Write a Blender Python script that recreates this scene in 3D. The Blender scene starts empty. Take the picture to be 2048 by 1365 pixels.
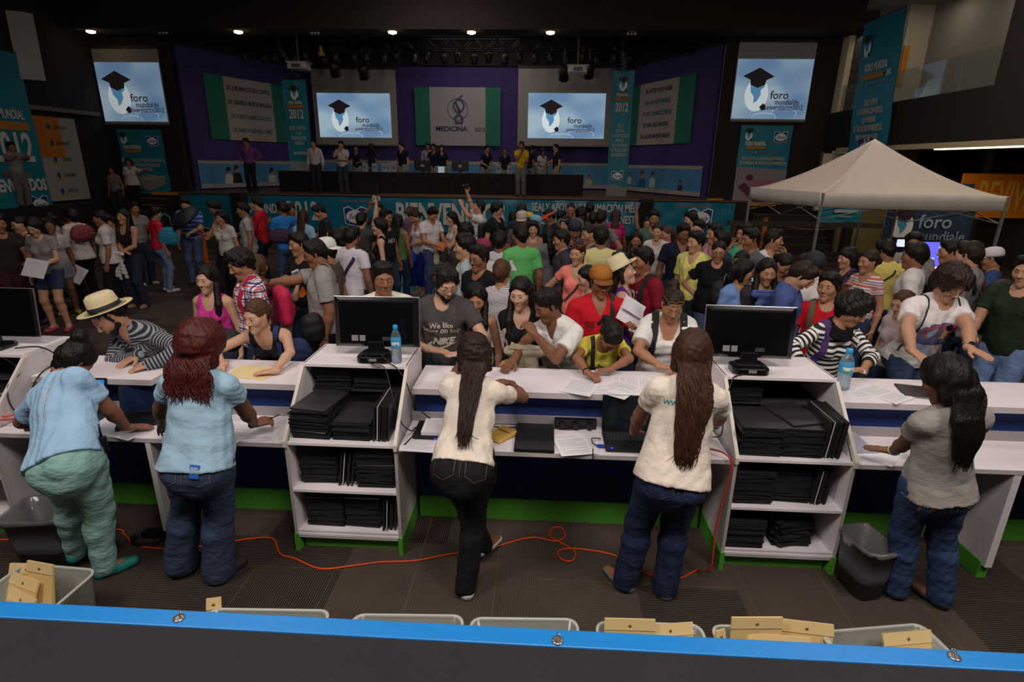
import bpy, math, random, time
import numpy as np
from mathutils import Vector, Matrix
from mathutils.bvhtree import BVHTree
T0 = time.time()
random.seed(7); np.random.seed(7)
scene = bpy.context.scene; COL = scene.collection; DRY = False
# ---------------------------------------------------------------- camera (2048 x 1365 frame)
FPX, CH, PITCH, YAW, ROLL = 1110., 2.5, math.radians(17.83), math.radians(2.75), .013
_f = np.array([-math.sin(YAW) * math.cos(PITCH), math.cos(YAW) * math.cos(PITCH), -math.sin(PITCH)])
_r = np.array([math.cos(YAW), math.sin(YAW), 0.]); _u = np.cross(_r, _f)
_r, _u = _r * math.cos(ROLL) + _u * math.sin(ROLL), -_r * math.sin(ROLL) + _u * math.cos(ROLL)
CAM = np.array([0., 0., CH])
cd = bpy.data.cameras.new('camera'); cam = bpy.data.objects.new('camera', cd); COL.objects.link(cam); scene.camera = cam
cd.sensor_width = 36; cd.lens = FPX / 2048 * 36; cd.clip_start = .05; cd.clip_end = 200
cam.matrix_world = Matrix(((_r[0], _u[0], -_f[0], 0), (_r[1], _u[1], -_f[1], 0), (_r[2], _u[2], -_f[2], CH), (0, 0, 0, 1)))
def ray(px, py): return _f + _r * (px - 1024) / FPX - _u * (py - 682.5) / FPX
def atz(px, py, z): d = ray(px, py); return CAM + d * ((z - CH) / d[2])
def aty(px, py, y): d = ray(px, py); return CAM + d * (y / d[1])
def atx(px, py, x): d = ray(px, py); return CAM + d * (x / d[0])
def proj(p):
 q = np.array(p, float) - CAM; z = q @ _f; return 1024 + FPX * (q @ _r) / z, 682.5 - FPX * (q @ _u) / z
# ---------------------------------------------------------------- world and house lights
w = bpy.data.worlds.new('hall_air'); scene.world = w; w.use_nodes = True
w.node_tree.nodes['Background'].inputs[0].default_value = (.75, .68, .62, 1); w.node_tree.nodes['Background'].inputs[1].default_value = .065
scene.view_settings.view_transform = 'Standard'; scene.view_settings.look = 'None'; scene.view_settings.gamma = 1
scene.view_settings.use_curve_mapping = False; scene.view_settings.exposure = 0.0
def area(loc, power, size, col=(1, .90, .84), tgt=None, spread=180, sy=None):
 l = bpy.data.lights.new('ceiling_lamp', 'AREA'); l.energy = power; l.size = size; l.color = col; l.spread = math.radians(spread)
 if sy: l.shape = 'RECTANGLE'; l.size_y = sy
 o = bpy.data.objects.new('ceiling_lamp', l); COL.objects.link(o); o.location = loc
 d = (Vector(tgt) - Vector(loc)) if tgt else Vector((0, 0, -1)); o.rotation_euler = d.to_track_quat('-Z', 'Y').to_euler()
 return o
for x in (-3.0, 0.2, 3.4): area((x, .3, 5.4), 116, 1.2, tgt=(x * .9, 4.2, .8))
for x in (-3.4, 3.6): area((x, 5.4, 6.6), 50, 1.4)
for x, e in ((-7, 55), (0, 62), (7, 105)): area((x, 10.5, 7.0), e, 1.6)
area((-2.5, 22, 7.2), 55, 3, tgt=(-2.5, 23, 1.2)); area((-3, 16.5, 7.0), 62, 2.5, tgt=(-3, 20, 1.5))
# ---------------------------------------------------------------- mesh helpers
def unit(v): v = np.array(v, float); return v / (np.linalg.norm(v) + 1e-9)
def new_mesh_obj(name, V, Fc, mats, parent=None, midx=None, smooth=False):
 me = bpy.data.meshes.new(name)
 V = np.asarray(V, np.float32)
 if isinstance(Fc, np.ndarray):
  n = len(Fc); k = Fc.shape[1]
  me.vertices.add(len(V)); me.vertices.foreach_set('co', V.ravel())
  me.loops.add(n * k); me.loops.foreach_set('vertex_index', Fc.astype(np.int32).ravel())
  me.polygons.add(n)
  me.polygons.foreach_set('loop_start', np.arange(0, n * k, k, dtype=np.int32))
  me.polygons.foreach_set('loop_total', np.full(n, k, np.int32))
 else:
  me.from_pydata([tuple(map(float, v)) for v in V], [], [tuple(int(i) for i in f) for f in Fc])
 if not isinstance(mats, (list, tuple)): mats = [mats]
 for m in mats: me.materials.append(m)
 if midx is not None: me.polygons.foreach_set('material_index', np.asarray(midx, np.int32))
 me.polygons.foreach_set('use_smooth', np.full(len(me.polygons), bool(smooth)))
 me.update(calc_edges=True)
 o = bpy.data.objects.new(name, me); COL.objects.link(o)
 if parent is not None: o.parent = parent
 return o
def tag(o, label, cat, group=None, kind=None):
 if label: o['label'] = label
 if cat: o['category'] = cat
 if group: o['group'] = group
 if kind: o['kind'] = kind
 return o
def empty(name, loc=(0, 0, 0), rz=0.0):
 o = bpy.data.objects.new(name, None); COL.objects.link(o)
 o.location = loc; o.rotation_euler = (0, 0, rz); o.empty_display_size = .05
 return o
class MB:
 """collects shapes into one mesh"""
 def __init__(s): s.V = []; s.F = []; s.M = []; s.m = 0; s.sm = []; s.smooth = False
 def mat(s, i): s.m = i; return s
 def add(s, V, F):
  b = len(s.V); s.V += [tuple(v) for v in V]
  for f in F: s.F.append(tuple(i + b for i in f)); s.M.append(s.m); s.sm.append(s.smooth)
  return s
 def box(s, x0, x1, y0, y1, z0, z1):
  V = [(x, y, z) for x in (x0, x1) for y in (y0, y1) for z in (z0, z1)]
  return s.add(V, [(0, 1, 3, 2), (4, 6, 7, 5), (0, 4, 5, 1), (2, 3, 7, 6), (0, 2, 6, 4), (1, 5, 7, 3)])
 def hexa(s, P):  # 8 points: bottom ring 4 (ccw from above), top ring 4
  return s.add(P, [(3, 2, 1, 0), (4, 5, 6, 7), (0, 1, 5, 4), (1, 2, 6, 5), (2, 3, 7, 6), (3, 0, 4, 7)])
 def prism(s, poly, axis, a, b):
  """poly 2D points extruded along axis 'x','y','z' from a to b"""
  n = len(poly)
  def P(u, v, w):
   return {'x': (w, u, v), 'y': (u, w, v), 'z': (u, v, w)}[axis]
  V = [P(u, v, a) for u, v in poly] + [P(u, v, b) for u, v in poly]
  F = [tuple(range(n - 1, -1, -1)), tuple(range(n, 2 * n))]
  F += [(i, (i + 1) % n, n + (i + 1) % n, n + i) for i in range(n)]
  return s.add(V, F)
 def tube(s, pts, r, n=8, cap=True):
  pts = [np.array(p, float) for p in pts]; m = len(pts)
  rs = r if isinstance(r, (list, tuple, np.ndarray)) else [r] * m
  V = []; up = None
  for i, p in enumerate(pts):
   d = pts[min(i + 1, m - 1)] - pts[max(i - 1, 0)]; d /= (np.linalg.norm(d) + 1e-9)
   if up is None:
    up = np.array([0, 0, 1.]) if abs(d[2]) < .9 else np.array([1., 0, 0])
   a = np.cross(d, up); a /= (np.linalg.norm(a) + 1e-9); b = np.cross(a, d); up = b
   for k in range(n):
    t = 2 * math.pi * k / n
    V.append(p + rs[i] * (a * math.cos(t) + b * math.sin(t)))
  F = [(i * n + k, i * n + (k + 1) % n, (i + 1) * n + (k + 1) % n, (i + 1) * n + k) for i in range(m - 1) for k in range(n)]
  if cap: F += [tuple(range(n - 1, -1, -1)), tuple(range((m - 1) * n, m * n))]
  sm = s.smooth; s.smooth = True; s.add(V, F); s.smooth = sm
  return s
 def lathe(s, prof, c=(0, 0, 0), n=20, sx=1, sy=1):
  V = []; m = len(prof)
  for r, z in prof:
   for k in range(n):
    t = 2 * math.pi * k / n; V.append((c[0] + r * sx * math.cos(t), c[1] + r * sy * math.sin(t), c[2] + z))
  F = [(i * n + k, i * n + (k + 1) % n, (i + 1) * n + (k + 1) % n, (i + 1) * n + k) for i in range(m - 1) for k in range(n)]
  F += [tuple(range(n - 1, -1, -1)), tuple(range((m - 1) * n, m * n))]
  sm = s.smooth; s.smooth = True; s.add(V, F); s.smooth = sm
  return s
 def rbox(s, w, d, h, r, c=(0, 0, 0), n=4, taper=1.0):
  """rounded rectangle footprint w x d, height h, corner r, top scaled by taper"""
  pts = []
  for qx, qy, a0 in ((1, 1, 0), (-1, 1, 90), (-1, -1, 180), (1, -1, 270)):
   for i in range(n + 1):
    a = math.radians(a0 + 90 * i / n)
    pts.append((qx * (w / 2 - r) + r * math.cos(a), qy * (d / 2 - r) + r * math.sin(a)))
  m = len(pts)
  V = [(c[0] + x, c[1] + y, c[2]) for x, y in pts] + [(c[0] + x * taper, c[1] + y * taper, c[2] + h) for x, y in pts]
  F = [tuple(range(m - 1, -1, -1)), tuple(range(m, 2 * m))] + [(i, (i + 1) % m, m + (i + 1) % m, m + i) for i in range(m)]
  return s.add(V, F)
 def xf(s, M, start=0):
  for i in range(start, len(s.V)):
   v = M @ Vector(s.V[i]); s.V[i] = (v.x, v.y, v.z)
  return s
 def obj(s, name, mats, parent=None, bevel=0):
  o = new_mesh_obj(name, s.V, s.F, mats, parent, s.M)
  o.data.polygons.foreach_set('use_smooth', np.array(s.sm, bool))
  if bevel:
   b = o.modifiers.new('bevel', 'BEVEL'); b.width = bevel; b.segments = 2; b.limit_method = 'ANGLE'; b.angle_limit = math.radians(40)
  return o
# ---------------------------------------------------------------- materials
MATS = {}
def lin(c):
 """srgb hex or 0..1 tuple (srgb) to linear rgba"""
 if isinstance(c, str):
  c = [int(c[i:i + 2], 16) / 255 for i in (0, 2, 4)]
 return tuple(((x / 12.92) if x <= .04045 else ((x + .055) / 1.055) ** 2.4) for x in c[:3]) + (1,)
def mat(c, rough=.6, metal=0., noise=0., nscale=20., bump=0., bscale=60., emit=0, trans=0., coat=0., alpha=1., stretch=None, spec=.5, key=''):
 k = (str(c), rough, metal, noise, nscale, bump, bscale, emit, trans, coat, alpha, str(stretch), spec, key)
 if k in MATS: return MATS[k]
 m = bpy.data.materials.new('mat'); m.use_nodes = True; nt = m.node_tree; N = nt.nodes; L = nt.links
 b = N['Principled BSDF']; col = lin(c)
 b.inputs['Base Color'].default_value = col; b.inputs['Roughness'].default_value = rough
 b.inputs['Metallic'].default_value = metal; b.inputs['Transmission Weight'].default_value = trans
 b.inputs['Coat Weight'].default_value = coat; b.inputs['Alpha'].default_value = alpha
 b.inputs['Specular IOR Level'].default_value = spec
 if emit:
  b.inputs['Emission Color'].default_value = col; b.inputs['Emission Strength'].default_value = emit
 tc = N.new('ShaderNodeTexCoord'); src = tc.outputs['Object']
 if stretch:
  mp = N.new('ShaderNodeMapping'); mp.inputs['Scale'].default_value = stretch; L.new(src, mp.inputs['Vector']); src = mp.outputs['Vector']
 if noise:
  nz = N.new('ShaderNodeTexNoise'); nz.inputs['Scale'].default_value = nscale; nz.inputs['Detail'].default_value = 5; L.new(src, nz.inputs['Vector'])
  mx = N.new('ShaderNodeMix'); mx.data_type = 'RGBA'
  mx.inputs[6].default_value = tuple(x * (1 - noise) for x in col[:3]) + (1,)
  mx.inputs[7].default_value = tuple(min(1, x * (1 + noise)) for x in col[:3]) + (1,)
  L.new(nz.outputs['Fac'], mx.inputs[0]); L.new(mx.outputs[2], b.inputs['Base Color'])
 if bump:
  nb = N.new('ShaderNodeTexNoise'); nb.inputs['Scale'].default_value = bscale; nb.inputs['Detail'].default_value = 3; L.new(src, nb.inputs['Vector'])
  bp = N.new('ShaderNodeBump'); bp.inputs['Strength'].default_value = bump; bp.inputs['Distance'].default_value = .01 if key not in ('cloth', 'denim') else .035
  L.new(nb.outputs['Fac'], bp.inputs['Height']); L.new(bp.outputs['Normal'], b.inputs['Normal'])
 MATS[k] = m
 return m
def ramp_mat(key, expr, stops, rough=.8, bump=0):
 """fabric whose colour bands follow the point attribute 'band' (metres along torso / sleeve).
 stops: list of (pos, colour) repeated with period expr (metres)"""
 k = ('ramp', key)
 if k in MATS: return MATS[k]
 m = bpy.data.materials.new('fabric'); m.use_nodes = True; nt = m.node_tree; N = nt.nodes; L = nt.links
 b = N['Principled BSDF']; b.inputs['Roughness'].default_value = rough
 at = N.new('ShaderNodeAttribute'); at.attribute_name = 'band'
 ax = expr[0]; sep = N.new('ShaderNodeSeparateXYZ'); L.new(at.outputs['Vector'], sep.inputs[0])
 dv = N.new('ShaderNodeMath'); dv.operation = 'DIVIDE'; L.new(sep.outputs[ax], dv.inputs[0]); dv.inputs[1].default_value = expr[1]
 fr = N.new('ShaderNodeMath'); fr.operation = 'FRACT'; L.new(dv.outputs[0], fr.inputs[0])
 rp = N.new('ShaderNodeValToRGB'); rp.color_ramp.interpolation = 'CONSTANT'
 el = rp.color_ramp.elements
 while len(el) < len(stops): el.new(.5)
 for i, (p, c) in enumerate(stops): el[i].position = p; el[i].color = lin(c)
 L.new(fr.outputs[0], rp.inputs[0])
 out = rp.outputs[0]
 if len(expr) > 2:   # second direction multiplied: plaid
  ax2, per2, stops2 = expr[2:]
  dv2 = N.new('ShaderNodeMath'); dv2.operation = 'DIVIDE'; L.new(sep.outputs[ax2], dv2.inputs[0]); dv2.inputs[1].default_value = per2
  fr2 = N.new('ShaderNodeMath'); fr2.operation = 'FRACT'; L.new(dv2.outputs[0], fr2.inputs[0])
  rp2 = N.new('ShaderNodeValToRGB'); rp2.color_ramp.interpolation = 'CONSTANT'; e2 = rp2.color_ramp.elements
  while len(e2) < len(stops2): e2.new(.5)
  for i, (p, c) in enumerate(stops2): e2[i].position = p; e2[i].color = lin(c)
  L.new(fr2.outputs[0], rp2.inputs[0])
  mx = N.new('ShaderNodeMix'); mx.data_type = 'RGBA'; mx.blend_type = 'MULTIPLY'; mx.inputs[0].default_value = 1
  L.new(out, mx.inputs[6]); L.new(rp2.outputs[0], mx.inputs[7]); out = mx.outputs[2]
 L.new(out, b.inputs['Base Color'])
 MATS[k] = m
 return m
def fabric(c, noise=.10): return mat(c, .85, noise=noise, nscale=9, bump=.42, bscale=11, spec=.2, stretch=(1, 1, 1.7), key='cloth')
def denim(c): return mat(c, .85, noise=.3, nscale=14, bump=.40, bscale=15, spec=.2, stretch=(1, 1, 1.9), key='denim')
def hairmat(c): return mat(c, .48, noise=.5, nscale=70, bump=.6, bscale=110, stretch=(1, 1, .08), spec=.25, key='hair')
def curlmat(c): return mat(c, .5, noise=.4, nscale=45, bump=1.0, bscale=38, spec=.3, key='curl')
def skinmat(c): return mat(c, .5, noise=.06, nscale=14, spec=.35, key='skin')
# ---------------------------------------------------------------- text as real lettering
_dg = None
def text_mesh(body, size, sx=1.0, bold=0.0, align='CENTER', extrude=0.0, shear=0., spacing=1., leading=1.):
 cu = bpy.data.curves.new('lettering', 'FONT'); cu.body = body; cu.size = size; cu.align_x = align; cu.align_y = 'CENTER'
 cu.offset = bold; cu.extrude = extrude; cu.shear = shear; cu.space_character = spacing; cu.space_line = leading; cu.resolution_u = 3
 o = bpy.data.objects.new('lettering', cu); COL.objects.link(o)
 dg = bpy.context.evaluated_depsgraph_get(); ev = o.evaluated_get(dg); me = ev.to_mesh()
 V = np.array([v.co[:] for v in me.vertices], float).reshape(-1, 3); F = [tuple(p.vertices) for p in me.polygons]
 ev.to_mesh_clear(); bpy.data.objects.remove(o); bpy.data.curves.remove(cu)
 V[:, 0] *= sx
 return V, F
def place_text(name, body, size, o, xd, yd, m, parent=None, lift=.004, **kw):
 """lettering laid in the plane spanned by xd,yd at o"""
 V, F = text_mesh(body, size, **kw)
 o, xd, yd = np.array(o, float), np.array(xd, float), np.array(yd, float)
 xd /= np.linalg.norm(xd); yd /= np.linalg.norm(yd); n = np.cross(xd, yd)
 W = o + V[:, :1] * xd + V[:, 1:2] * yd + (V[:, 2:3] + lift) * n
 return new_mesh_obj(name, W, F, m, parent)
def wrap_text(name, body, size, target, o, xd, yd, m, lift=.0025, curve=None, **kw):
 """lettering pressed on a garment: every vertex is dropped on to the cloth along the print's normal"""
 if curve is None: V, F = text_mesh(body, size, **kw)
 else: V, F = curve
 V = np.array(V, float)
 if V.shape[1] == 2: V = np.c_[V, np.zeros(len(V))]
 o, xd, yd = Vector(o), Vector(xd).normalized(), Vector(yd).normalized(); n = xd.cross(yd)
 me = target.data
 bv = BVHTree.FromPolygons([v.co[:] for v in me.vertices], [tuple(p.vertices) for p in me.polygons])
 W = []
 for v in V:
  p = o + xd * v[0] + yd * v[1]
  hit = bv.ray_cast(p + n * .25, -n, .6)
  W.append((hit[0] + n * lift) if hit[0] is not None else p)
 return new_mesh_obj(name, W, F, m, target)
# ---------------------------------------------------------------- implicit surfaces (smooth solids)
class Field:
 def __init__(s, lo, hi, vs):
  s.lo = np.array(lo, np.float32); s.vs = vs
  s.n = np.ceil((np.array(hi) - s.lo) / vs).astype(int) + 2
  s.ax = [s.lo[i] + vs * np.arange(s.n[i], dtype=np.float32) for i in range(3)]
  s.D = np.full(s.n, .15, np.float32)
 def block(s, lo, hi):
  sl = []
  for i in range(3):
   a = int(max(0, math.floor((lo[i] - s.lo[i]) / s.vs))); b = int(min(s.n[i], math.ceil((hi[i] - s.lo[i]) / s.vs) + 1))
   if b <= a: return None, None
   sl.append(slice(a, b))
  X = np.stack(np.meshgrid(*[s.ax[i][sl[i]] for i in range(3)], indexing='ij'), -1)
  return tuple(sl), X
 def cone(s, a, b, r1, r2, k=.02, R=None, o=None, sc=None, op='add', inf=0.):
  """round cone from a to b. R,o = frame the points are given in, sc = flattening in that frame"""
  a = np.array(a, np.float32); b = np.array(b, np.float32)
  r1 += inf; r2 += inf
  if R is None: A, B = a, b
  else: A, B = o + R @ a, o + R @ b
  rm = max(r1, r2) * (max(1, np.max(sc)) if sc is not None else 1) + k + 2.5 * s.vs
  sl, X = s.block(np.minimum(A, B) - rm, np.maximum(A, B) + rm)
  if sl is None: return
  if R is not None: X = (X - o.astype(np.float32)) @ R.astype(np.float32)
  f = 1.
  if sc is not None:
   sc = np.array(sc, np.float32); X = X / sc; a = a / sc; b = b / sc; f = float(np.mean(sc))
  ba = b - a; l2 = float(ba @ ba) + 1e-9
  P = X - a; t = np.clip((P @ ba) / l2, 0, 1)
  d = (np.sqrt(((P - t[..., None] * ba) ** 2).sum(-1)) - (r1 + t * (r2 - r1))) * f
  s.comb(sl, d, k, op)
 def comb(s, sl, d, k, op='add'):
  D = s.D[sl]
  if op == 'add':
   h = np.clip(.5 + .5 * (D - d) / k, 0, 1); s.D[sl] = D * (1 - h) + d * h - k * h * (1 - h)
  elif op == 'sub':
   d = -d; h = np.clip(.5 - .5 * (D - d) / k, 0, 1); s.D[sl] = D * (1 - h) + d * h + k * h * (1 - h)
 def clip(s, p, n):
  """keep the side n points away from"""
  n = np.array(n, np.float32); n = n / np.linalg.norm(n)
  d = ((s.ax[0][:, None, None] - p[0]) * n[0] + (s.ax[1][None, :, None] - p[1]) * n[1] + (s.ax[2][None, None, :] - p[2]) * n[2])
  np.maximum(s.D, d, out=s.D)
 def fold(s, amp, fr, seed=0):
  rs = np.random.RandomState(seed)
  g = 0
  for i in range(3):
   w = rs.normal(size=3) * np.array([1, 1, .8]) * fr * (.6 + .5 * i); ph = rs.uniform(0, 6.28)
   g = g + np.sin(s.ax[0][:, None, None] * w[0] + s.ax[1][None, :, None] * w[1] + s.ax[2][None, None, :] * w[2] + ph)
  s.D += (amp / 1.7 * g).astype(np.float32)
 def mesh(s):
  D = s.D; D[0] = D[-1] = .1; D[:, 0] = D[:, -1] = .1; D[:, :, 0] = D[:, :, -1] = .1
  S = D < 0
  c = np.zeros(tuple(x - 1 for x in D.shape), np.int8)
  for i in (0, 1):
   for j in (0, 1):
    for k in (0, 1): c += S[i:i + c.shape[0], j:j + c.shape[1], k:k + c.shape[2]]
  act = (c > 0) & (c < 8)
  idx = np.full(c.shape, -1, np.int32); co = np.argwhere(act)
  idx[act] = np.arange(len(co))
  if len(co) == 0: return np.zeros((0, 3)), np.zeros((0, 4), int)
  C = [(i, j, k) for i in (0, 1) for j in (0, 1) for k in (0, 1)]
  val = [D[co[:, 0] + i, co[:, 1] + j, co[:, 2] + k] for i, j, k in C]
  sm = np.zeros((len(co), 3), np.float32); ct = np.zeros(len(co), np.float32)
  for a in range(8):
   for b in range(a + 1, 8):
    if sum(abs(C[a][q] - C[b][q]) for q in range(3)) != 1: continue
    m = (val[a] < 0) != (val[b] < 0)
    t = np.where(m, val[a] / (val[a] - val[b] + 1e-12), 0)
    ca = np.array(C[a], np.float32); cb = np.array(C[b], np.float32)
    sm += np.where(m[:, None], ca + t[:, None] * (cb - ca), 0); ct += m
  V = s.lo + s.vs * (co + sm / ct[:, None])
  Q = []
  I = idx
  def q(p, A, B, Cc, Dd):
   inside = p[1]; e = p[0]
   f1 = np.stack([A[e], B[e], Cc[e], Dd[e]], -1); ins = inside[e]
   f1[~ins] = f1[~ins][:, ::-1]; Q.append(f1)
  e = S[:-1, 1:-1, 1:-1] != S[1:, 1:-1, 1:-1]
  q((e, S[:-1, 1:-1, 1:-1]), I[:, :-1, :-1], I[:, 1:, :-1], I[:, 1:, 1:], I[:, :-1, 1:])
  e = S[1:-1, :-1, 1:-1] != S[1:-1, 1:, 1:-1]
  q((e, S[1:-1, :-1, 1:-1]), I[:-1, :, :-1], I[:-1, :, 1:], I[1:, :, 1:], I[1:, :, :-1])
  e = S[1:-1, 1:-1, :-1] != S[1:-1, 1:-1, 1:]
  q((e, S[1:-1, 1:-1, :-1]), I[:-1, :-1, :], I[1:, :-1, :], I[1:, 1:, :], I[:-1, 1:, :])
  return V, np.concatenate(Q)
# ---------------------------------------------------------------- the hall
def struct(mb, name, m, bevel=0):
 o = mb.obj(name, m, None, bevel) if isinstance(mb, MB) else mb
 o['kind'] = 'structure'; return o
def plane_hit(px, py, p0, n):
 d = ray(px, py); n = np.array(n, float); p0 = np.array(p0, float)
 return CAM + d * (((p0 - CAM) @ n) / (d @ n))
def carpet_mat():
 m = bpy.data.materials.new('carpet'); m.use_nodes = True; nt = m.node_tree; N = nt.nodes; L = nt.links
 b = N['Principled BSDF']; b.inputs['Roughness'].default_value = .95; b.inputs['Specular IOR Level'].default_value = .1
 tc = N.new('ShaderNodeTexCoord'); sp = N.new('ShaderNodeSeparateXYZ'); L.new(tc.outputs['Object'], sp.inputs[0])
 def M(op, a, b_=None, c=None):
  n = N.new('ShaderNodeMath'); n.operation = op
  for i, v in enumerate((a, b_, c)):
   if v is None: continue
   if isinstance(v, (int, float)): n.inputs[i].default_value = v
   else: L.new(v, n.inputs[i])
  return n.outputs[0]
 T = .62
 cx = M('FLOOR', M('DIVIDE', M('SUBTRACT', sp.outputs[0], .035), T));
 off = M('MULTIPLY', M('FLOORED_MODULO', cx, 2), .31)
 yy = M('SUBTRACT', M('SUBTRACT', sp.outputs[1], 2.55), off)
 cy = M('FLOOR', M('DIVIDE', yy, T))
 cv = N.new('ShaderNodeCombineXYZ'); L.new(cx, cv.inputs[0]); L.new(cy, cv.inputs[1])
 wn = N.new('ShaderNodeTexWhiteNoise'); wn.noise_dimensions = '2D'; L.new(cv.outputs[0], wn.inputs['Vector'])
 par = M('GREATER_THAN', wn.outputs['Value'], .5)
 st = N.new('ShaderNodeMix'); st.data_type = 'FLOAT'; L.new(par, st.inputs[0]); L.new(sp.outputs[0], st.inputs[2]); L.new(sp.outputs[1], st.inputs[3])
 fq = M('MULTIPLY', st.outputs[0], 2 * math.pi / .0145); sn = M('MULTIPLY_ADD', M('SINE', fq), .5, .5)
 # contrast of the ribs differs from tile to tile
 wn2 = N.new('ShaderNodeTexWhiteNoise'); wn2.noise_dimensions = '2D'; va = N.new('ShaderNodeVectorMath'); va.operation = 'ADD'; va.inputs[1].default_value = (31, 17, 0); L.new(cv.outputs[0], va.inputs[0]); L.new(va.outputs[0], wn2.inputs['Vector'])
 wn3 = N.new('ShaderNodeTexNoise'); wn3.inputs['Scale'].default_value = 2.2; L.new(tc.outputs['Object'], wn3.inputs['Vector'])
 con = M('MULTIPLY_ADD', M('GREATER_THAN', wn2.outputs['Value'], .45), .60, .40)
 ribs = M('MULTIPLY', sn, con)
 fac = M('MULTIPLY', M('SUBTRACT', 1.0, ribs), M('MULTIPLY_ADD', wn3.outputs['Fac'], .5, .75))
 # thin ochre thread
 lnv = M('LESS_THAN', M('ABSOLUTE', M('SUBTRACT', M('FLOORED_MODULO', M('ADD', st.outputs[0], 5.13), .5167), .26)), .0022)
 mx = N.new('ShaderNodeMix'); mx.data_type = 'RGBA'; mx.inputs[6].default_value = lin('0e0c0a'); mx.inputs[7].default_value = lin('544840'); L.new(fac, mx.inputs[0])
 mx2 = N.new('ShaderNodeMix'); mx2.data_type = 'RGBA'; L.new(M('MULTIPLY', lnv, .55), mx2.inputs[0]); L.new(mx.outputs[2], mx2.inputs[6]); mx2.inputs[7].default_value = lin('6e6636')
 L.new(mx2.outputs[2], b.inputs['Base Color'])
 return m
BLACK = mat('1b1512', .85, noise=.2, nscale=1.2); BLACKWALL = mat('241a16', .9, noise=.15, nscale=.8)
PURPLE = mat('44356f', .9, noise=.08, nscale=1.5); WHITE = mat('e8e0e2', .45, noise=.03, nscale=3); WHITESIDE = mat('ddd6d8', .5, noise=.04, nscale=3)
TEAL = mat('1a7d90', .55, noise=.1, nscale=1.2); GREEN = mat('4f9a2e', .6, noise=.05); BLUEP = mat('1f3878', .75, noise=.08, nscale=6)
struct(MB().box(-16, 14.5, -4, 27, -.1, 0), 'floor', carpet_mat())
mb = MB().box(-16, 9.6, -4, 19, 7.3, 7.5)
for i in range(9): mb.box(-15, 9.4, 3.0 + i * 1.75, 3.22 + i * 1.75, 7.06, 7.3)
struct(mb, 'ceiling', mat('2a211b', .9, noise=.2, nscale=.6))
struct(MB().box(-14.9, 9.4, 18.25, 19.2, 6.22, 7.3), 'trim_1', mat('2b211b', .9, noise=.1))       # header above the stage
struct(MB().box(-14, 9.6, 19.2, 26, 8.2, 8.4), 'trim_2', BLACK)                                      # stage loft
struct(MB().box(-15.1, -14.8, -4, 26, 0, 8.2), 'wall_left', BLACKWALL)
struct(MB().box(-16, 14.5, -4.3, -4, 0, 7.5), 'wall_near', mat('7a6f68', .9))
mb = MB().box(-14.8, -12.25, 19.4, 19.6, 0, 8.2); struct(mb, 'wall_front_left', BLACKWALL)
mb = MB().box(5.62, 9.0, 19.4, 19.6, 0, 8.2); struct(mb, 'wall_front_right', BLACKWALL)
struct(MB().box(-11, 4.2, 25.0, 25.2, 1.4, 8.2), 'wall_back', PURPLE)
A0, A1 = (-12.27, 19.9), (-10.1, 25.05); B0, B1 = (5.6, 19.9), (3.3, 25.05)
def slab(p, q, t, z0, z1):
 p, q = np.array(p), np.array(q); d = (q - p) / np.linalg.norm(q - p); n = np.array([-d[1], d[0]]) * t
 return MB().hexa([(*p, z0), (*q, z0), (*(q + n), z0), (*(p + n), z0), (*p, z1), (*q, z1), (*(q + n), z1), (*(p + n), z1)])
struct(slab(A0, A1, .12, 1.4, 6.1), 'wall_stage_left', PURPLE); struct(slab(B0, B1, -.12, 1.4, 6.15), 'wall_stage_right', PURPLE)
struct(slab((-12.27, 19.9), (-10.1, 25.05), .14, 6.1, 8.2), 'trim_3', BLACK); struct(slab((5.6, 19.9), (3.3, 25.05), -.14, 6.15, 8.2), 'trim_4', BLACK)
struct(MB().box(-10.2, 3.4, 24.9, 25.0, 6.25, 8.2), 'trim_12', BLACK)
# stage
mb = MB().box(-12.55, 6.75, 19.0, 25.1, 0, 1.36); st = struct(mb, 'floor_stage', mat('1a1614', .8))
t_ = MB().box(-12.55, 6.75, 18.97, 25.1, 1.36, 1.40).obj('stage_top', mat('6b4a33', .55, noise=.2, nscale=3), st)
mb = MB().box(-13.3, -12.4, 18.9, 19.1, 1.30, 1.40); mb.box(5.4, 5.9, 18.94, 19.0, 1.41, 1.47); mb.box(6.7, 7.6, 18.9, 19.1, 1.26, 1.36)
mb.obj('edge_nosing', mat('b07a1c', .6), st)
# steps up to the stage on the left
mb = MB(); mb2 = MB()
for i in range(6):
 mb.box(-14.7, -12.6, 17.3 + i * .28, 19.1, .2 * i, .2 * i + .2); mb2.box(-14.7, -12.6, 17.29 + i * .28, 17.34 + i * .28, .2 * i + .19, .2 * i + .21)
o = struct(mb, 'floor_steps', mat('241c17', .8)); mb2.obj('step_nosing', mat('8a6a34', .6), o)
mb = MB(); mb2 = MB()
for i in range(5):
 mb.box(6.9, 8.9, 17.6 + i * .3, 19.3, .2 * i, .2 * i + .2); mb2.box(6.9, 8.9, 17.59 + i * .3, 17.64 + i * .3, .2 * i + .19, .2 * i + .21)
o = struct(mb, 'floor_steps', mat('2a211b', .8)); mb2.obj('step_nosing', mat('5a4a34', .6), o)
# left platform along the wall
struct(MB().box(-14.8, -14.0, 5, 18.8, 0, 1.15), 'floor_platform', mat('1c1612', .8))
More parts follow.
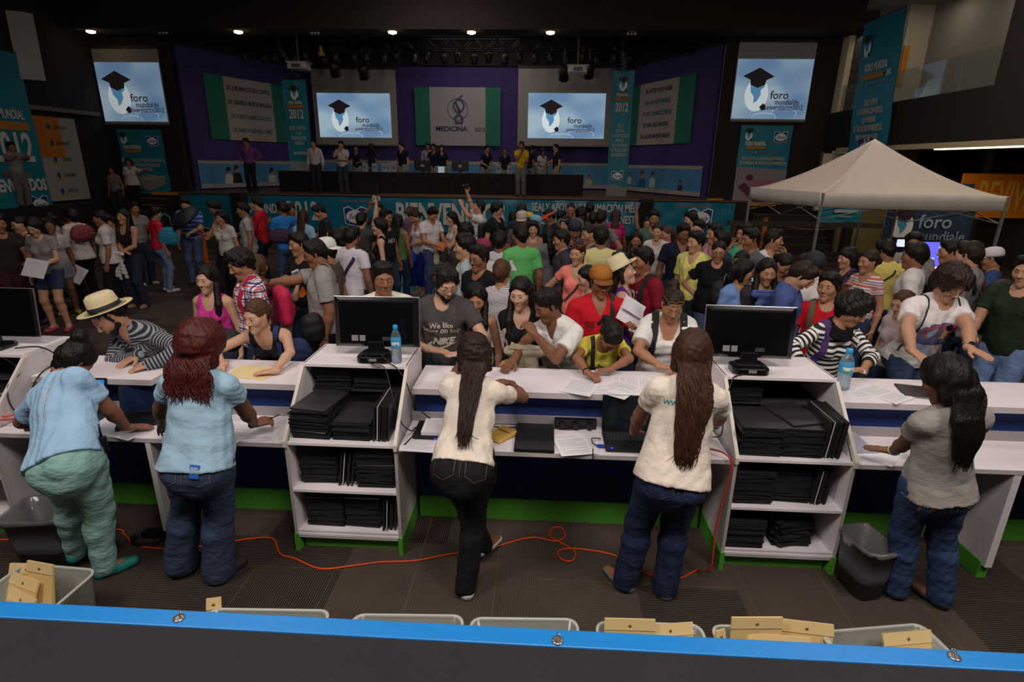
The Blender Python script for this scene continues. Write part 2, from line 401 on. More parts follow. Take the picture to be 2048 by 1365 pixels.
# ---- right side: balcony room, parapet, recess
xr = 9.0
mb = MB().box(xr, xr + .25, -4, 19.5, 3.05, 4.1)                      # parapet
mb.box(xr, xr + .25, -4, 12.65, 4.1, 7.4)                               # dark pier on the right
mb.box(xr, xr + .3, 19.4, 19.6, 0, 7.4)
struct(mb, 'wall_right', BLACKWALL)
struct(MB().box(xr + .25, 14.4, -4, 20, 3.9, 4.1), 'floor_balcony', mat('6d655c', .8))
struct(MB().box(xr + .02, 14.4, -4, 20, 6.7, 7.05), 'ceiling_balcony', mat('9a9087', .8))
WARMW = mat('b8aa93', .85, noise=.03)
struct(MB().box(14.2, 14.4, -4, 20, 0, 7.0), 'wall_far_right', mat('a99b84', .85))
struct(MB().box(9.85, 10.5, 17.6, 17.75, 4.1, 6.7).box(9.98, 10.12, 17.58, 17.6, 4.9, 5.9), 'wall_balcony_end', WARMW)
tag(MB().box(9.86, 10.02, 17.55, 17.60, 4.7, 5.7).obj('orange_panel', mat('c07a1c', .7), None), 'narrow orange panel on the cream balcony wall beside the hanging banner', 'panel')
struct(MB().box(9.03, 9.2, 18.95, 19.35, 4.1, 6.7), 'trim_5', mat('dccaa8', .8))
struct(MB().box(9.2, 14.3, 19.3, 19.4, 4.1, 6.7), 'wall_balcony_back', mat('8f8674', .85))
o = struct(MB().box(9.2, 9.75, 19.1, 19.18, 4.15, 6.4), 'window_1', mat('4d4c48', .3)); MB().box(9.28, 9.62, 19.07, 19.1, 5.3, 6.1).box(9.28, 9.62, 19.07, 19.1, 4.3, 5.1).obj('window_panel', mat('3a3937', .4), o)
struct(MB().box(10.5, 10.6, 12.0, 17.75, 4.1, 6.7), 'wall_balcony_inner', mat('8d8478', .85))
for y, z, p_ in ((14, 6.6, 10), (16.3, 6.6, 6), (18.6, 6.6, 5)):
 area((9.75, y, z), p_, .5, col=(1, .9, .75))
# glass railing, one pane after another
GLASS = mat('c8d4be', .05, trans=.9, alpha=.35, key='rail')
for i, y in enumerate((12.7, 13.8, 14.9, 16.0, 17.1, 18.2)):
 o = MB().box(xr + .06, xr + .075, y, y + 1.08, 4.1, 4.85).obj('glass_railing', GLASS)
 tag(o, 'clear glass railing pane on the balcony edge above the dark parapet', 'railing', 'glass panes of the balcony railing')
 MB().box(xr + .05, xr + .085, y, y + 1.08, 4.08, 4.12).obj('rail_shoe', mat('5c5850', .4, metal=.6), o)
o = empty('exit_sign', (10.47, 13.6, 4.95), math.radians(-90)); tag(o, 'small green sign on the beige wall of the balcony', 'sign')
MB().box(-.14, .14, 0, .03, -.05, .05).obj('sign_plate', mat('3e5c4e', .5), o); MB().box(-.10, .10, -.006, 0, -.012, .012).obj('sign_mark', mat('c9c9c0', .5), o)
# soffit with its strip light under the balcony
struct(MB().box(xr + .25, 14.4, -4, 20, 3.0, 3.06), 'ceiling_recess', mat('b9a27a', .7))
o = struct(MB().box(xr - .01, xr + .45, -4, 18.5, 2.93, 3.05), 'trim_7', mat('c9b48f', .6))
o = tag(MB().box(xr + .12, xr + .30, 5, 14.2, 2.905, 2.93).obj('strip_light', mat('ffe2a8', .4, emit=5.0)), 'long warm strip light under the right balcony soffit', 'light')
l_ = area((xr + 1.0, 11, 2.86), 30, .3, col=(1, .8, .5), sy=9); l_.data.shape = 'RECTANGLE'
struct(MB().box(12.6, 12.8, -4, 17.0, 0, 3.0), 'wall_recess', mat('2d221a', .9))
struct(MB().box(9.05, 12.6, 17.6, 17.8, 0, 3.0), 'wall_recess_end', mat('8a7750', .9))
struct(MB().box(9.1, 9.32, 17.3, 17.5, 0, 3.0).box(10.9, 12.6, 17.3, 17.6, 0, 3.0), 'trim_8', BLACKWALL)
P = aty(1645, 307, 18.9); Q = aty(1700, 345, 18.9)
o = struct(MB().box(P[0], Q[0], 18.86, 18.9, Q[2] - 1.2, P[2]), 'door_1', mat('d9c9a8', .7)); MB().box(P[0] - .06, P[0], 18.82, 18.9, Q[2] - 1.2, P[2] + .05).obj('door_frame', mat('5c5040', .6), o)
# orange wall sign REVIV...
P = aty(1930, 347, 15.3); Q = aty(2105, 438, 15.3)
o = empty('wall_sign', (P[0], 15.3, 0)); tag(o, 'big orange sign with yellow capital letters beyond the white tent', 'sign')
MB().box(0, Q[0] - P[0], 0, .06, Q[2], P[2]).obj('sign_board', mat('e8820e', .6), o)
place_text('sign_lettering', 'REVIVE', 1.0, (.42, -.0, (P[2] + Q[2]) / 2 - .02), (1, 0, -.02), (0, 0, 1), mat('f3c04a', .6), o, sx=.46, bold=.02, lift=.02, align='LEFT')
MB().box(0.0, .30, -.03, 0, P[2] - .45, P[2] - .25).obj('sign_tag', mat('2a5f80', .6), o)
# white beam on the upper left
p = [atx(10, 20, -14.5), atx(28, 24, -14.5), atx(56, 160, -14.5), atx(38, 158, -14.5)]
mb = MB(); V = [tuple(v) for v in p] + [tuple(v + np.array([.35, .2, 0])) for v in p]
mb.add(V, [(0, 1, 2, 3), (7, 6, 5, 4), (0, 4, 5, 1), (1, 5, 6, 2), (2, 6, 7, 3), (3, 7, 4, 0)])
struct(mb, 'trim_9', mat('b9b2aa', .8))
struct(MB().box(-14.8, -14.55, 14.5, 18.9, 3.78, 3.9), 'trim_10', mat('6e665c', .8))
# recessed downlights
for px in (187, 480, 786, 943, 1100):
 c = aty(px, 90, 18.45); c[2] = 6.2
 o = empty('downlight', (c[0], 18.45, 6.2)); tag(o, 'round recessed downlight glowing under the beam above the stage', 'light', 'downlights in a row above the stage')
 MB().lathe([(.16, .03), (.16, 0), (.12, -.012), (.115, .02)], n=20).obj('trim_ring', mat('8a8078', .4), o)
 MB().lathe([(.125, 0.0), (.122, -.05), (.05, -.075), (.01, -.08)], n=20).obj('lamp_lens', mat('ffe0b0', .4, emit=9), o)
for px, lab in ((330, 'left'), (1262, 'right'), (632, 'middle')):
 c = aty(px, 90, 18.3)
 o = empty('spotlight', (c[0], 18.3, 6.16)); tag(o, {'left': 'small chrome triple spotlight under the beam between the left screen and the stage', 'right': 'small chrome spotlight under the beam above the right stage banner', 'middle': 'small chrome spotlight under the beam above the left white projector'}[lab], 'spotlight')
 mb = MB()
 for k in (-1, 0, 1): mb.lathe([(.03, .05), (.045, 0), (.04, -.05), (.01, -.055)], c=(k * .1, 0, -.03), n=10)
 mb.obj('spot_heads', mat('c9c4bb', .2, metal=.9), o); MB().box(-.14, .14, -.02, .02, .0, .05).obj('spot_rail', mat('222222', .5), o)
# ---------------------------------------------------------------- emblems and banners
CAPM = mat('2c1f26', .6); RINGM = mat('e6ebee', .6); GLOBM = mat('4d92bd', .6); TXW = mat('e9e4da', .7); TXO = mat('c07a1c', .7); NAVY = mat('22306a', .6)
def flat(name, poly, o, xd, yd, m, parent, lift):
 o, xd, yd = np.array(o, float), np.array(xd, float), np.array(yd, float); n = np.cross(xd, yd); n /= np.linalg.norm(n)
 V = [o + xd * x + yd * y + n * lift for x, y in poly]
 return new_mesh_obj(name, V, [tuple(range(len(V)))], m, parent)
def ell(cx, cy, rx, ry, n=24, a0=0, a1=360): return [(cx + rx * math.cos(math.radians(a0 + (a1 - a0) * i / n)), cy + ry * math.sin(math.radians(a0 + (a1 - a0) * i / n))) for i in range(n)]
def emblem(o, xd, yd, s, parent, cap=CAPM, ring=RINGM, globe=GLOBM, lift=.01):
 """graduation cap over a white globe with blue continents, height about s"""
 xd, yd = np.array(xd) * s, np.array(yd) * s
 flat('emblem_ring', ell(0, -.12, .27, .36), o, xd, yd, ring, parent, lift)
 flat('emblem_globe', [(-.17, .12), (-.10, .2), (.12, .2), (.17, .06), (.08, -.02), (.10, -.12), (.02, -.26), (-.05, -.30), (-.06, -.16), (-.14, -.06)], o, xd, yd, globe, parent, lift * 1.6)
 flat('emblem_dark_patch', [(.10, -.38), (.18, -.30), (.24, -.34), (.24, -.44), (.16, -.46)], o, xd, yd, cap, parent, lift * 1.6)  # small printed patch in the cap colour, lower right of the globe
 flat('emblem_cap_band', [(-.19, .30), (-.17, .10), (0, .03), (.17, .10), (.19, .30)], o, xd, yd, cap, parent, lift * 2.2)
 flat('emblem_cap_board', [(-.36, .28), (0, .46), (.36, .27), (0, .12)], o, xd, yd, cap, parent, lift * 2.8)
def oval_logo(o, xd, yd, s, parent, word='Sealy', lift=.01):
 xd, yd = np.array(xd, float), np.array(yd, float)
 flat('logo_field', [(-.5 * s, .32 * s), (-.28 * s, .40 * s), (0, .24 * s), (.28 * s, .40 * s), (.5 * s, .32 * s), (.46 * s, -.34 * s), (0, -.44 * s), (-.46 * s, -.34 * s)], o, xd, yd, mat('dfe4ee', .6), parent, lift)
 flat('logo_ground', [(-.46 * s, .29 * s), (-.28 * s, .35 * s), (0, .20 * s), (.28 * s, .35 * s), (.46 * s, .29 * s), (.42 * s, -.31 * s), (0, -.40 * s), (-.42 * s, -.31 * s)], o, xd, yd, NAVY, parent, lift * 1.5)
 flat('logo_oval', [(x, y) for x, y in ell(0, -.03 * s, .40 * s, .27 * s)], o, xd, yd, mat('e4e6ea', .6), parent, lift * 2)
 place_text('logo_word', word, .30 * s, np.array(o) + yd * (-.03 * s), xd, yd, mat('171a2a', .6), parent, lift=lift * 2.6, shear=.4)
def projected_mat(bright):
 m = bpy.data.materials.new('projected_picture'); m.use_nodes = True; nt = m.node_tree; N = nt.nodes; L = nt.links
 b = N['Principled BSDF']; b.inputs['Base Color'].default_value = (.05, .05, .06, 1); b.inputs['Roughness'].default_value = .9
 tc = N.new('ShaderNodeTexCoord'); sp = N.new('ShaderNodeSeparateXYZ'); L.new(tc.outputs['Generated'], sp.inputs[0])
 mp = N.new('ShaderNodeMapping'); mp.inputs['Rotation'].default_value = (0, math.radians(35), 0); L.new(tc.outputs['Generated'], mp.inputs[0])
 nz = N.new('ShaderNodeTexNoise'); nz.inputs['Scale'].default_value = 1.6; nz.inputs['Detail'].default_value = 1; L.new(mp.outputs[0], nz.inputs['Vector'])
 rp = N.new('ShaderNodeValToRGB'); e = rp.color_ramp.elements; e[0].position = .33; e[0].color = lin('7599c2'); e[1].position = .62; e[1].color = lin('b3cede'); L.new(nz.outputs['Fac'], rp.inputs[0])
 L.new(rp.outputs[0], b.inputs['Emission Color']); b.inputs['Emission Strength'].default_value = bright
 return m
def emis(c, s): return mat(c, .9, emit=s, key='pic')
def screen_picture(o, w, h, parent, br):
 """the projected picture: emblem on pale blue, wording to its right"""
 X, Z = np.array([1., 0, 0]), np.array([0, 0, 1.])
 pic = new_mesh_obj('projected_picture', [o + X * x + Z * z + np.array([0, -.012, 0]) for x, z in ((-w / 2, -h / 2), (w / 2, -h / 2), (w / 2, h / 2), (-w / 2, h / 2))], [(0, 1, 2, 3)], projected_mat(br), parent)
 s = h * .78
 emblem(o + X * (-w * .20) + Z * (.0 * h) + np.array([0, -.012, 0]), X, Z, s, parent, cap=emis('2b2326', br * .5), ring=emis('dce8ee', br), globe=emis('5b93bb', br), lift=.006)
 tx = emis('3a3840', br * .5); q = o + np.array([0, -.02, 0])
 place_text('picture_word', 'foro', h * .19, q + X * (w * .11) - Z * (h * .10), X, Z, tx, parent, bold=.004)
 place_text('picture_word', 'mundialde', h * .125, q + X * (w * .22) - Z * (h * .215), X, Z, tx, parent, bold=.003, sx=.85)
 place_text('picture_word', 'universitarios2012', h * .115, q + X * (w * .19) - Z * (h * .305), X, Z, tx, parent, bold=.003, sx=.80)
 mb = MB()
 for cx, cz, rx, rz in ((-.06, -.47, .16, .07), (.2, -.40, .17, .09)):
  mb.tube([o + X * (w * (cx + rx * math.cos(a))) + Z * max(-h * .49, h * (cz + rz * math.sin(a))) + np.array([0, -.016, 0]) for a in [math.pi * j / 12 for j in range(-2, 14)]], .008, n=4)
 mb.obj('picture_swirl', emis('cfe0ea', br), parent)
def hung_screen(P, Q, Y, pic, label, br):
 """P,Q upper-left / lower-right corners (x,z); pic = (x0,x1,z0,z1)"""
 r = empty('projection_screen', ((P[0] + Q[0]) / 2, Y, P[1])); tag(r, label, 'screen'); c = np.array([-(P[0] + Q[0]) / 2, 0, -P[1]])
 MB().box(P[0] + c[0], Q[0] + c[0], 0, .03, Q[1] + c[2], 0).obj('screen_cloth', mat('9c948c', .9, noise=.03), r)
 MB().box(P[0] + c[0] - .02, Q[0] + c[0] + .02, -.03, .06, -.0, .09).obj('screen_case', mat('2a2522', .6), r)
 for q_ in (P[0] + .3, Q[0] - .3):
  if Y > 20: MB().tube([(q_ + c[0], .02, .08), (q_ + c[0], .02, 8.21 - P[1])], .01, n=5).obj('cord', mat('2a2522', .6), r)
 MB().box(P[0] + c[0], Q[0] + c[0], -.015, .045, Q[1] + c[2] - .05, Q[1] + c[2]).obj('bottom_bar', mat('6b655f', .5), r)
 x0, x1, z0, z1 = pic
 screen_picture(np.array([(x0 + x1) / 2 + c[0], 0, (z0 + z1) / 2 + c[2]]), x1 - x0, z1 - z0, r, br)
def XZ(px, py, Y): p = aty(px, py, Y); return p[0], p[2]
def box4(pts, Y):
 a = [XZ(*p, Y) for p in pts]; return a
hung_screen((-14.76, 5.86), (-12.54, 3.60), 19.34, (-14.74, -12.56, 3.66, 5.46), 'tall projection screen left of the stage on the black wall', .42)
hung_screen((5.94, 6.10), (8.28, 3.88), 19.34, (5.96, 8.26, 3.92, 5.64), 'tall projection screen right of the stage on the black wall', .50)
a = box4([(620, 138), (797, 290), (633, 186), (784, 276)], 24.3); hung_screen(a[0], a[1], 24.3, (a[2][0], a[3][0], a[3][1], a[2][1]), 'wide white screen with small blue picture, left of the centre panel on stage', .62)
a = box4([(1037, 136), (1222, 292), (1057, 186), (1207, 278)], 24.3); hung_screen(a[0], a[1], 24.3, (a[2][0], a[3][0], a[3][1], a[2][1]), 'wide white screen with small blue picture, right of the centre panel on stage', .66)
# centre panel
r = empty('wall_poster', (0, 24.85, 0)); tag(r, 'green and white centre panel reading MEDICINA 2012 between the two stage screens', 'poster')
a = box4([(828, 174), (862, 291), (971, 174), (1001, 291)], 24.85); GRN = mat('25735c', .8); PW = mat('a8a0a4', .8)
MB().box(a[0][0], a[1][0] , 0, .03, a[1][1], a[0][1]).obj('green_band', GRN, r); MB().box(a[2][0], a[3][0], 0, .03, a[1][1], a[0][1]).obj('green_band', GRN, r)
MB().box(a[1][0], a[2][0], 0, .03, a[1][1], a[0][1]).obj('white_field', PW, r)
cx = (a[1][0] + a[2][0]) / 2; zt = a[0][1]
place_text('panel_lettering', 'MEDICINA', .27, (cx - .28, 0, a[1][1] + .66), (1, 0, 0), (0, 0, 1), mat('23284a', .8), r, bold=.008, sx=1.05)
place_text('panel_lettering', '2012', .22, (cx + .93, 0, a[1][1] + .64), (1, 0, 0), (0, 0, 1), mat('23284a', .8), r, bold=.004)
mb = MB(); EM = mat('4b557c', .8)
mb.tube([(cx + .42 * math.cos(t), -.012, zt - .85 + .42 * math.sin(t)) for t in np.linspace(0, 6.2, 24)], .012, n=4)
for s_ in (1, -1):
 mb.tube([(cx + s_ * .26 * math.sin(t * 2.6) * (1 - t * .25) + .05, -.02, zt - .42 - t * .5) for t in np.linspace(0, 2.0, 26)], .028, n=5)
mb.tube([(cx + .05 + .17 * math.cos(t), -.02, zt - 1.22 + .15 * math.sin(t)) for t in np.linspace(0, 6.2, 16)], .03, n=5); mb.tube([(cx + .2, -.02, zt - .3), (cx - .1, -.02, zt - .55), (cx + .1, -.02, zt - .95)], .04, n=5)
mb.obj('stethoscope_emblem', EM, r)
# side panels with names
def wing_panel(A, B, pts, lines, label, flip, ltx):
 A3 = np.array([*A, 0.]); d = unit(np.array([B[0] - A[0], B[1] - A[1], 0])); n = np.cross(d, [0, 0, 1])
 if n @ (CAM - A3) < 0: n = -n
 A3 = A3 + n * .05
 P = [plane_hit(*p, A3, n) for p in pts]      # green TL, white TL, white TR, green TR, green BL, white BL, white BR, green BR
 r = empty('wall_poster', tuple(A3)); tag(r, label, 'poster')
 zt = np.mean([P[i][2] for i in range(4)]); zb = np.mean([P[i][2] for i in range(4, 8)])
 u = [((P[i][:2] - A3[:2]) @ d[:2] + (P[i + 4][:2] - A3[:2]) @ d[:2]) / 2 for i in range(4)]
 def quad(a, b, name, m):
  V = []
  for k in (0, .03):
   V += [d * a + n * k + np.array([0, 0, zb]), d * b + n * k + np.array([0, 0, zb]), d * b + n * k + np.array([0, 0, zt]), d * a + n * k + np.array([0, 0, zt])]
  MB().add(V, [(0, 1, 2, 3), (7, 6, 5, 4), (0, 4, 5, 1), (1, 5, 6, 2), (2, 6, 7, 3), (3, 7, 4, 0)]).obj(name, m, r)
 quad(u[0], u[1], 'green_band', GRN); quad(u[1], u[2], 'white_field', mat('b5a396', .8)); quad(u[2], u[3], 'green_band', GRN)
 rd = d if flip else -d
 for k, (tx, c) in enumerate(lines):
  z = zt - (zt - zb) * (k + .75) / (len(lines) + .5)
  place_text('panel_lettering', tx, .21, d * (u[1] + u[2]) / 2 + n * .032 + np.array([0, 0, z]), rd, (0, 0, 1), mat(c, .8), r, sx=ltx, bold=.006)
 return r
wing_panel(A0, A1, [(405, 151), (444, 156), (540, 166), (580, 168), (423, 280), (461, 282), (552, 284), (590, 284)], [('DR. JOSE MARCOS FELIX CASTRO', '23284a'), ('DR. GERARDO MUÑOZ MAGAÑA', '1f4a5a'), ('DR. RUBEN RAMIREZ SANCHEZ', '2f6f78'), ('DR. RAMON CARVAJAL GAMEZ', '2f6f78')],
   'green and white names panel on the left purple stage wall', True, .62)
wing_panel(B1, B0, [(1262, 170), (1283, 168), (1362, 156), (1394, 152), (1255, 292), (1274, 291), (1347, 288), (1380, 286)], [('DR. HUNTER "PATCH" ADAMS', '23284a'), ('DRA. ROSA NIETO MORALES', '2f6f78'), ('DR. JOSE L. SANCHEZ GUTIERREZ', '2f6f78'), ('DR. MARIO BRITO MARTINEZ', '1f4a5a'), ('DR. JOAQUIN MARTINEZ AMADOR', '23284a')],
   'green and white names panel on the right purple stage wall', True, .58)
# photo friezes at the foot of the stage walls
FR = mat('4f8fb5', .75, noise=.25, nscale=1.2); FW = mat('a9a29c', .8)
def frieze(A, B, z0, z1, label, figs, back=False):
 A3 = np.array([*A, 0.]); B3 = np.array([*B, 0.]); Ln = np.linalg.norm(B3 - A3); d = unit(B3 - A3); n = np.cross(d, [0, 0, 1])
 if n @ (CAM - A3) < 0: n = -n
 A3 = A3 + n * .04; r = empty('photo_frieze', tuple(A3)); tag(r, label, 'poster')
 for nm, a, b, k, m in (('frieze_print', z0, z1, .02, FR), ('white_border', z0 - .02, z0 + .13, .03, FW), ('white_border', z1 - .10, z1 + .02, .03, FW)):
  V = []
  for kk in (0, k): V += [d * 0 + n * kk + np.array([0, 0, a]), d * Ln + n * kk + np.array([0, 0, a]), d * Ln + n * kk + np.array([0, 0, b]), n * kk + np.array([0, 0, b])]
  MB().add(V, [(0, 1, 2, 3), (7, 6, 5, 4), (0, 4, 5, 1), (1, 5, 6, 2), (2, 6, 7, 3), (3, 7, 4, 0)]).obj(nm, m, r)
 for x, z, s_, c1, c2 in figs:
  o = n * .024 + np.array([0, 0, 0])
  flat('print_figure', [(x - .28 * s_, z - .5 * s_), (x + .28 * s_, z - .5 * s_), (x + .24 * s_, z - .05 * s_), (x + .1 * s_, z + .02 * s_), (x - .1 * s_, z + .02 * s_), (x - .24 * s_, z - .05 * s_)], o, d, (0, 0, 1), mat(c1, .8), r, .004)
  flat('print_face', ell(x, z + .17 * s_, .11 * s_, .16 * s_, 14), o, d, (0, 0, 1), mat('b08468', .8), r, .008)
  flat('print_hair', ell(x, z + .24 * s_, .125 * s_, .12 * s_, 14, 0, 180) + [(x - .13 * s_, z + .1 * s_)], o, d, (0, 0, 1), mat(c2, .8), r, .012)
frieze((-12.2, 20.0), (-10.15, 25.0), 1.5, 2.42, 'pale blue photo frieze with smiling people at the foot of the left stage wall', [(1.2, 1.95, .75, 'cfc8c0', '221a18'), (1.55, 2.0, .8, '25201f', '3a241a'), (3.2, 1.9, .8, 'c8c2bd', '1c1614'), (3.9, 1.8, .5, '9a3040', '2a1c18')])
frieze((-10.0, 24.95), (3.2, 24.95), 1.5, 2.5, 'long blue photo frieze along the back wall behind the stage table', [(1.2, 1.95, .7, 'b8b0ac', '241c1a'), (11.6, 1.9, .6, 'c9c2bc', 'b08a30'), (12.0, 1.85, .6, 'b7a890', '7a5a30')])
frieze((3.25, 25.0), (5.5, 20.1), 1.48, 2.45, 'pale blue photo frieze with family faces at the foot of the right stage wall', [(1.0, 2.0, .55, 'd0c8c0', '8a6a3a'), (1.9, 1.95, 1.0, '2f5f80', '6a4a2a'), (2.6, 2.0, .7, 'b8c8d0', '3a2a20'), (4.3, 1.8, .5, '3a2040', '301420')])
def hbanner(name, label, o, xd, w, h, items, m=TEAL, cat='banner', sag=0., thick=.02, rails=True, shear=0., up=0., down=0.):
 """banner hanging from o (top centre), width direction xd; items drawn on it"""
 xd = unit(xd); n = np.cross(xd, [0, 0, 1.]); n = unit(n)
 if n @ (CAM - np.array(o)) < 0: raise Exception('banner faces away ' + label)
 r = empty(name, tuple(o)); tag(r, label, cat)
 nx, nz = 8, 14; V = [];
 for k in (0, 1):
  for j in range(nz + 1):
   for i in range(nx + 1):
    x = (i / nx - .5) * w; z = -j / nz * h
    wob = .012 * math.sin(i * 1.7 + j * .9) + sag * math.sin(j / nz * math.pi)
    V.append(xd * x + np.array([0, 0, z]) + n * (wob - k * thick - .015))
 F = []; q = (nx + 1) * (nz + 1)
 for j in range(nz):
  for i in range(nx):
   a = j * (nx + 1) + i; F.append((a, a + nx + 1, a + nx + 2, a + 1)); F.append((q + a + 1, q + a + nx + 2, q + a + nx + 1, q + a))
 new_mesh_obj('banner_cloth', V, F, m, r, smooth=True)
 if rails:
  MB().tube([xd * (-w / 2 - .03) - n * .02, xd * (w / 2 + .03) - n * .02], .02, n=6).obj('top_pole', mat('3a3836', .5), r)
 for q_ in (-w / 2, w / 2):
  if up: MB().tube([xd * q_ - n * .02, xd * q_ - n * .02 + np.array([0, 0, up])], .006, n=5).obj('cord', mat('3a3836', .5), r)
  if down: MB().tube([xd * q_ - n * .05 - np.array([0, 0, min(down, o[2] - .01)]), xd * q_ - n * .05], .02, n=6).obj('stand_leg', mat('4a4846', .5), r)
 Z = np.array([0, 0, 1.])
 for it in items:
  k = it[0]
  if k == 't': place_text('banner_lettering', it[1], it[2], xd * it[3] + Z * it[4], xd, Z, mat(it[5], .7), r, lift=.018 + sag, **(it[6] if len(it) > 6 else {}))
  elif k == 'e': emblem(xd * it[2] + Z * it[3], xd, Z, it[1], r, lift=.018 + sag)
  elif k == 'l': oval_logo(xd * it[2] + Z * it[3], xd, Z, it[1], r, lift=.018 + sag)
  elif k == 'p': flat('banner_print', it[1], np.zeros(3), xd, Z, mat(it[2], .8), r, it[3] + sag)
 if shear:
  for c in r.children:
   for v in c.data.vertices: v.co = v.co + Vector(xd) * (-v.co.z * shear)
 return r
CN = dict(sx=.55, bold=.01)
def dots(w, z, s): return [('p', ell(x * w, z, s, s * .7, 12), c, .02) for x, c in zip((-.30, -.18, -.06, .06, .18, .30), ('b85a3a', 'b0b0a0', 'a83040', '9a3a30', 'b88a2a', 'b0552a'))]
def top_items(w, y0, cnt='2012'):
 return [('e', w * .40, -w * .28, y0), ('t', 'FORO MUNDIAL', w * .13, 0, y0 - w * .42, 'd8d0c4', CN), ('p', [(-w * .33, y0 - w * .60), (w * .20, y0 - w * .60), (w * .20, y0 - w * .50), (-w * .33, y0 - w * .50)], 'b87a20', .02),
   ('t', 'UNIVERSITARIO', w * .09, -w * .06, y0 - w * .55, '3a3020', dict(sx=.6)), ('t', cnt, w * .13, w * .32, y0 - w * .55, 'd8d0c4', CN)] + dots(w, y0 - w * .70, w * .035)
# black-wall banners below the side screens
a = box4([(234, 258), (330, 390)], 19.2); w_, h_ = 1.55, 2.1
hbanner('mattress_banner', 'teal banner with a pale mattress picture on the black wall under the left tall screen', ((a[0][0] + a[1][0]) / 2, 19.33, a[0][1]), (1, 0, 0), w_, h_,
  [('e', .42, -.55, -.28), ('l', .42, .45, -.36), ('t', 'FORO MUNDIAL', .16, -.30, -.58, 'd0c8bc', CN), ('p', [(-.6, -.74), (.0, -.74), (.0, -.66), (-.6, -.66)], 'b87a20', .02), ('t', 'SEALY APOYA A LA FORMACION MEDICA\nQUE MAÑANA SE TRADUCIRA\nEN BIENESTAR', .15, 0, -1.15, 'c0b8ac', dict(sx=.55, bold=.004)),
   ('p', [(-.55, -1.55), (.05, -1.45), (.68, -1.52), (.66, -1.78), (.05, -2.02), (-.5, -1.80)], '8c8480', .02), ('p', [(-.55, -1.55), (.05, -1.45), (.68, -1.52), (.1, -1.66)], 'a59c96', .022)], rails=False)
a = box4([(1483, 250), (1570, 405)], 19.2)
hbanner('mattress_banner', 'teal banner with a pink bed photo on the black wall under the right tall screen', ((a[0][0] + a[1][0]) / 2, 19.33, a[0][1]), (1, 0, 0), 1.62, 2.45,
  [('e', .42, -.55, -.26), ('l', .44, .45, -.34), ('t', 'FORO MUNDIAL', .16, -.30, -.56, 'd0c8bc', CN), ('p', [(-.6, -.72), (.0, -.72), (.0, -.64), (-.6, -.64)], 'b87a20', .02)] + dots(1.4, -.82, .035) +
  [('t', 'SEALY APOYA A LA FORMACION MEDICA\nQUE MAÑANA SE TRADUCIRA EN BIENESTAR', .14, 0, -1.08, 'c0b8ac', dict(sx=.52, bold=.004)),
   ('p', [(-.81, -2.45), (.81, -2.45), (.81, -1.35), (-.81, -1.25)], '8f8286', .02), ('p', [(-.7, -1.9), (-.5, -1.75), (0.3, -2.4), (-.1, -2.4)], '5a3038', .022), ('p', ell(.1, -1.8, .45, .16), 'a06a78', .022), ('p', ell(-.35, -1.6, .12, .10), '6a2438', .024)], rails=False)
# slim banners at both ends of the stage back
a = box4([(573, 165), (628, 340)], 20.8)
hbanner('stage_banner', 'slim teal banner reading 2012 hanging at the left of the stage', ((a[0][0] + a[1][0]) / 2 - .1, 20.8, a[0][1] + .1), (1, 0, 0), .86, 3.35,
  [('e', .52, 0, -.42), ('t', 'FORO MUNDIAL', .12, 0, -.76, 'c8b890', CN), ('p', [(-.32, -.93), (.32, -.93), (.32, -.83), (-.32, -.83)], 'a8702a', .02), ('t', '2012', .42, 0, -1.14, 'cfc7ba', dict(sx=.62, bold=.012)), ('t', 'SEALY APOYA\nA LA\nFORMACION\nMEDICA', .17, 0, -1.85, '9ab0b0', CN), ('t', 'BIENVENIDOS', .14, 0, -2.45, '9ab0b0', CN), ('p', [(-.43, -3.35), (.43, -3.35), (.43, -2.75), (-.43, -2.70)], '8f9aa4', .02), ('t', 'CrCryMa', .22, 0, -3.0, '2a4468', dict(bold=.01, sx=.9))])
a = box4([(1232, 140), (1250, 385)], 20.8)
hbanner('stage_banner', 'slim teal banner with a mattress at its foot hanging at the right of the stage', ((a[0][0] + a[1][0]) / 2 - .02, 20.8, a[0][1]), (1, 0, 0), .72, 4.45,
  [('e', .50, 0, -.42), ('t', 'FORO MUNDIAL', .10, 0, -.78, 'c8b890', CN), ('p', [(-.30, -.95), (.30, -.95), (.30, -.86), (-.30, -.86)], 'a8702a', .02), ('t', '2012', .38, 0, -1.18, 'cfc7ba', dict(sx=.58, bold=.012)),
   ('t', 'SEALY\nAPOYA A\nLA FORMACION\nMEDICA\nQUE MAÑANA\nSE TRADUCIRA\nEN BIENESTAR', .16, 0, -2.25, '9ab0b0', dict(sx=.5, bold=.008)), ('l', .42, 0, -3.42), ('p', [(-.36, -4.45), (.36, -4.45), (.36, -3.85), (-.10, -3.72), (-.36, -3.80)], '8c8088', .02)])
# big banner along the stage front
r = empty('stage_front_banner', (0, 18.9, 0)); tag(r, 'long wrinkled teal banner reading BIENVENIDOS along the front of the stage', 'banner')
x0, x1 = aty(362, 400, 18.9)[0], aty(1470, 410, 18.9)[0]
nx = 160; V = []
for k in (0, .02):
 for j in range(9):
  for i in range(nx + 1):
   x = x0 + (x1 - x0) * i / nx; z = 1.33 - j / 8 * 1.12
   V.append((x, k - .02 - .012 * math.sin(i * .9 + j * 1.3) - .010 * math.sin(i * .37 - j * 2.1), z))
F = []; q = 9 * (nx + 1)
for j in range(8):
 for i in range(nx):
  a = j * (nx + 1) + i; F += [(a, a + nx + 1, a + nx + 2, a + 1), (q + a + 1, q + a + nx + 2, q + a + nx + 1, q + a)]
new_mesh_obj('banner_cloth', V, F, mat('14758c', .35, noise=.12, nscale=1.5, bump=.8, bscale=5, key='vinyl'), r, smooth=True)
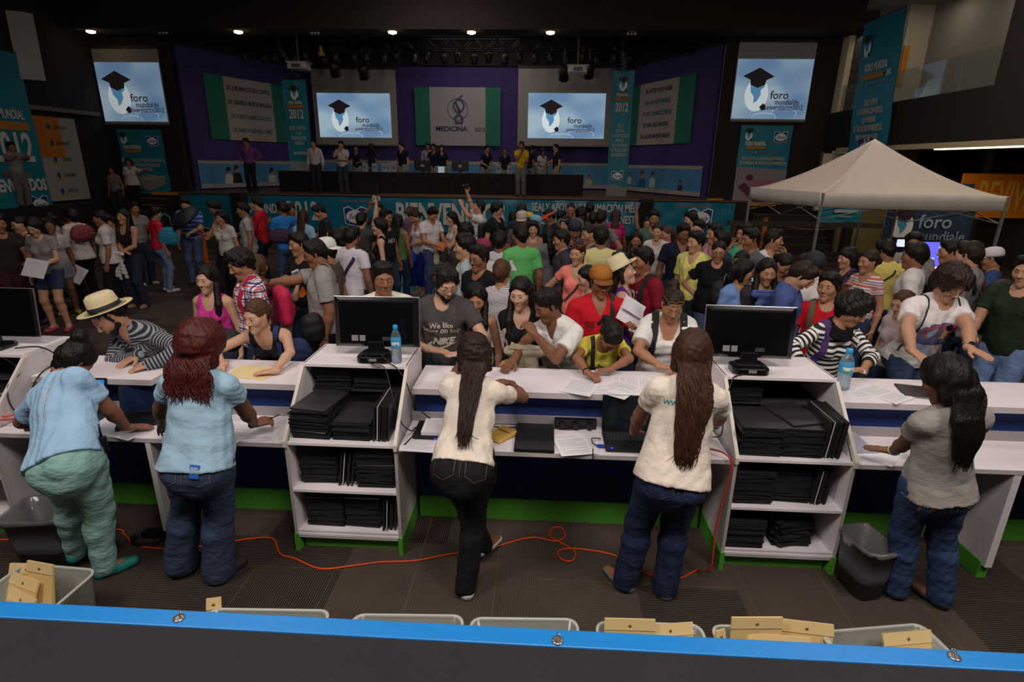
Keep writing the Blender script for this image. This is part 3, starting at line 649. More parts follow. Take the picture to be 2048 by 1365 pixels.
def fr_text(tx, px, py, size, c='cfcabf', **kw):
 p = aty(px, py, 18.84); place_text('banner_lettering', tx, size, (p[0], -.06, p[2]), (1, 0, 0), (0, 0, 1), mat(c, .6), r, **kw)
fr_text('FORO MUNDIAL', 520, 418, .42, sx=.62, bold=.012); fr_text('2012', 605, 424, .86, sx=.66, bold=.02); fr_text('UNIVERSITARIO', 520, 440, .22, c='c09a30', sx=.7, bold=.01)
fr_text('BIENVENIDOS', 900, 431, .95, sx=.62, bold=.03); fr_text('SEALY APOYA LA FORMACIÓN MÉDICA', 1180, 417, .36, sx=.60, bold=.008); fr_text('QUE MAÑANA SERÁ BIENESTAR', 1190, 440, .36, sx=.62, bold=.008)
fr_text('Su descanso nuestra pasion', 712, 402, .13, c='b06a50', sx=.8); fr_text('Su descanso nuestra pasion', 1385, 412, .13, c='b06a50', sx=.8)
for px, py in ((711, 432), (1400, 436)):
 p = aty(px, py, 18.84); oval_logo((p[0], -.06, p[2]), (1, 0, 0), (0, 0, 1), .80, r)
for px, lb in ((480, 'left'), (1292, 'right')):
 p = aty(px, 400, 18.7); e = empty('speaker_column', (p[0], 18.62, 0)); tag(e, 'black speaker column standing against the %s part of the stage front banner' % lb, 'speaker')
 MB().box(-.22, .22, -.15, .15, 0, 1.42).obj('cabinet', mat('14110f', .7), e, bevel=.01); MB().box(-.19, .19, -.165, -.15, .1, 1.34).obj('grille', mat('0d0c0b', .9), e)
# left wall: hanging banner and sponsor wall, text reads along the wall
p = atx(42, 112, -14.5); q_ = atx(93, 400, -14.5)
yr = (p[1] + q_[1]) / 2; hbanner('hanging_banner', 'tall teal banner reading 2012 BIENVENIDOS hanging on the left wall', (-14.45, yr - 1.45, p[2] + .05), (0, 1, 0), 2.9, p[2] - q_[2] + .25,
  [('e', 1.0, -.2, -.75), ('t', 'FORO MUNDIAL', .32, .50, -1.62, 'd8d0c4', CN), ('p', [(-.6, -2.02), (1.22, -2.02), (1.22, -1.80), (-.6, -1.80)], 'b87a20', .02), ('t', '2012', 1.05, .55, -2.50, 'd8d0c4', dict(sx=.62, bold=.03))] + dots(2.6, -3.18, .09) + [('t', 'BIENVENIDOS', .44, .50, -3.48, 'd8d0c4', dict(sx=.62, bold=.02)), ('l', .62, .98, -4.0)])
p = atx(62, 250, -14.6); q_ = atx(165, 400, -14.6); y0s, y1s = p[1], atx(162, 330, -14.6)[1] + .1
r = empty('sponsor_wall', (-14.62, (y0s + y1s) / 2, 0)); tag(r, 'white sponsor wall with an orange block and small logos behind the left teal banner', 'panel')
zt, zb = 3.62, 1.22; hw = (y1s - y0s) / 2
MB().box(0, .03, -hw, hw, zb, zt).obj('board', mat('a39a92', .8), r); MB().box(.03, .034, -hw, -hw + .95, zt - 1.15, zt).obj('orange_block', mat('c0691a', .8), r)
for k in range(5):
 y = hw - .62; z = zt - .28 - k * .46
 place_text('sponsor_mark', ['CANCUN', 'ANAHUAC', 'CARIBE', 'TURISMO', 'MEDICA'][k], .15, (.03, y, z), (0, 1, 0), (0, 0, 1), mat('343c58', .8), r, sx=.7, bold=.004)
 flat('sponsor_badge', ell(y - .42, z, .07, .09, 10), (.03, 0, 0), (0, 1, 0), (0, 0, 1), mat('2a4468', .8), r, .006); flat('sponsor_strip', [(y - .5, z - .15), (y, z - .15), (y, z - .10), (y - .5, z - .10)], (.03, 0, 0), (0, 1, 0), (0, 0, 1), mat('c08a3a', .8), r, .006)
# right wall hanging banner
p1_, p2_ = atx(1732, 48, 8.85), atx(1813, 15, 8.85)
wd = p1_[1] - p2_[1]; ym = (p1_[1] + p2_[1]) / 2; zt = max(p1_[2], p2_[2]); hh = zt - 2.75
hbanner('hanging_banner', 'long teal banner hanging from the ceiling in front of the balcony at the right', (8.8, ym - .02, min(zt, 7.0)), (0, -1, 0), wd + .05, min(zt, 7.0) - 2.75,
  [('e', .62, -.30 * wd, -.62)] + [('t', 'FORO MUNDIAL', .26, 0, -1.22, 'd8d0c4', CN), ('p', [(-.36 * wd, -1.52), (.22 * wd, -1.52), (.22 * wd, -1.38), (-.36 * wd, -1.38)], 'b87a20', .02), ('t', '2012', .2, .35 * wd, -1.45, 'd8d0c4', CN)] + dots(wd, -1.68, .04) +
  [('t', 'SEALY APOYA\nA LA FORMACION MEDICA,\nQUE MAÑANA\nSE TRADUCIRA EN BIENESTAR.', .22, 0, -2.45, 'c0b8ac', dict(sx=.46, bold=.008)), ('t', 'DESCANSO ES SALUD', .2, 0, -3.02, 'c0b8ac', CN), ('l', .9, .05, -3.35)], shear=.11, up=7.3 - min(zt, 7.0))
# ---------------------------------------------------------------- rigging over the stage
r = empty('lighting_truss', (-3.6, 20.6, 6.25)); tag(r, 'long black lighting truss across the stage behind the beam', 'truss'); mb = MB()
for y in (-.18, .18):
 for z in (-.18, .18): mb.tube([(-6.8, y, z), (8.6, y, z)], .025, n=6)
for i in range(38):
 x = -6.8 + i * .4; s_ = .18 if i % 2 else -.18
 mb.tube([(x, -.18, -s_), (x + .4, -.18, s_)], .012, n=4); mb.tube([(x, .18, -s_), (x + .4, .18, s_)], .012, n=4)
for x in (-6, -2, 2, 6, 8.3): mb.tube([(x, 0, -.18), (x, 0, 1.96)], .012, n=5)
mb.obj('truss_frame', mat('2b2826', .5, metal=.5), r)
def par_can(x, y, z, ang, s=1.0, dark='151312', top=6.1):
 e = empty('stage_light', (x, y, z));
 mb = MB(); mb.lathe([(.001, .16), (.07, .15), (.10, .08), (.115, -.14), (.105, -.15), (.10, -.12)], n=12); mb.xf(Matrix.Rotation(math.radians(ang), 4, 'X') @ Matrix.Scale(s, 4)); mb.obj('lamp_housing', mat(dark, .5), e)
 mb = MB(); mb.lathe([(.098, -.11), (.07, -.125), (.001, -.128)], n=12); mb.xf(Matrix.Rotation(math.radians(ang), 4, 'X') @ Matrix.Scale(s, 4)); mb.obj('lamp_lens', mat('4a4a4e', .15), e)
 MB().tube([(-.12 * s, 0, 0), (-.12 * s, 0, .2 * s), (0, 0, .24 * s), (.12 * s, 0, .2 * s), (.12 * s, 0, 0)], .012, n=4).obj('yoke', mat('1c1a19', .5), e)
 MB().box(-.025, .025, -.025, .025, .22 * s, max(.34 * s, top - z)).obj('clamp', mat('1c1a19', .5), e)
 return e
for i in range(26):
 tag(par_can(-10.2 + i * .52, 20.42 + .36 * (i % 2), 5.82, 20 * math.sin(i * 2.1)), 'dark stage light hanging from the long truss above the stage', 'stage light', 'stage lights on the long truss')
for i, (px, py) in enumerate(((668, 139), (726, 144))):
 p = aty(px, py, 20.4); tag(par_can(p[0], 20.42, p[2], 35, 1.5), ['larger dark moving light before the left white screen, left one of the pair', 'larger dark moving light in front of the left white screen, right one of the pair'][i], 'stage light')
for i, (px, py) in enumerate(((1128, 147), (1178, 142))):
 p = aty(px, py, 20.4); tag(par_can(p[0], 20.42, p[2], 35, 1.5), ['larger dark moving light just left of the right white projector', 'larger dark moving light just right of the right white projector'][i], 'stage light')
for px, py, lb in ((598, 133, 'left'), (1155, 140, 'right')):
 p = aty(px, py, 19.6); e = empty('projector', (p[0], 19.6, p[2])); tag(e, 'white ceiling projector hanging from a pole at the %s of the stage' % lb, 'projector')
 MB().rbox(.62, .5, .2, .06, c=(0, 0, -.1)).obj('projector_body', mat('a8a29a', .5), e, bevel=.02); MB().box(-.14, .14, -.26, -.25, -.06, .05).obj('vent_panel', mat('3f4442', .5), e)
 MB().box(-.36, .36, -.22, .28, .10, .13).obj('tray', mat('8c867e', .5), e); MB().tube([(0, 0, .12), (0, 0, 8.21 - p[2])], .018, n=6).obj('pole', mat('a07a52', .5), e)
p = aty(642, 102, 20.2); e = empty('chain_hoist', (p[0], 20.2, p[2])); tag(e, 'yellow chain hoist hanging under the beam beside the left projector', 'hoist')
MB().lathe([(.03, .16), (.05, .1), (.06, 0), (.12, -.1), (.10, -.14), (.01, -.15)], n=10).obj('hoist_body', mat('c09018', .5), e); MB().tube([(0, 0, .15), (0, 0, 8.21 - p[2])], .01, n=4).obj('chain', mat('555049', .4, metal=.6), e)
for px0, py0, px1, py1, lb in ((560, 100, 590, 150, 'left'), (1245, 105, 1248, 140, 'right')):
 p, q_ = aty(px0, py0, 20.0), aty(px1, py1, 20.0); mb = MB()
 for k in range(10):
  c = p + (q_ - p) * k / 9; mb.lathe([(.02, .05), (.07, .02), (.08, -.02), (.02, -.05)], c=(c[0] + .05 * (k % 2), 20.0, c[2]), n=8)
 mb.tube([(p[0], 20, p[2]), (p[0], 20, 8.21)], .02, n=5)
 tag(mb.obj('cable_bundle', mat('4c5058', .3, metal=.4), None), 'bundle of grey cables hanging above the slim teal banner at the %s of the stage' % lb, 'cable')
# ---------------------------------------------------------------- on the stage
p, q_ = aty(557, 348, 20.3), aty(1167, 353, 20.3)
r = empty('long_table', ((p[0] + q_[0]) / 2, 20.5, 1.4)); tag(r, 'long table under a black cloth across the stage', 'table'); L_ = (q_[0] - p[0]) / 2
MB().box(-L_, L_, -.2, .45, .68, .72).obj('table_top', mat('17120f', .8), r); mb = MB(); n_ = 120
V = [];
for z in (0.005, .69):
 for i in range(n_ + 1): V.append((-L_ + 2 * L_ * i / n_, -.22 - .015 * math.sin(i * 1.1) * (1.5 if z < .1 else .4), z))
mb.add(V, [(i, i + 1, n_ + 2 + i, n_ + 1 + i) for i in range(n_)]); mb.box(-L_, -L_ + .01, -.22, .45, 0, .7); mb.box(L_ - .01, L_, -.22, .45, 0, .7); mb.obj('black_cloth', mat('15100e', .9), r)
for px, lb in ((846, 'left'), (921, 'right')):
 p = aty(px, 345, 20.5); e = empty('desktop_monitor', (p[0], 20.45, 2.12)); tag(e, 'black monitor seen from behind on the stage table, %s one of two' % lb, 'monitor')
 MB().box(-.3, .3, -.02, .02, .06, .42).obj('display', mat('0e0e10', .4), e, bevel=.01); MB().box(-.04, .04, 0, .05, 0, .2).obj('stand', mat('111111', .4), e); MB().box(-.06, .06, -.03, -.021, .2, .28).obj('rear_badge', mat('9a9a9a', .4), e)
p = aty(882, 338, 20.4); e = empty('laptop', (p[0], 20.4, 2.12)); tag(e, 'small open laptop with a bright edge on the stage table beside the left monitor', 'laptop'); MB().box(-.14, .14, 0, .2, 0, .015).obj('keyboard_base', mat('888888', .4), e); MB().box(-.1, .12, -.02, 0, .01, .22).obj('display', mat('a8c8d0', .4, emit=.35), e)
p = aty(735, 372, 19.9); e = empty('monitor_speaker', (p[0], 19.75, 1.4)); tag(e, 'black wedge speaker on the stage floor before the long table', 'speaker')
MB().prism([(-.2, 0), (.2, 0), (.2, .34), (-.05, .4)], 'x', -.42, .42).obj('wedge_cabinet', mat('1a1512', .8), e, bevel=.01); MB().prism([(-.205, .03), (-.075, .37), (-.09, .38), (-.22, .04)], 'x', -.38, .38).obj('grille', mat('0f0d0c', .9), e)
def white_boxes():
 k = 0
 for px in (731, 750, 768, 778, 788, 997, 1020, 1035):
  p = aty(px, 338, 20.75); o = MB().box(-.09, .09, -.05, .05, 0, .30).obj('paper_bag', mat('8f949c', .7), None); o.location = (p[0], 20.75, 2.12); tag(o, 'white paper bag standing in the row on the stage table', 'paper bag', 'white paper bags on the stage table')
  m2 = o; MB().box(-.04, .04, -.054, -.05, .12, .2).obj('bag_print', mat('5a6472', .7), o)
white_boxes()
# ---------------------------------------------------------------- registration counter
DZ, CZ, TZ = .80, 1.05, 1.20
def worktop(x0, x1, y0, y1, z, t, label, name, cat, nm2='edge_strip'):
 r = empty(name, ((x0 + x1) / 2, (y0 + y1) / 2, z - t)); tag(r, label, cat); w, d = (x1 - x0) / 2, (y1 - y0) / 2
 MB().box(-w, w, -d, d, 0, t).obj('top_board', WHITE, r, bevel=.003); MB().box(-w, w, -d - .003, -d, .002, t - .002).obj(nm2, mat('c4bcba', .5, noise=.06), r)
 return r
def desk(x0, x1, who, panel=None):
 r = worktop(x0, x1, 3.05, 3.44, DZ, .032, 'low white desk shelf ' + who, 'desk', 'desk')
 MB().box(x0 - (x0 + x1) / 2, x1 - (x0 + x1) / 2, .185, .195, .032, .10).obj('back_upstand', mat('9c9498', .6), r)
desk(-3.50, -2.47, 'under the woman with the bun'); desk(-2.47, -1.585, 'in front of the woman with curly red hair'); desk(-.845, 1.195, 'between the two white cabinets'); desk(1.945, 2.88, 'behind the right trash bin'); desk(2.88, 3.9, 'at the far right edge')
def counter(x0, x1, label, blue=True):
 r = worktop(x0, x1, 3.41, 3.86, CZ, .045, label, 'counter', 'counter')
 xm = (x0 + x1) / 2; z = CZ - .045
 MB().box(x0 - xm, x1 - xm, -.14, -.10, .17 - z, 0).obj('blue_panel', BLUEP, r); MB().box(x0 - xm, x1 - xm, -.155, -.10, -z, .17 - z).obj('green_kickboard', GREEN, r)
 MB().box(x0 - xm, x1 - xm, .10, .13, -z, 0).obj('front_panel', WHITESIDE, r)
counter(-3.50, -2.64, 'high white counter top where the man in the straw hat leans'); counter(-2.50, -1.60, 'high white counter top under the manila envelope'); counter(-.83, 1.19, 'long high white counter top between the two monitors'); counter(1.95, 3.9, 'high white counter top at the right under the big water bottle')
def side_board(x, t, label, y0=3.05):
 r = empty('support_panel', (x, 3.2, 0)); tag(r, label, 'panel')
 MB().box(-t / 2, t / 2, y0 - 3.2, .22, .10, DZ - .032).obj('white_board', WHITESIDE, r, bevel=.002); MB().box(-t / 2 - .008, t / 2 + .008, y0 - 3.2 + .03, .22, 0, .12).obj('green_foot', GREEN, r)
side_board(-2.47, .035, 'white end panel with green foot under the desk between the two women in light blue'); side_board(2.88, .045, 'white end panel with green foot under the desk right of the woman in grey')
def cabinet(x0, x1, label, lname):
 w = x1 - x0; r = empty('cabinet', (x0, 3.05, 0)); tag(r, label, 'cabinet'); t = .018
 prof = [(0, .10), (0, DZ), (.38, TZ - .03), (.38, TZ), (.80, TZ), (.80, .10)]
 for xa, nm in ((-t, 'side_panel'), (w, 'side_panel')):
  MB().prism(prof, 'x', xa, xa + t).obj(nm, WHITESIDE, r, bevel=.0015)
  MB().prism([(.0, DZ - .02), (-.02, DZ - .02), (-.02, DZ + .02), (.36, TZ - .01), (.38, TZ - .02)], 'x', xa - (.004 if xa < 0 else 0), xa + t + (.004 if xa > 0 else 0)).obj('edge_strip', mat('d8d0c4', .5, noise=.08), r)
  MB().box(xa - .006, xa + t + .006, -.01, .80, 0, .13).obj('green_foot', GREEN, r)
  MB().box(xa - .001, xa + t + .001, -.003, .0, .12, DZ - .03).obj('front_strip', mat('b5aeaa', .5, noise=.1), r)
 MB().box(-.01, w + .01, .37, .80, TZ - .022, TZ).obj('top_board', WHITE, r, bevel=.002)
 for z in (DZ - .012, .45, .115): MB().box(0, w, .0, .78, z, z + .02).obj('shelf', WHITE, r, bevel=.0015)
 MB().box(0, w, .004, .022, .10, .155).obj('plinth_strip', WHITESIDE, r); MB().box(.02, w - .02, .05, .07, 0, .10).obj('green_kickboard', GREEN, r)
 MB().box(0, w, .78, .80, .10, TZ - .02).obj('back_panel', mat('202a44', .8), r); MB().box(.0, w, .45, .78, .975, .987).obj('inner_shelf', mat('2b2a2e', .7), r)
cabinet(-1.555, -.875, 'white open cabinet with folders left of the middle desk, slanted top shelf', 'L'); cabinet(1.235, 1.915, 'white open cabinet with folders right of the woman in dark blue jeans', 'R'); cabinet(-4.22, -3.53, 'white cabinet at the far left edge with a cable on it', 'W')
# folders: one prototype, copied
FB = mat('29272a', .42, noise=.15, nscale=30, bump=.15, bscale=300); FW_ = mat('cfcac4', .7)
def folder_proto():
 mb = MB(); W, D, T = .240, .320, .0105
 mb.smooth = False
 mb.box(-W / 2, W / 2, -D / 2, D / 2, 0, .0022); mb.box(-W / 2, W / 2, -D / 2, D / 2, T - .0022, T); mb.box(-W / 2 - .001, -W / 2 + .003, -D / 2, D / 2, 0, T)
 return mb
pm = folder_proto().obj('folder', FB, None); pg = MB().box(-.116, .116, -.157, .157, .0022, .0083).obj('pages', mat('1e1d20', .7), pm); COUNT = [0]
pw = MB().box(-.116, .117, -.161, .157, .0022, .0083).data if False else None
wpages = MB().box(-.116, .118, -.1615, .157, .0025, .0075).obj('pages', FW_, pm); wp = wpages.data; bpy.data.objects.remove(wpages)
first = [True]
def folder(x, y, z, rz, label, group, rot=None, white=False):
 if first[0]: o = pm; c = pg; first[0] = False
 else: o = pm.copy(); COL.objects.link(o); c = pg.copy(); COL.objects.link(c); c.parent = o
 if white: c.data = wp
 o.location = (x, y, z); o.rotation_euler = rot if rot else (0, 0, rz); tag(o, label, 'folder', group); COUNT[0] += 1
rs = np.random.RandomState(3)
def stack(x, y, z, n, label, group, tilt=0, jx=.006, jr=.03, step=.0112, drift=(0, 0), rz0=0.):
 for k in range(n):
  wh = rs.rand() < .025 and k > 1 and k < n - 1
  folder(x + rs.normal(0, jx) + drift[0] * k, y + rs.normal(0, jx) + drift[1] * k, z + k * step, rz0 + rs.normal(0, jr), label, group, white=wh)
def upright(x, y, z, n, label, group, dx=.016, lean=4):
 for k in range(n):
  folder(x + dx * k, y + rs.normal(0, .006), z + .121, 0, label, group, rot=(0, math.radians(-90 + lean * (1 if dx > 0 else -1)), rs.normal(0, .02)), white=k == 1)
def fill(x0, which, flip):
 w = .68; cab = which + ' white cabinet'
 S = DZ + .009
 if not flip:
  stack(x0 + .145, 3.05 + .21, S, 17, 'black folder in the tall left stack on the top shelf of the %s' % cab, 'folders in the left stack, top shelf, ' + cab, rz0=-.06, drift=(-.0008, 0))
  folder(x0 + .150, 3.05 + .215, S + 17 * .0112, -.16, 'top black folder set askew on the tall left stack of the left cabinet', None)
  stack(x0 + .400, 3.05 + .21, S, 11, 'black folder in the lower middle stack on the top shelf of the %s' % cab, 'folders in the middle stack, top shelf, ' + cab)
  upright(x0 + .555, 3.05 + .21, S, 6, 'black folder standing upright beside the stacks, top shelf of the %s' % cab, 'upright folders, top shelf, ' + cab, dx=.017)
  stack(x0 + .15, 3.05 + .61, .988, 12, 'black folder in the rear left stack under the top board of the %s' % cab, 'rear left stack, top shelf, ' + cab); stack(x0 + .42, 3.05 + .61, .988, 12, 'black folder in the rear right stack under the top board of the %s' % cab, 'rear right stack, top shelf, ' + cab)
  stack(x0 + .15, 3.05 + .24, .471, 24, 'black folder in the left stack on the middle shelf of the %s' % cab, 'left stack, middle shelf, ' + cab, jx=.004); upright(x0 + .315, 3.05 + .22, .471, 5, 'black folder leaning upright on the middle shelf of the %s' % cab, 'upright folders, middle shelf, ' + cab, dx=.018, lean=8)
  stack(x0 + .53, 3.05 + .21, .471, 24, 'black folder in the right stack on the middle shelf of the %s' % cab, 'right stack, middle shelf, ' + cab, jx=.004)
  stack(x0 + .16, 3.05 + .24, .136, 23, 'black folder in the left stack on the bottom shelf of the %s' % cab, 'left stack, bottom shelf, ' + cab, jx=.004); stack(x0 + .42, 3.05 + .25, .136, 22, 'black folder in the middle stack on the bottom shelf of the %s' % cab, 'middle stack, bottom shelf, ' + cab, jx=.004)
  upright(x0 + .575, 3.05 + .22, .136, 5, 'black folder standing upright on the bottom shelf of the %s' % cab, 'upright folders, bottom shelf, ' + cab, dx=.018)
 else:
  stack(x0 + .14, 3.05 + .20, S, 17, 'black folder in the left stack on the top shelf of the %s' % cab, 'folders in the left stack, top shelf, ' + cab)
  stack(x0 + .385, 3.05 + .20, S, 17, 'black folder in the middle stack on the top shelf of the %s' % cab, 'folders in the middle stack, top shelf, ' + cab)
  folder(x0 + .40, 3.05 + .25, S + 17 * .0112, .28, 'top black folder turned askew on the middle stack of the right cabinet', None)
  upright(x0 + .53, 3.05 + .20, S, 7, 'black folder standing upright beside the stacks, top shelf of the %s' % cab, 'upright folders, top shelf, ' + cab, dx=.017)
  stack(x0 + .15, 3.05 + .61, .988, 14, 'black folder in the rear stack under the top board of the %s' % cab, 'rear stack, top shelf, ' + cab)
  stack(x0 + .14, 3.05 + .20, .471, 20, 'black folder in the left stack on the middle shelf of the %s' % cab, 'left stack, middle shelf, ' + cab, jx=.004); stack(x0 + .385, 3.05 + .24, .471, 22, 'black folder in the middle stack on the middle shelf of the %s' % cab, 'right stack, middle shelf, ' + cab, jx=.004)
  upright(x0 + .53, 3.05 + .22, .471, 6, 'black folder leaning upright on the middle shelf of the %s' % cab, 'upright folders, middle shelf, ' + cab, dx=.018)
  stack(x0 + .14, 3.05 + .20, .136, 18, 'black folder in the left stack on the bottom shelf of the %s' % cab, 'left stack, bottom shelf, ' + cab, jx=.004); stack(x0 + .44, 3.05 + .24, .136, 17, 'black folder in the untidy right stack on the bottom shelf of the %s' % cab, 'right stack, bottom shelf, ' + cab, jx=.008, jr=.10, rz0=.15)
fill(-1.555, 'left', False); fill(1.235, 'right', True)
stack(-3.70, 3.26, DZ + .009, 8, 'black folder in the cabinet at the far left edge behind the grey cable', 'folders in the far left cabinet')
print('folders', COUNT[0], 't', time.time() - T0)
# monitors
def monitor(x, y, z, label, rz=0, base=True, back=True):
 r = empty('monitor', (x, y, z), rz); tag(r, label, 'monitor')
 w, h = .58, .345; z0 = .075; D = mat('0c0c0f', .22, noise=.1, nscale=4); tl = math.radians(-6)
 R = Matrix.Translation((0, .05, z0)) @ Matrix.Rotation(tl, 4, 'X')
 mb = MB(); mb.smooth = False      # dished back shell
 ring = lambda s, y_: [(sx * w / 2 * s, y_, h / 2 + sz * h / 2 * s) for sx, sz in ((-1, -1), (1, -1), (1, 1), (-1, 1))]
 V = ring(1, 0) + ring(.99, -.010) + ring(.86, -.038); mb.add(V, [(0, 3, 2, 1)] + [(a, (a + 1) % 4, 4 + (a + 1) % 4, 4 + a) for a in range(4)] + [(4 + a, 4 + (a + 1) % 4, 8 + (a + 1) % 4, 8 + a) for a in range(4)] + [(8, 9, 10, 11)])
 mb.xf(R); sh = mb.obj('back_shell', D, r, bevel=.008)
 mb = MB().box(-w / 2 - .003, w / 2 + .003, .0, .008, -.003, h + .003); mb.xf(R); mb.obj('silver_bezel', mat('a8a6a4', .25, metal=.7), r, bevel=.003)
 mb = MB().box(-w / 2 + .012, w / 2 - .012, .008, .010, .012, h - .012); mb.xf(R); mb.obj('display', mat('0a0d14', .15), r)
 mb = MB()
 for i in range(64): mb.box(-w * .36 + i * w * .72 / 64, -w * .36 + (i + .45) * w * .72 / 64, -.0345, -.028, h - .045, h - .018)
 mb.xf(R @ Matrix.Rotation(0, 4, 'X')); mb.obj('vent_slots', mat('2c2a2a', .5), r)
 mb = MB().box(-.17, -.125, -.0395, -.038, .045, .085).box(-.115, -.075, -.0395, -.038, .045, .085); mb.xf(R); mb.obj('label_sticker', mat('8c8a88', .5), r)
 mb = MB().box(.04, .10, -.0395, -.036, .05, .075); mb.xf(R); mb.obj('port_panel', mat('55534f', .4, metal=.4), r)
 MB().rbox(.235, .17, .045, .045, c=(0, -.02, 0)).obj('stand_base', mat('111113', .2), r, bevel=.008); MB().rbox(.18, .12, .02, .04, c=(0, -.02, .045)).obj('stand_top', mat('131316', .25), r, bevel=.006)
 MB().box(-.055, .055, -.01, .03, .04, .125).obj('stand_neck', mat('141416', .25), r, bevel=.006); MB().box(-.025, .025, -.109, -.104, .02, .038).obj('badge', mat('bdb8b4', .3, metal=.5), r)
monitor(-1.10, 3.55, TZ, 'black monitor seen from behind on the left white cabinet, beside the small bottle', .03)
monitor(1.40, 3.54, TZ, 'black monitor seen from behind on the right white cabinet', -.03)
r = empty('monitor', (-3.86, 3.55, TZ), .0); tag(r, 'dark monitor cut off by the left edge of the photo, on the far left cabinet', 'monitor')
R = Matrix.Translation((0, .05, .07)) @ Matrix.Rotation(math.radians(-6), 4, 'X')
mb = MB().box(-.29, .29, 0, .03, 0, .345); mb.xf(R); mb.obj('display', mat('0b0b0d', .15), r, bevel=.008); mb = MB().box(-.293, .293, .03, .036, -.003, .348); mb.xf(R); mb.obj('silver_bezel', mat('a8a6a4', .25, metal=.7), r); MB().rbox(.24, .18, .03, .04).obj('stand_base', mat('111113', .2), r, bevel=.008); MB().box(-.05, .05, 0, .03, .03, .12).obj('stand_neck', mat('141416', .25), r)
def cable(pts, rad, c, label, name='cable', n=6, parent=None, sub=8):
 P = [np.array(p, float) for p in pts]; out = []
 for i in range(len(P) - 1):
  p0, p1, p2, p3 = P[max(i - 1, 0)], P[i], P[i + 1], P[min(i + 2, len(P) - 1)]
  for k in range(sub):
   t = k / sub; out.append(.5 * ((2 * p1) + (-p0 + p2) * t + (2 * p0 - 5 * p1 + 4 * p2 - p3) * t * t + (-p0 + 3 * p1 - 3 * p2 + p3) * t ** 3))
 out.append(P[-1]); return tag(MB().tube(out, rad, n=n).obj(name, mat(c, .45), parent), label, None if parent else 'cable')
F3 = lambda px, py, z: tuple(atz(px, py, z + 0.004))
cable([(-1.15, 3.46, 1.27), (-1.10, 3.41, 1.215), (-1.02, 3.40, 1.206), (-.98, 3.36, 1.16), (-.90, 3.22, 1.0), (-.84, 3.15, .91), (-.80, 3.22, .83), (-.79, 3.30, .815), (-.7, 3.32, .812)], .004, '0f0f12', 'thin black monitor cable hanging over the edge of the left cabinet top')
cable([(-1.05, 3.46, 1.27), (-.98, 3.43, 1.215), (-.93, 3.39, 1.206), (-.86, 3.36, 1.12), (-.80, 3.33, .98), (-.70, 3.36, .85), (-.62, 3.38, .82)], .004, '0f0f12', 'black power cable running from the left monitor down to the middle desk')
cable([(1.36, 3.47, 1.235), (1.33, 3.43, 1.21), (1.30, 3.42, 1.206), (1.26, 3.39, 1.19), (1.2, 3.3, 1.05), (1.17, 3.2, .9), (1.15, 3.3, .82)], .004, '0f0f12', 'thin black cable from the right monitor stand down towards the desk')
cable([F3(30, 697, 1.2), F3(75, 694, 1.2), F3(105, 705, 1.2), F3(118, 722, 1.1), F3(110, 728, 1.05), (-3.44, 3.42, 1.06), (-3.46, 3.33, .95), (-3.45, 3.25, .86), (-3.42, 3.22, .81), (-3.36, 3.2, .81)], .005, '121214', 'black cable looping down from the far left cabinet on to the desk')
cable([F3(0, 712, 1.18), F3(40, 742, 1.1), (-3.52, 3.25, 1.03), (-3.47, 3.2, .9), (-3.42, 3.25, .815)], .005, '16161a', 'second black cable sagging across the side of the far left cabinet')
cable([(-.6, 3.39, .812), (-.2, 3.36, .81), (0.05, 3.40, .81), (.2, 3.36, .81), (.32, 3.38, .815)], .004, '0f0f12', 'black cable lying along the back of the middle desk')
cable([(-.4, 3.38, .815), (-.15, 3.40, .812), (0.1, 3.37, .812), (.3, 3.39, .82)], .0035, '131316', 'thinner black cable lying beside the one along the back of the middle desk')
r = empty('power_strip', (.27, 3.40, DZ + .04)); tag(r, 'black power strip at the back of the middle desk beside the laptop', 'power strip'); MB().box(-.14, .14, -.02, .02, -.03, .03).obj('strip_body', mat('101012', .4), r, bevel=.005)
for k in range(3): MB().rbox(.035, .03, .03, .008, c=(-.09 + k * .09, -.033, -.02)).obj('plug', mat('1a1a1c', .4), r)
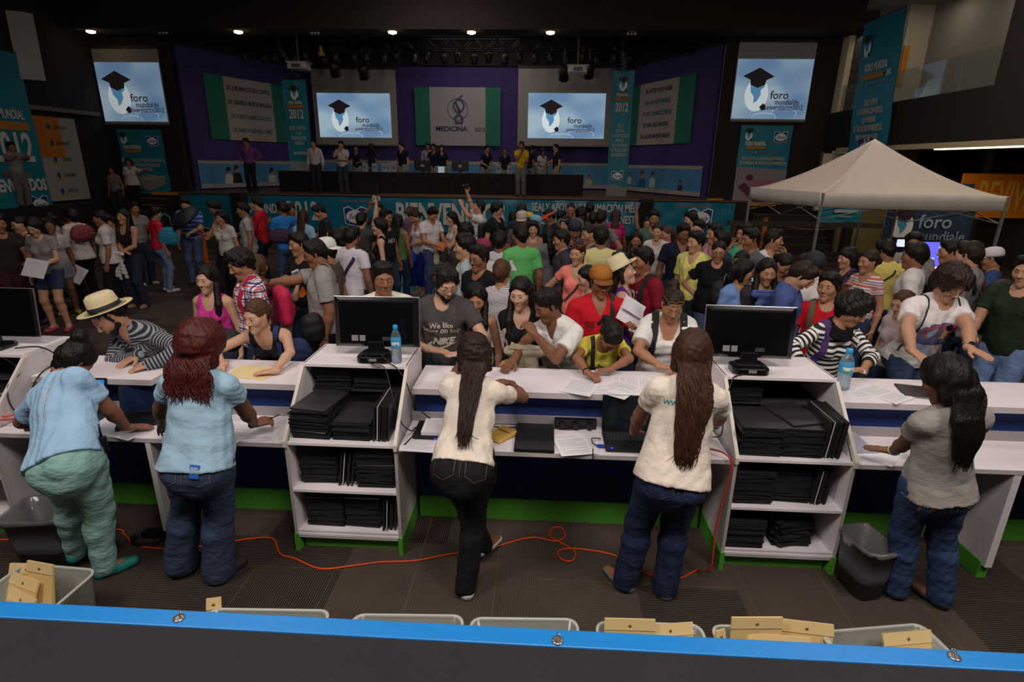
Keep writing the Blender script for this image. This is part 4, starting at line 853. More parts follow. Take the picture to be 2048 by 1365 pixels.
# water bottles
def bottle(x, y, z, h, rad, label):
 r = empty('water_bottle', (x, y, z)); tag(r, label, 'bottle'); R_ = rad
 prof = [(R_ * .55, .004), (R_ * .9, 0), (R_, h * .05), (R_, h * .22), (R_ * .93, h * .25), (R_, h * .28), (R_ * .94, h * .34), (R_, h * .38), (R_, h * .66), (R_ * .94, h * .70), (R_ * .80, h * .78), (R_ * .5, h * .86), (R_ * .40, h * .89), (R_ * .40, h * .93)]
 MB().lathe(prof, n=20).obj('bottle_body', mat('d4e6f0', .05, trans=.85, alpha=.55, key='pet'), r)
 MB().lathe([(R_ * .9, .006), (R_ * .93, h * .05), (R_ * .93, h * .2), (R_ * .93, h * .45), (.001, h * .451)], n=18).obj('water', mat('bcd2e4', .05, trans=.8, alpha=.6, key='water'), r)
 MB().lathe([(R_ * 1.01, h * .42), (R_ * 1.015, h * .43), (R_ * 1.015, h * .65), (R_ * 1.01, h * .655)], n=20).obj('label_wrap', mat('3f9fd0', .4), r)
 V = [(R_ * 1.03 * math.sin(a), -R_ * 1.03 * math.cos(a), h * (.50 + .04 * math.sin(a * 5))) for a in np.linspace(-.9, .9, 8)]; V2 = [(x_, y_, h * .58) for x_, y_, _ in V]
 MB().add(V + V2, [(i, i + 1, 9 + i, 8 + i) for i in range(7)]).obj('label_print', mat('dfeaf0', .4), r)
 V = [(R_ * 1.035 * math.sin(a), -R_ * 1.035 * math.cos(a), h * .455) for a in np.linspace(-.9, .1, 6)]; V2 = [(x_, y_, h * .50) for x_, y_, _ in V]
 MB().add(V + V2, [(i, i + 1, 7 + i, 6 + i) for i in range(5)]).obj('label_print', mat('5da648', .4), r)
 MB().lathe([(R_ * .46, h * .90), (R_ * .48, h * .91), (R_ * .48, h * .995), (R_ * .4, h), (.001, h)], n=16).obj('cap', mat('1f9fd6', .35), r)
bottle(-.945, 3.49, TZ, .265, .034, 'small water bottle with blue cap beside the left monitor'); bottle(2.095, 3.64, CZ, .29, .045, 'bigger water bottle with blue cap on the right counter before the striped shirt')
# laptops
def laptop(x, y, rz, label, on=None, open_=105, w=.38):
 r = empty('laptop', (x, y, DZ + .002), rz); tag(r, label, 'laptop'); d = .25
 MB().rbox(w, d, .022, .015).obj('base', mat('16161a', .35), r, bevel=.003)
 mb = MB()
 for row in range(5):
  for k in range(15): mb.box(-w * .44 + k * w * .88 / 15, -w * .44 + (k + .82) * w * .88 / 15, .085 - row * .02 - .016, .085 - row * .02, .022, .025)
 mb.obj('keyboard', mat('2a2a2e', .5), r); MB().box(-.05, .05, -.105, -.05, .0215, .0228).obj('touchpad', mat('242428', .3), r)
 M_ = Matrix.Translation((0, .12, .022)) @ Matrix.Rotation(math.radians(90 - (open_ - 0)) , 4, 'X')
 a = math.radians(open_ - 90)
 mb = MB().box(-w / 2, w / 2, 0, .010, 0, .24); mb.xf(Matrix.Translation((0, .12, .022)) @ Matrix.Rotation(-a, 4, 'X')); lid = mb.obj('lid', mat('121216', .3), r, bevel=.003)
 mb = MB().box(-w / 2 + .015, w / 2 - .015, -.001, 0, .018, .228); mb.xf(Matrix.Translation((0, .12, .022)) @ Matrix.Rotation(-a, 4, 'X')); mb.obj('display', mat('0d1a20', .12) if not on else mat(on, .3, emit=.55), lid)
 MB().box(-w * .42, -w * .38, -.118, -.108, .022, .023).obj('indicator', mat('2030ff', .4, emit=3), r)
laptop(.63, 3.21, 0, 'open black laptop on the middle desk beside the woman in the white tee'); laptop(-3.13, 3.21, .05, 'open laptop with a blue screen half hidden by the woman with the bun', on='2f7fc0')
r = empty('laptop', (-2.62, 3.30, DZ + .002), math.radians(28)); tag(r, 'closed-back black laptop with glossy screen right of the woman with the bun', 'laptop')
MB().rbox(.36, .23, .02, .012).obj('base', mat('151518', .3), r, bevel=.003); mb = MB().box(-.18, .18, 0, .01, 0, .20); mb.xf(Matrix.Translation((0, .11, .02)) @ Matrix.Rotation(math.radians(-28), 4, 'X')); l2 = mb.obj('lid', mat('131316', .25), r); mb = MB().box(-.165, .165, -.001, 0, .012, .19); mb.xf(Matrix.Translation((0, .11, .02)) @ Matrix.Rotation(math.radians(-28), 4, 'X')); mb.obj('display', mat('182544', .08), l2)
r = empty('laptop', (-.62, 3.27, DZ + .002)); tag(r, 'closed black laptop with blue light under a stack of white sheets on the middle desk', 'laptop'); MB().rbox(.33, .23, .026, .012).obj('closed_case', mat('121215', .3), r, bevel=.004); MB().box(-.02, -.01, -.117, -.114, .008, .016).obj('indicator', mat('2030ff', .4, emit=4), r)
# paper
TXT = mat('a9a6ac', .8)
def paper(x, y, z, rz, label, w=.216, d=.279, n=1, lines=True, name='paper_sheet', cat='paper', c='e4dfe2', group=None, curl=0.):
 r = empty(name, (x, y, z), rz); tag(r, label, cat, group)
 for k in range(1):
  V = []; m_ = 6; t = .0012 * n
  for q in (0, t):
   for j in range(m_ + 1):
    for i in (0, 1): V.append(((i - .5) * w, (j / m_ - .5) * d, q + curl * (j / m_) ** 3))
  F = []; h = 2 * (m_ + 1)
  for j in range(m_): a = 2 * j; F += [(h + a, h + a + 1, h + a + 3, h + a + 2), (a + 2, a + 3, a + 1, a), (a, h + a, h + a + 2, a + 2), (a + 1, a + 3, h + a + 3, h + a + 1)]
  F += [(0, 1, h + 1, h), (2 * m_, h + 2 * m_, h + 2 * m_ + 1, 2 * m_ + 1)]
  new_mesh_obj('sheet' if n == 1 else 'sheets', V, F, mat(c, .7), r)
 if lines:
  mb = MB(); q = random.Random(x * 91 + y)
  for j in range(16):
   yy = d / 2 - .035 - j * .0145
   if q.random() < .12: continue
   x1 = w * (.40 if q.random() < .8 else q.uniform(-.1, .35)); mb.box(-w * .40, x1, yy, yy + .0028, t + .0004, t + .0008)
  mb.obj('printed_lines', TXT, r)
 return r
z = DZ + .001
paper(-.62, 3.27, DZ + .029, 0.02, 'thick stack of printed white sheets on the closed laptop behind the woman in cream', n=22, w=.22, d=.2)
paper(-.72, 3.14, z, -.05, 'printed form at the left end of the middle desk beside the pen', n=3); paper(-.28, 3.22, z, .08, 'printed form partly under the yellow envelope on the middle desk', n=2); paper(.30, 3.20, z, -.12, 'printed page between the black folder and the open laptop', n=4); paper(.24, 3.16, z + .006, .22, 'second printed page lying askew over the page by the laptop', n=1)
paper(-2.25, 3.22, z, .5, 'printed sheet under the pointing hand of the woman with the bun', n=1); paper(-2.62, 3.17, z, -.3, 'white sheet beside the elbow of the woman with the bun', n=1); paper(-1.78, 3.20, z, .12, 'printed form under the hand of the woman with curly red hair', n=2); paper(-1.95, 3.16, z + .003, -.15, 'loose white sheet left of the form on the red haired woman\'s desk', n=1)
paper(.42, 3.58, CZ + .001, .25, 'form being filled in by the girl in the yellow tee', n=2); paper(.30, 3.52, CZ + .004, -.35, 'second sheet under the form of the girl in the yellow tee', n=1); paper(.66, 3.64, CZ + .001, 1.5, 'white sheet with a small blue mark before the woman with sunglasses', n=1); paper(.56, 3.50, CZ + .002, -.6, 'sheet hanging over the counter edge before the girl in yellow', n=1)
paper(2.33, 3.56, CZ + .001, .55, 'stack of printed sheets on the counter before the man in the picture tee', n=6); paper(2.20, 3.62, CZ + .001, .2, 'loose sheet beside the bigger water bottle', n=1); paper(2.10, 3.20, z, .8, 'white form under the left hand of the woman in grey', n=2, lines=False); paper(2.42, 3.17, z, .15, 'form under the right hand of the woman in grey', n=2)
paper(2.02, 3.32, z, .1, 'curled bundle of sheets in the desk corner beside the right cabinet', n=8, lines=False, curl=.03, c='9fa0ac')
r = paper(-2.02, 3.60, CZ + .001, -.10, 'manila envelope flat on the counter under the hand of the woman in the black top', n=3, lines=False, name='envelope', cat='envelope', c='e6cf98', w=.32, d=.24)
r = empty('envelope', (-.22, 3.24, DZ + .012), .9); tag(r, 'crumpled yellow envelope beside the waist of the woman in cream', 'envelope'); MB().hexa([(-.09, -.07, 0), (.09, -.07, 0), (.1, .08, 0), (-.1, .07, 0), (-.08, -.06, .012), (.085, -.06, .02), (.09, .07, .012), (-.09, .06, .022)]).obj('paper_body', mat('d0a850', .7), r); MB().box(.03, .085, -.05, .06, .018, .022).obj('flap', mat('c09844', .7), r)
r = empty('folder', (.0, 3.235, DZ + .002), -.01); tag(r, 'big black folder lying flat on the middle desk left of the open laptop', 'folder'); MB().box(-.125, .125, -.19, .17, 0, .022).obj('cover', mat('1b1a1d', .35, noise=.1, nscale=40, bump=.2, bscale=300), r, bevel=.003); MB().box(-.118, .118, -.192, -.19, .004, .018).obj('pages', mat('0e0e10', .6), r)
r = empty('folder', (2.62, 3.60, CZ + .001), -.25); tag(r, 'black folder under the hand of the man in the picture tee', 'folder'); MB().box(-.15, .15, -.11, .11, 0, .012).obj('cover', mat('1b1a1d', .35), r, bevel=.003); MB().box(-.147, .147, -.112, -.11, .003, .009).obj('pages', mat('8a8784', .6), r)
def pen(x, y, z, rz, label, c='14161c', up=0.):
 r = empty('pen', (x, y, z), rz); tag(r, label, 'pen'); d = (math.cos(up), 0, math.sin(up))
 q = lambda t: tuple(np.array(d) * t)
 MB().tube([q(-.065), q(.045)], .0045, n=8).obj('barrel', mat(c, .35), r); MB().tube([q(.045), q(.06), q(.07)], [.0042, .002, .0007], n=8).obj('tip', mat('b8b4b0', .3, metal=.6), r); MB().tube([q(-.070), q(-.030)], .0055, n=8).obj('cap', mat('14181f', .3), r)
pen(-.80, 3.14, DZ + .006, 1.35, 'dark pen lying at the left end of the middle desk'); pen(.36, 3.06, DZ + .006, 1.5, 'tiny dark pen near the front edge of the middle desk')
r = empty('mobile_phone', (2.80, 3.47, CZ + .002), .5); tag(r, 'black phone on the counter under the left hand of the man in the picture tee', 'phone'); MB().rbox(.06, .115, .010, .01).obj('phone_body', mat('101012', .2), r, bevel=.002); MB().box(-.026, .026, -.05, .05, .010, .011).obj('display', mat('1a2a34', .1), r)
r = empty('usb_plug', (.425, 3.14, DZ + .006)); tag(r, 'blue video plug with a short black lead at the left of the open laptop', 'plug'); MB().box(-.035, .02, -.011, .011, 0, .014).obj('plug_body', mat('1c3fae', .4), r, bevel=.002); MB().tube([(-.035, 0, .007), (-.06, .01, .02), (-.065, .05, .03), (-.04, .08, .02), (0, .09, .01)], .0035, n=6).obj('lead', mat('101012', .4), r)
# bins
def trash(x, y, label, w, d, h, rz=0):
 r = empty('trash_bin', (x, y, 0), rz); tag(r, label, 'trash bin'); mb = MB(); n = 5
 def ring(sx, sy, z, rr):
  P = []
  for qx, qy, a0 in ((1, 1, 0), (-1, 1, 90), (-1, -1, 180), (1, -1, 270)):
   for i in range(n + 1):
    a = math.radians(a0 + 90 * i / n); P.append((qx * (sx / 2 - rr) + rr * math.cos(a), qy * (sy / 2 - rr) + rr * math.sin(a), z))
  return P
 R = [ring(w * .78, d * .78, 0, .04), ring(w * .97, d * .97, h * .95, .055), ring(w * 1.04, d * 1.04, h * .95, .06), ring(w * 1.04, d * 1.04, h, .06), ring(w * .97, d * .97, h, .055), ring(w * .90, d * .90, h * .5, .05), ring(w * .76, d * .76, .02, .04)]
 m_ = len(R[0]); V = sum(R, []); F = [tuple(range(m_ - 1, -1, -1)), tuple(range(6 * m_, 7 * m_))] + [(k * m_ + i, k * m_ + (i + 1) % m_, (k + 1) * m_ + (i + 1) % m_, (k + 1) * m_ + i) for k in range(6) for i in range(m_)]
 mb.smooth = True; mb.add(V, F); mb.obj('bin_body', mat('5a5a62', .45), r)
 mb = MB(); R = [ring(w * 1.05, d * 1.05, h * .93, .06), ring(w * 1.055, d * 1.055, h + .004, .06), ring(w * .95, d * .95, h + .003, .055), ring(w * .86, d * .84, h * .6, .05), ring(w * .6, d * .6, h * .3, .04)]
 V = sum(R, []); rq = np.random.RandomState(5); V = [(a + rq.normal(0, .004), b + rq.normal(0, .004), c + rq.normal(0, .004)) for a, b, c in V]
 mb.smooth = True; mb.add(V, [(k * m_ + i, k * m_ + (i + 1) % m_, (k + 1) * m_ + (i + 1) % m_, (k + 1) * m_ + i) for k in range(4) for i in range(m_)]); mb.obj('plastic_liner', mat('9a9894', .12, trans=.3, alpha=.45, key='liner'), r)
trash(2.04, 2.94, 'grey trash bin with a clear liner standing right of the right cabinet', .21, .29, .36, .2); trash(-3.10, 2.86, 'grey trash bin with a clear liner beside the legs in mint trousers', .36, .28, .38, .1)
# bins with envelopes at the near wall
CL = mat('b9bdb4', .15, trans=.45, alpha=.5, key='tub'); ENV = mat('e2c080', .7, noise=.06, nscale=8)
def tub(x, y, w, label, d=.36, h=.30, rz=0.03, env=()):
 r = empty('storage_box', (x, y, 0), rz); tag(r, label, 'storage box'); n = 4
 def ring(sx, sy, z, rr):
  P = []
  for qx, qy, a0 in ((1, 1, 0), (-1, 1, 90), (-1, -1, 180), (1, -1, 270)):
   for i in range(n + 1):
    a = math.radians(a0 + 90 * i / n); P.append((qx * (sx / 2 - rr) + rr * math.cos(a), qy * (sy / 2 - rr) + rr * math.sin(a), z))
  return P
 R = [ring(w * .86, d * .84, 0, .04), ring(w * .96, d * .95, h * .93, .05), ring(w, d, h * .93, .055), ring(w, d, h, .055), ring(w * .95, d * .94, h, .05), ring(w * .84, d * .82, .01, .04)]
 m_ = len(R[0]); V = sum(R, []); mb = MB(); mb.smooth = True
 mb.add(V, [tuple(range(m_ - 1, -1, -1)), tuple(range(5 * m_, 6 * m_))] + [(k * m_ + i, k * m_ + (i + 1) % m_, (k + 1) * m_ + (i + 1) % m_, (k + 1) * m_ + i) for k in range(5) for i in range(m_)]); mb.obj('box_shell', CL, r)
 mb = MB(); mb.smooth = True; R = [ring(w * 1.005, d * 1.005, h * .97, .055), ring(w * 1.01, d * 1.01, h * 1.0, .056), ring(w * .965, d * .955, h * 1.005, .05), ring(w * .955, d * .945, h * .965, .05)]
 mb.add(sum(R, []), [(k * m_ + i, k * m_ + (i + 1) % m_, (k + 1) * m_ + (i + 1) % m_, (k + 1) * m_ + i) for k in range(3) for i in range(m_)]); mb.obj('rim', mat('c6c8bc', .3), r)
 c, s_ = math.cos(rz), math.sin(rz)
 for (ex, ey, ez, ew, tilt, rr, lb) in env:
  e = empty('envelope', (x + ex * c - ey * s_, y + ex * s_ + ey * c, ez), rz + rr); e.rotation_euler = (math.radians(tilt), 0, rz + rr); tag(e, lb, 'envelope')
  H = .30; MB().hexa([(-ew / 2, -.012, 0), (ew / 2, -.012, 0), (ew / 2, .012, 0), (-ew / 2, .012, 0), (-ew / 2, -.003, H), (ew / 2, -.003, H), (ew / 2, .003, H), (-ew / 2, .003, H)]).obj('paper_body', ENV, e)
  MB().hexa([(-ew / 2 - .002, -.009, H - .055), (ew / 2 + .002, -.009, H - .055), (ew / 2 + .002, -.004, H - .055), (-ew / 2 - .002, -.004, H - .055), (-ew / 2, -.006, H + .002), (ew / 2, -.006, H + .002), (ew / 2, .004, H + .002), (-ew / 2, .004, H + .002)]).obj('flap', mat('e8ca90', .7), e)
  MB().lathe([(.008, 0), (.008, .001), (.001, .0012)], n=10).xf(Matrix.Translation((0, -.0095, H - .03)) @ Matrix.Rotation(math.radians(90), 4, 'X')).obj('clasp', mat('a88a50', .3, metal=.6), e)
tub(-2.66, 2.28, .46, 'clear plastic box stuffed with manila envelopes at the left near edge', rz=-.05, env=[(-.02, .02, .10, .17, -14, -.1, 'tall manila envelope standing highest in the left box'), (-.17, .06, .03, .20, -20, .1, 'manila envelope leaning at the far left of the left box'), (-.13, -.06, .04, .22, -26, -.25, 'manila envelope in the middle row of the left box'), (-.1, -.14, .0, .22, -30, -.3, 'manila envelope lying in front in the left box')])
tub(-1.32, 2.05, .62, 'clear plastic box behind the blue rail, first of the row from the left', rz=.045, env=[(-.28, .10, .06, .07, -20, .2, 'corner of a manila envelope at the left end of the first box of the row')])
tub(-.605, 2.06, .56, 'clear empty plastic box behind the blue rail, second of the row', rz=.05); tub(-.02, 2.075, .54, 'clear empty plastic box behind the blue rail, third of the row', rz=.05)
tub(.60, 2.085, .53, 'clear plastic box with envelopes left of the fullest box behind the blue rail', rz=.03, env=[(-.10, .08, .06, .25, -12, .0, 'manila envelope standing in the fourth box of the row'), (.12, .04, .035, .24, -25, .12, 'manila envelope leaning at the right in the fourth box of the row')])
tub(1.19, 2.10, .56, 'clear plastic box fullest of envelopes behind the blue rail', rz=.03, env=[(-.08, .08, .11, .25, -8, .04, 'tallest manila envelope in the fullest box'), (.17, .07, .07, .25, -16, -.12, 'manila envelope at the right of the tallest one in the fullest box'), (.02, -.02, .045, .30, -24, -.05, 'manila envelope lying in front of the tallest one in the fullest box'), (-.24, .02, .06, .05, -15, .3, 'narrow corner of an envelope at the left end of the fullest box')])
tub(1.74, 2.13, .56, 'clear green tinted plastic box at the right end of the row', rz=.16, env=[(.14, -.03, .055, .26, -30, .0, 'crumpled manila envelope in the box at the right end of the row')])
# near parapet with blue trim
r = empty('rail_ledge', (0, .95, 1.5)); tag(r, 'wide black ledge with a bright blue vinyl edge across the bottom of the picture', 'ledge')
MB().box(-4, 4, -1.4, -.0, -.06, 0).obj('black_cover', mat('1d1b1e', .8, noise=.5, nscale=5, bump=.3, bscale=120), r); MB().box(-4, 4, -1.2, .02, -1.5, -.06).obj('low_wall', mat('25221f', .8), r)
MB().box(-4, 4, -.004, .043, -.05, .003).obj('blue_trim', mat('0f7ecb', .42, noise=.14, nscale=25, stretch=(.3, 4, 1)), r, bevel=.003)
for px, py in ((358, 1238), (1115, 1283), (1908, 1315)):
 p = atz(px, py, 1.503); g = MB().lathe([(.006, .001), (.013, .001), (.0125, .004), (.007, .004)], c=(p[0], p[1] - .95 + .0, .002), n=16).obj('grommet', mat('a8a29c', .25, metal=.8), r)
 MB().tube([(p[0] - .003, p[1] - .95 + .004, .004), (p[0], p[1] - .95 + .010, .016), (p[0] + .004, p[1] - .95 + .004, .018), (p[0] + .002, p[1] - .95, .006)], .0016, n=6).obj('hook', mat('b8b2ac', .2, metal=.8), r)
# orange extension cord on the carpet, laptop lead, red lead on the left desk
cord = [(0, 1080), (60, 1078), (225, 1060), (250, 1070), (275, 1092), (350, 1098), (440, 1088), (500, 1078), (545, 1078), (560, 1108), (590, 1118), (640, 1138), (700, 1133), (760, 1125), (830, 1122), (895, 1110), (985, 1095), (1060, 1076), (1110, 1083), (1130, 1073), (1122, 1056), (1105, 1058), (1100, 1072), (1125, 1088), (1150, 1104), (1145, 1122), (1125, 1120), (1115, 1105), (1135, 1098), (1170, 1100), (1230, 1112), (1300, 1150), (1350, 1160), (1395, 1140), (1422, 1092), (1440, 1020)]
pts = [tuple(atz(x, y, .008)) for x, y in cord]
cable(pts[:-2], .006, 'd8481a', 'bright orange extension cord winding over the carpet behind the counter', 'extension_cord', n=6, sub=6)
cable([pts[-3], (1.12, 2.93, .10), (1.14, 2.99, .35), (1.17, 3.01, .60), (1.19, 3.02, .78), (1.15, 3.05, .84), (1.08, 3.12, .83), (1.02, 3.14, .815)], .006, 'c43420', 'red orange cord rising from the carpet to the desk beside the right cabinet', 'extension_cord')
cable([(-3.75, 3.0, .55), (-3.62, 3.06, .84), (-3.48, 3.18, .86), (-3.36, 3.26, .83), (-3.25, 3.24, .83)], .006, 'd8481a', 'orange cord crossing the laptop at the far left', 'extension_cord')
cable([(-3.9, 3.0, .75), (-3.60, 3.05, .87), (-3.44, 3.12, .86), (-3.3, 3.2, .84), (-3.2, 3.2, .84)], .006, 'c22f22', 'red cord below the orange one crossing the laptop at the far left', 'extension_cord')
r = empty('plug_connector', (-3.40, 3.22, .85), .6); tag(r, 'orange plug connector in front of the far left cabinet side', 'plug'); MB().box(-.05, .05, -.018, .018, -.015, .015).obj('connector_body', mat('e0601c', .4), r, bevel=.006); MB().box(.05, .075, -.012, .012, -.01, .01).obj('black_plug', mat('151517', .4), r)
# dark bag and cables below the left desk
r = empty('cable_coil', (-2.62, 3.06, 0)); tag(r, 'coil of black cable on the carpet between the two women in light blue', 'cable'); mb = MB()
for k in range(3): mb.tube([(.09 * math.cos(t) * (1 + .1 * k), .06 * math.sin(t), .01 + .012 * k) for t in np.linspace(0, 6.2, 18)], .006, n=5)
mb.obj('coil', mat('111113', .5), r); MB().box(-.07, .05, .03, .09, 0, .05).obj('adapter', mat('141416', .4), r, bevel=.008)
# ---------------------------------------------------------------- people
def Rx(a): c, s = math.cos(a), math.sin(a); return np.array([[1, 0, 0], [0, c, -s], [0, s, c]])
def Ry(a): c, s = math.cos(a), math.sin(a); return np.array([[c, 0, s], [0, 1, 0], [-s, 0, c]])
def Rz(a): c, s = math.cos(a), math.sin(a); return np.array([[c, -s, 0], [s, c, 0], [0, 0, 1]])
def ik(A, W, l1, l2, pole):
 d = W - A; L = np.linalg.norm(d)
 if L > (l1 + l2) * .995: W = A + d / L * (l1 + l2) * .995; d = W - A; L = np.linalg.norm(d)
 if L < abs(l1 - l2) + .03: L = abs(l1 - l2) + .03; W = A + unit(d) * L; d = W - A
 u_ = d / L; a = (l1 * l1 - l2 * l2 + L * L) / (2 * L); hh = math.sqrt(max(0, l1 * l1 - a * a))
 p = np.array(pole, float); p = p - u_ * (p @ u_)
 return A + u_ * a + unit(p) * hh, W
ARM = {  # wrist (x outward, y forward, z) for a 1.72 m body, pole, hand direction (None = along forearm)
 'down': ((.27, .03, .80), (.4, -1, 0), None), 'hip': ((.19, .02, 1.02), (1, -.5, 0), (-.8, .5, -.2)),
 'cross': ((-.04, .23, 1.14), (.7, -.1, -1), (-1, .1, .1)), 'hold': ((.13, .33, 1.08), (.5, -.5, -1), None),
 'face': ((.07, .19, 1.43), (.8, 0, -1), (-.3, -.3, 1)), 'up': ((.10, .33, 1.66), (.9, 0, -.6), (-.2, .2, 1)),
 'high': ((.22, .18, 1.93), (1, 0, -.3), (0, .1, 1)), 'desk': ((.14, .45, 1.02), (.6, -.7, -.6), None),
 'strap': ((.13, .16, 1.30), (.5, -.2, -1), (-.6, .2, .6)), 'reach': ((.14, .50, 1.36), (.5, 0, -1), None),
 'out': ((.55, .30, 1.36), (.2, -.3, -1), None), 'behind': ((.20, -.16, .98), (1, -.6, 0), None),
 'write': ((.05, .40, 1.04), (.8, -.4, -.5), None), 'mic': ((-.02, .16, 1.40), (.8, 0, -1), (-.3, -.3, 1)),
}
def skeleton(p):
 h = p.get('h', 1.66); s = h / 1.72; f = p.get('sex', 'f') == 'f'; fat = p.get('fat', 1.)
 lean = math.radians(p.get('lean', 0)); side = math.radians(p.get('side', 0)); tw = math.radians(p.get('twist', 0))
 K = {'s': s, 'f': f, 'fat': fat}
 seated = p.get('seat')
 pz = .95 * s - p.get('drop', 0)
 if seated: pz = seated
 p0 = np.array([0, 0, .95 * s]); P0 = np.array([p.get('hx', 0.), -math.sin(lean) * .24 * s + p.get('hy0', 0.), pz])
 R = Rz(tw) @ Ry(side) @ Rx(-lean)
 K['R'] = R; K['P0'] = P0
 T = lambda x, y, z: P0 + R @ (np.array([x, y, z]) * s - p0)
 K['T'] = T
 sw = (.165 if f else .195) * (1 + (fat - 1) * .6)
 K['sw'] = sw
 K['hip'] = [P0 + Rz(tw * .3) @ np.array([sx * .088 * s, 0, -.03 * s]) for sx in (1, -1)]
 # legs
 feet = p.get('feet', ((.10, 0.), (-.10, 0.))); K['knee'] = []; K['ank'] = []; K['toe'] = []
 fa = p.get('toes', (12, -12))
 for i in (0, 1):
  fx, fy = feet[i][:2]; fz = feet[i][2] if len(feet[i]) > 2 else 0.
  A = np.array([fx, fy, .08 * s + fz]); d = K['hip'][i]
  kn, A = ik(d, A, .43 * s, .43 * s, (fx * .3, 1, .1))
  K['knee'].append(kn); K['ank'].append(A)
  a = math.radians(fa[i]); K['toe'].append(np.array([math.sin(a), math.cos(a), 0.]))
 nb = T(0, -.01, 1.45); K['nb'] = nb
 K['sh'] = [T(sx * (sw - .01), -.01, 1.385) for sx in (1, -1)]
 # head
 hy, hp, hr = math.radians(p.get('hy', 0)), math.radians(p.get('hp', 8)), math.radians(p.get('hr', 0))
 Rh = Rz(-hy) @ Ry(hr) @ Rx(-hp)
 up = unit(.55 * (R @ np.array([0, 0, 1])) + .45 * (Rh @ np.array([0, 0, 1])))
 hs = s ** .4 * (1.05 if not f else 1.02)
 hc = nb + up * .085 * s + Rh @ np.array([0, .018, .075]) * hs
 K.update(Rh=Rh, hc=hc, hs=hs, top=hc + Rh @ np.array([0, -.01, .128]) * hs)
 # arms
 K['el'] = []; K['wr'] = []; K['hd'] = []; K['curl'] = []
 for i, key in ((0, 'ra'), (1, 'la')):
  sx = 1 if i == 0 else -1
  v = p.get(key, 'down')
  if isinstance(v, str):
   t, pole, hd = ARM[v]; W = T(t[0] * sx, t[1], t[2])
   if v in ('down',): W = K['sh'][i] + np.array([sx * .07, .03, -.52]) * s
   hdv = None if hd is None else R @ np.array([hd[0] * sx, hd[1], hd[2]])
  else:
   t = v['t']; pole = v.get('pole', (.6, -.6, -.6)); hd = v.get('hd')
   W = np.array(t, float) if v.get('abs') else T(*t)
   if v.get('w'): W = p['_w2l'](t)
   hdv = None if hd is None else (p['_w2ld'](hd) if v.get('w') else np.array(hd, float))
  pole = np.array([pole[0] * sx, pole[1], pole[2]])
  if isinstance(v, dict) and v.get('wpole'): pole = p['_w2ld'](v['wpole'])
  else: pole = R @ pole
  e, W = ik(K['sh'][i], W, .285 * s, .25 * s, pole)
  K['el'].append(e); K['wr'].append(W); K['hd'].append(unit(hdv) if hdv is not None else unit(W - e))
  K['curl'].append((v.get('curl', .5) if isinstance(v, dict) else {'down': .35, 'hip': .5, 'up': .8, 'high': .6}.get(v, .5)))
  K.setdefault('pn', []).append(v.get('pn') if isinstance(v, dict) else None)
 return K
def torso_prims(K):
 f, s, fat = K['f'], K['s'], K['fat']; R, o = K['R'], K['P0']
 z0 = .95
 def q(x, y, z): return np.array([x, y, z - z0]) * s
 fl = (1, .68, 1); ft = fat
 L = []
 ch = .128 if f else .150; ab = (.108 if f else .126) * (ft ** 1.6); hp = (.158 if f else .142) * ft
 L.append((q(0, 0, 1.20), q(0, -.005, 1.33), ch * s * .96 * ft ** .8, ch * s * ft ** .5, fl, .05))
 L.append((q(0, .004, 1.02), q(0, .004, 1.20), ab * s * 1.06, ab * s, (1, .74 + .10 * (ft - 1), 1), .06))
 L.append((q(0, -.012, .90), q(0, -.004, 1.0), hp * s, hp * s * .93, (1, .72, 1), .05))
 sw = K['sw']
 L.append((q(-sw + .05, -.012, 1.385), q(sw - .05, -.012, 1.385), .056 * s, .056 * s, None, .05))
 for sx in (1, -1):
  L.append((q(sx * .03, -.012, 1.45), q(sx * (sw - .03), -.012, 1.395), .038 * s, .048 * s, None, .04))
  L.append((q(sx * .072, -.062, .885), q(sx * .072, -.05, .93), .083 * s * ft, .075 * s * ft, None, .04))
  if f: L.append((q(sx * .068, .07, 1.255), q(sx * .066, .05, 1.28), .058 * s * ft, .055 * s * ft, None, .03))
  else: L.append((q(sx * .07, .055, 1.29), q(sx * .08, .05, 1.31), .06 * s, .06 * s, None, .04))
 return L, R, o
def leg_prims(K, i):
 s, ft = K['s'], K['fat'] ** .9; h, k, a = K['hip'][i], K['knee'][i], K['ank'][i]
 g = 1.04 if K['f'] else 1.0
 c1 = k + (a - k) * .28 + (K['toe'][i] * -.012)
 return [(h, k, .088 * s * ft * g, .056 * s * ft), (k, c1, .054 * s * ft, .055 * s * ft), (c1, a, .055 * s * ft, .037 * s)]
def arm_prims(K, i):
 s, ft = K['s'], K['fat'] ** 1.1; g = .92 if K['f'] else 1.08
 S_, e, w = K['sh'][i], K['el'][i], K['wr'][i]
 m = e + (w - e) * .3
 return [(S_, e, .050 * s * ft * g, .039 * s * ft * g), (e, m, .038 * s * ft * g, .040 * s * ft * g), (m, w, .040 * s * ft * g, .0265 * s * g)]
def foot_prims(K, i):
 s = K['s']; a = K['ank'][i]; t = K['toe'][i]; sd = np.array([t[1], -t[0], 0])
 b = a + np.array([0, 0, -.045 * s])
 return [(a, b - t * .03 * s, .036 * s, .034 * s), (b - t * .025 * s, b + t * .09 * s, .036 * s, .033 * s), (b + t * .06 * s, b + t * .15 * s, .036 * s, .026 * s), (a, b + t * .08 * s, .032 * s, .026 * s)]
def bounds(pts, pad):
 P = np.array(pts); return P.min(0) - pad, P.max(0) + pad
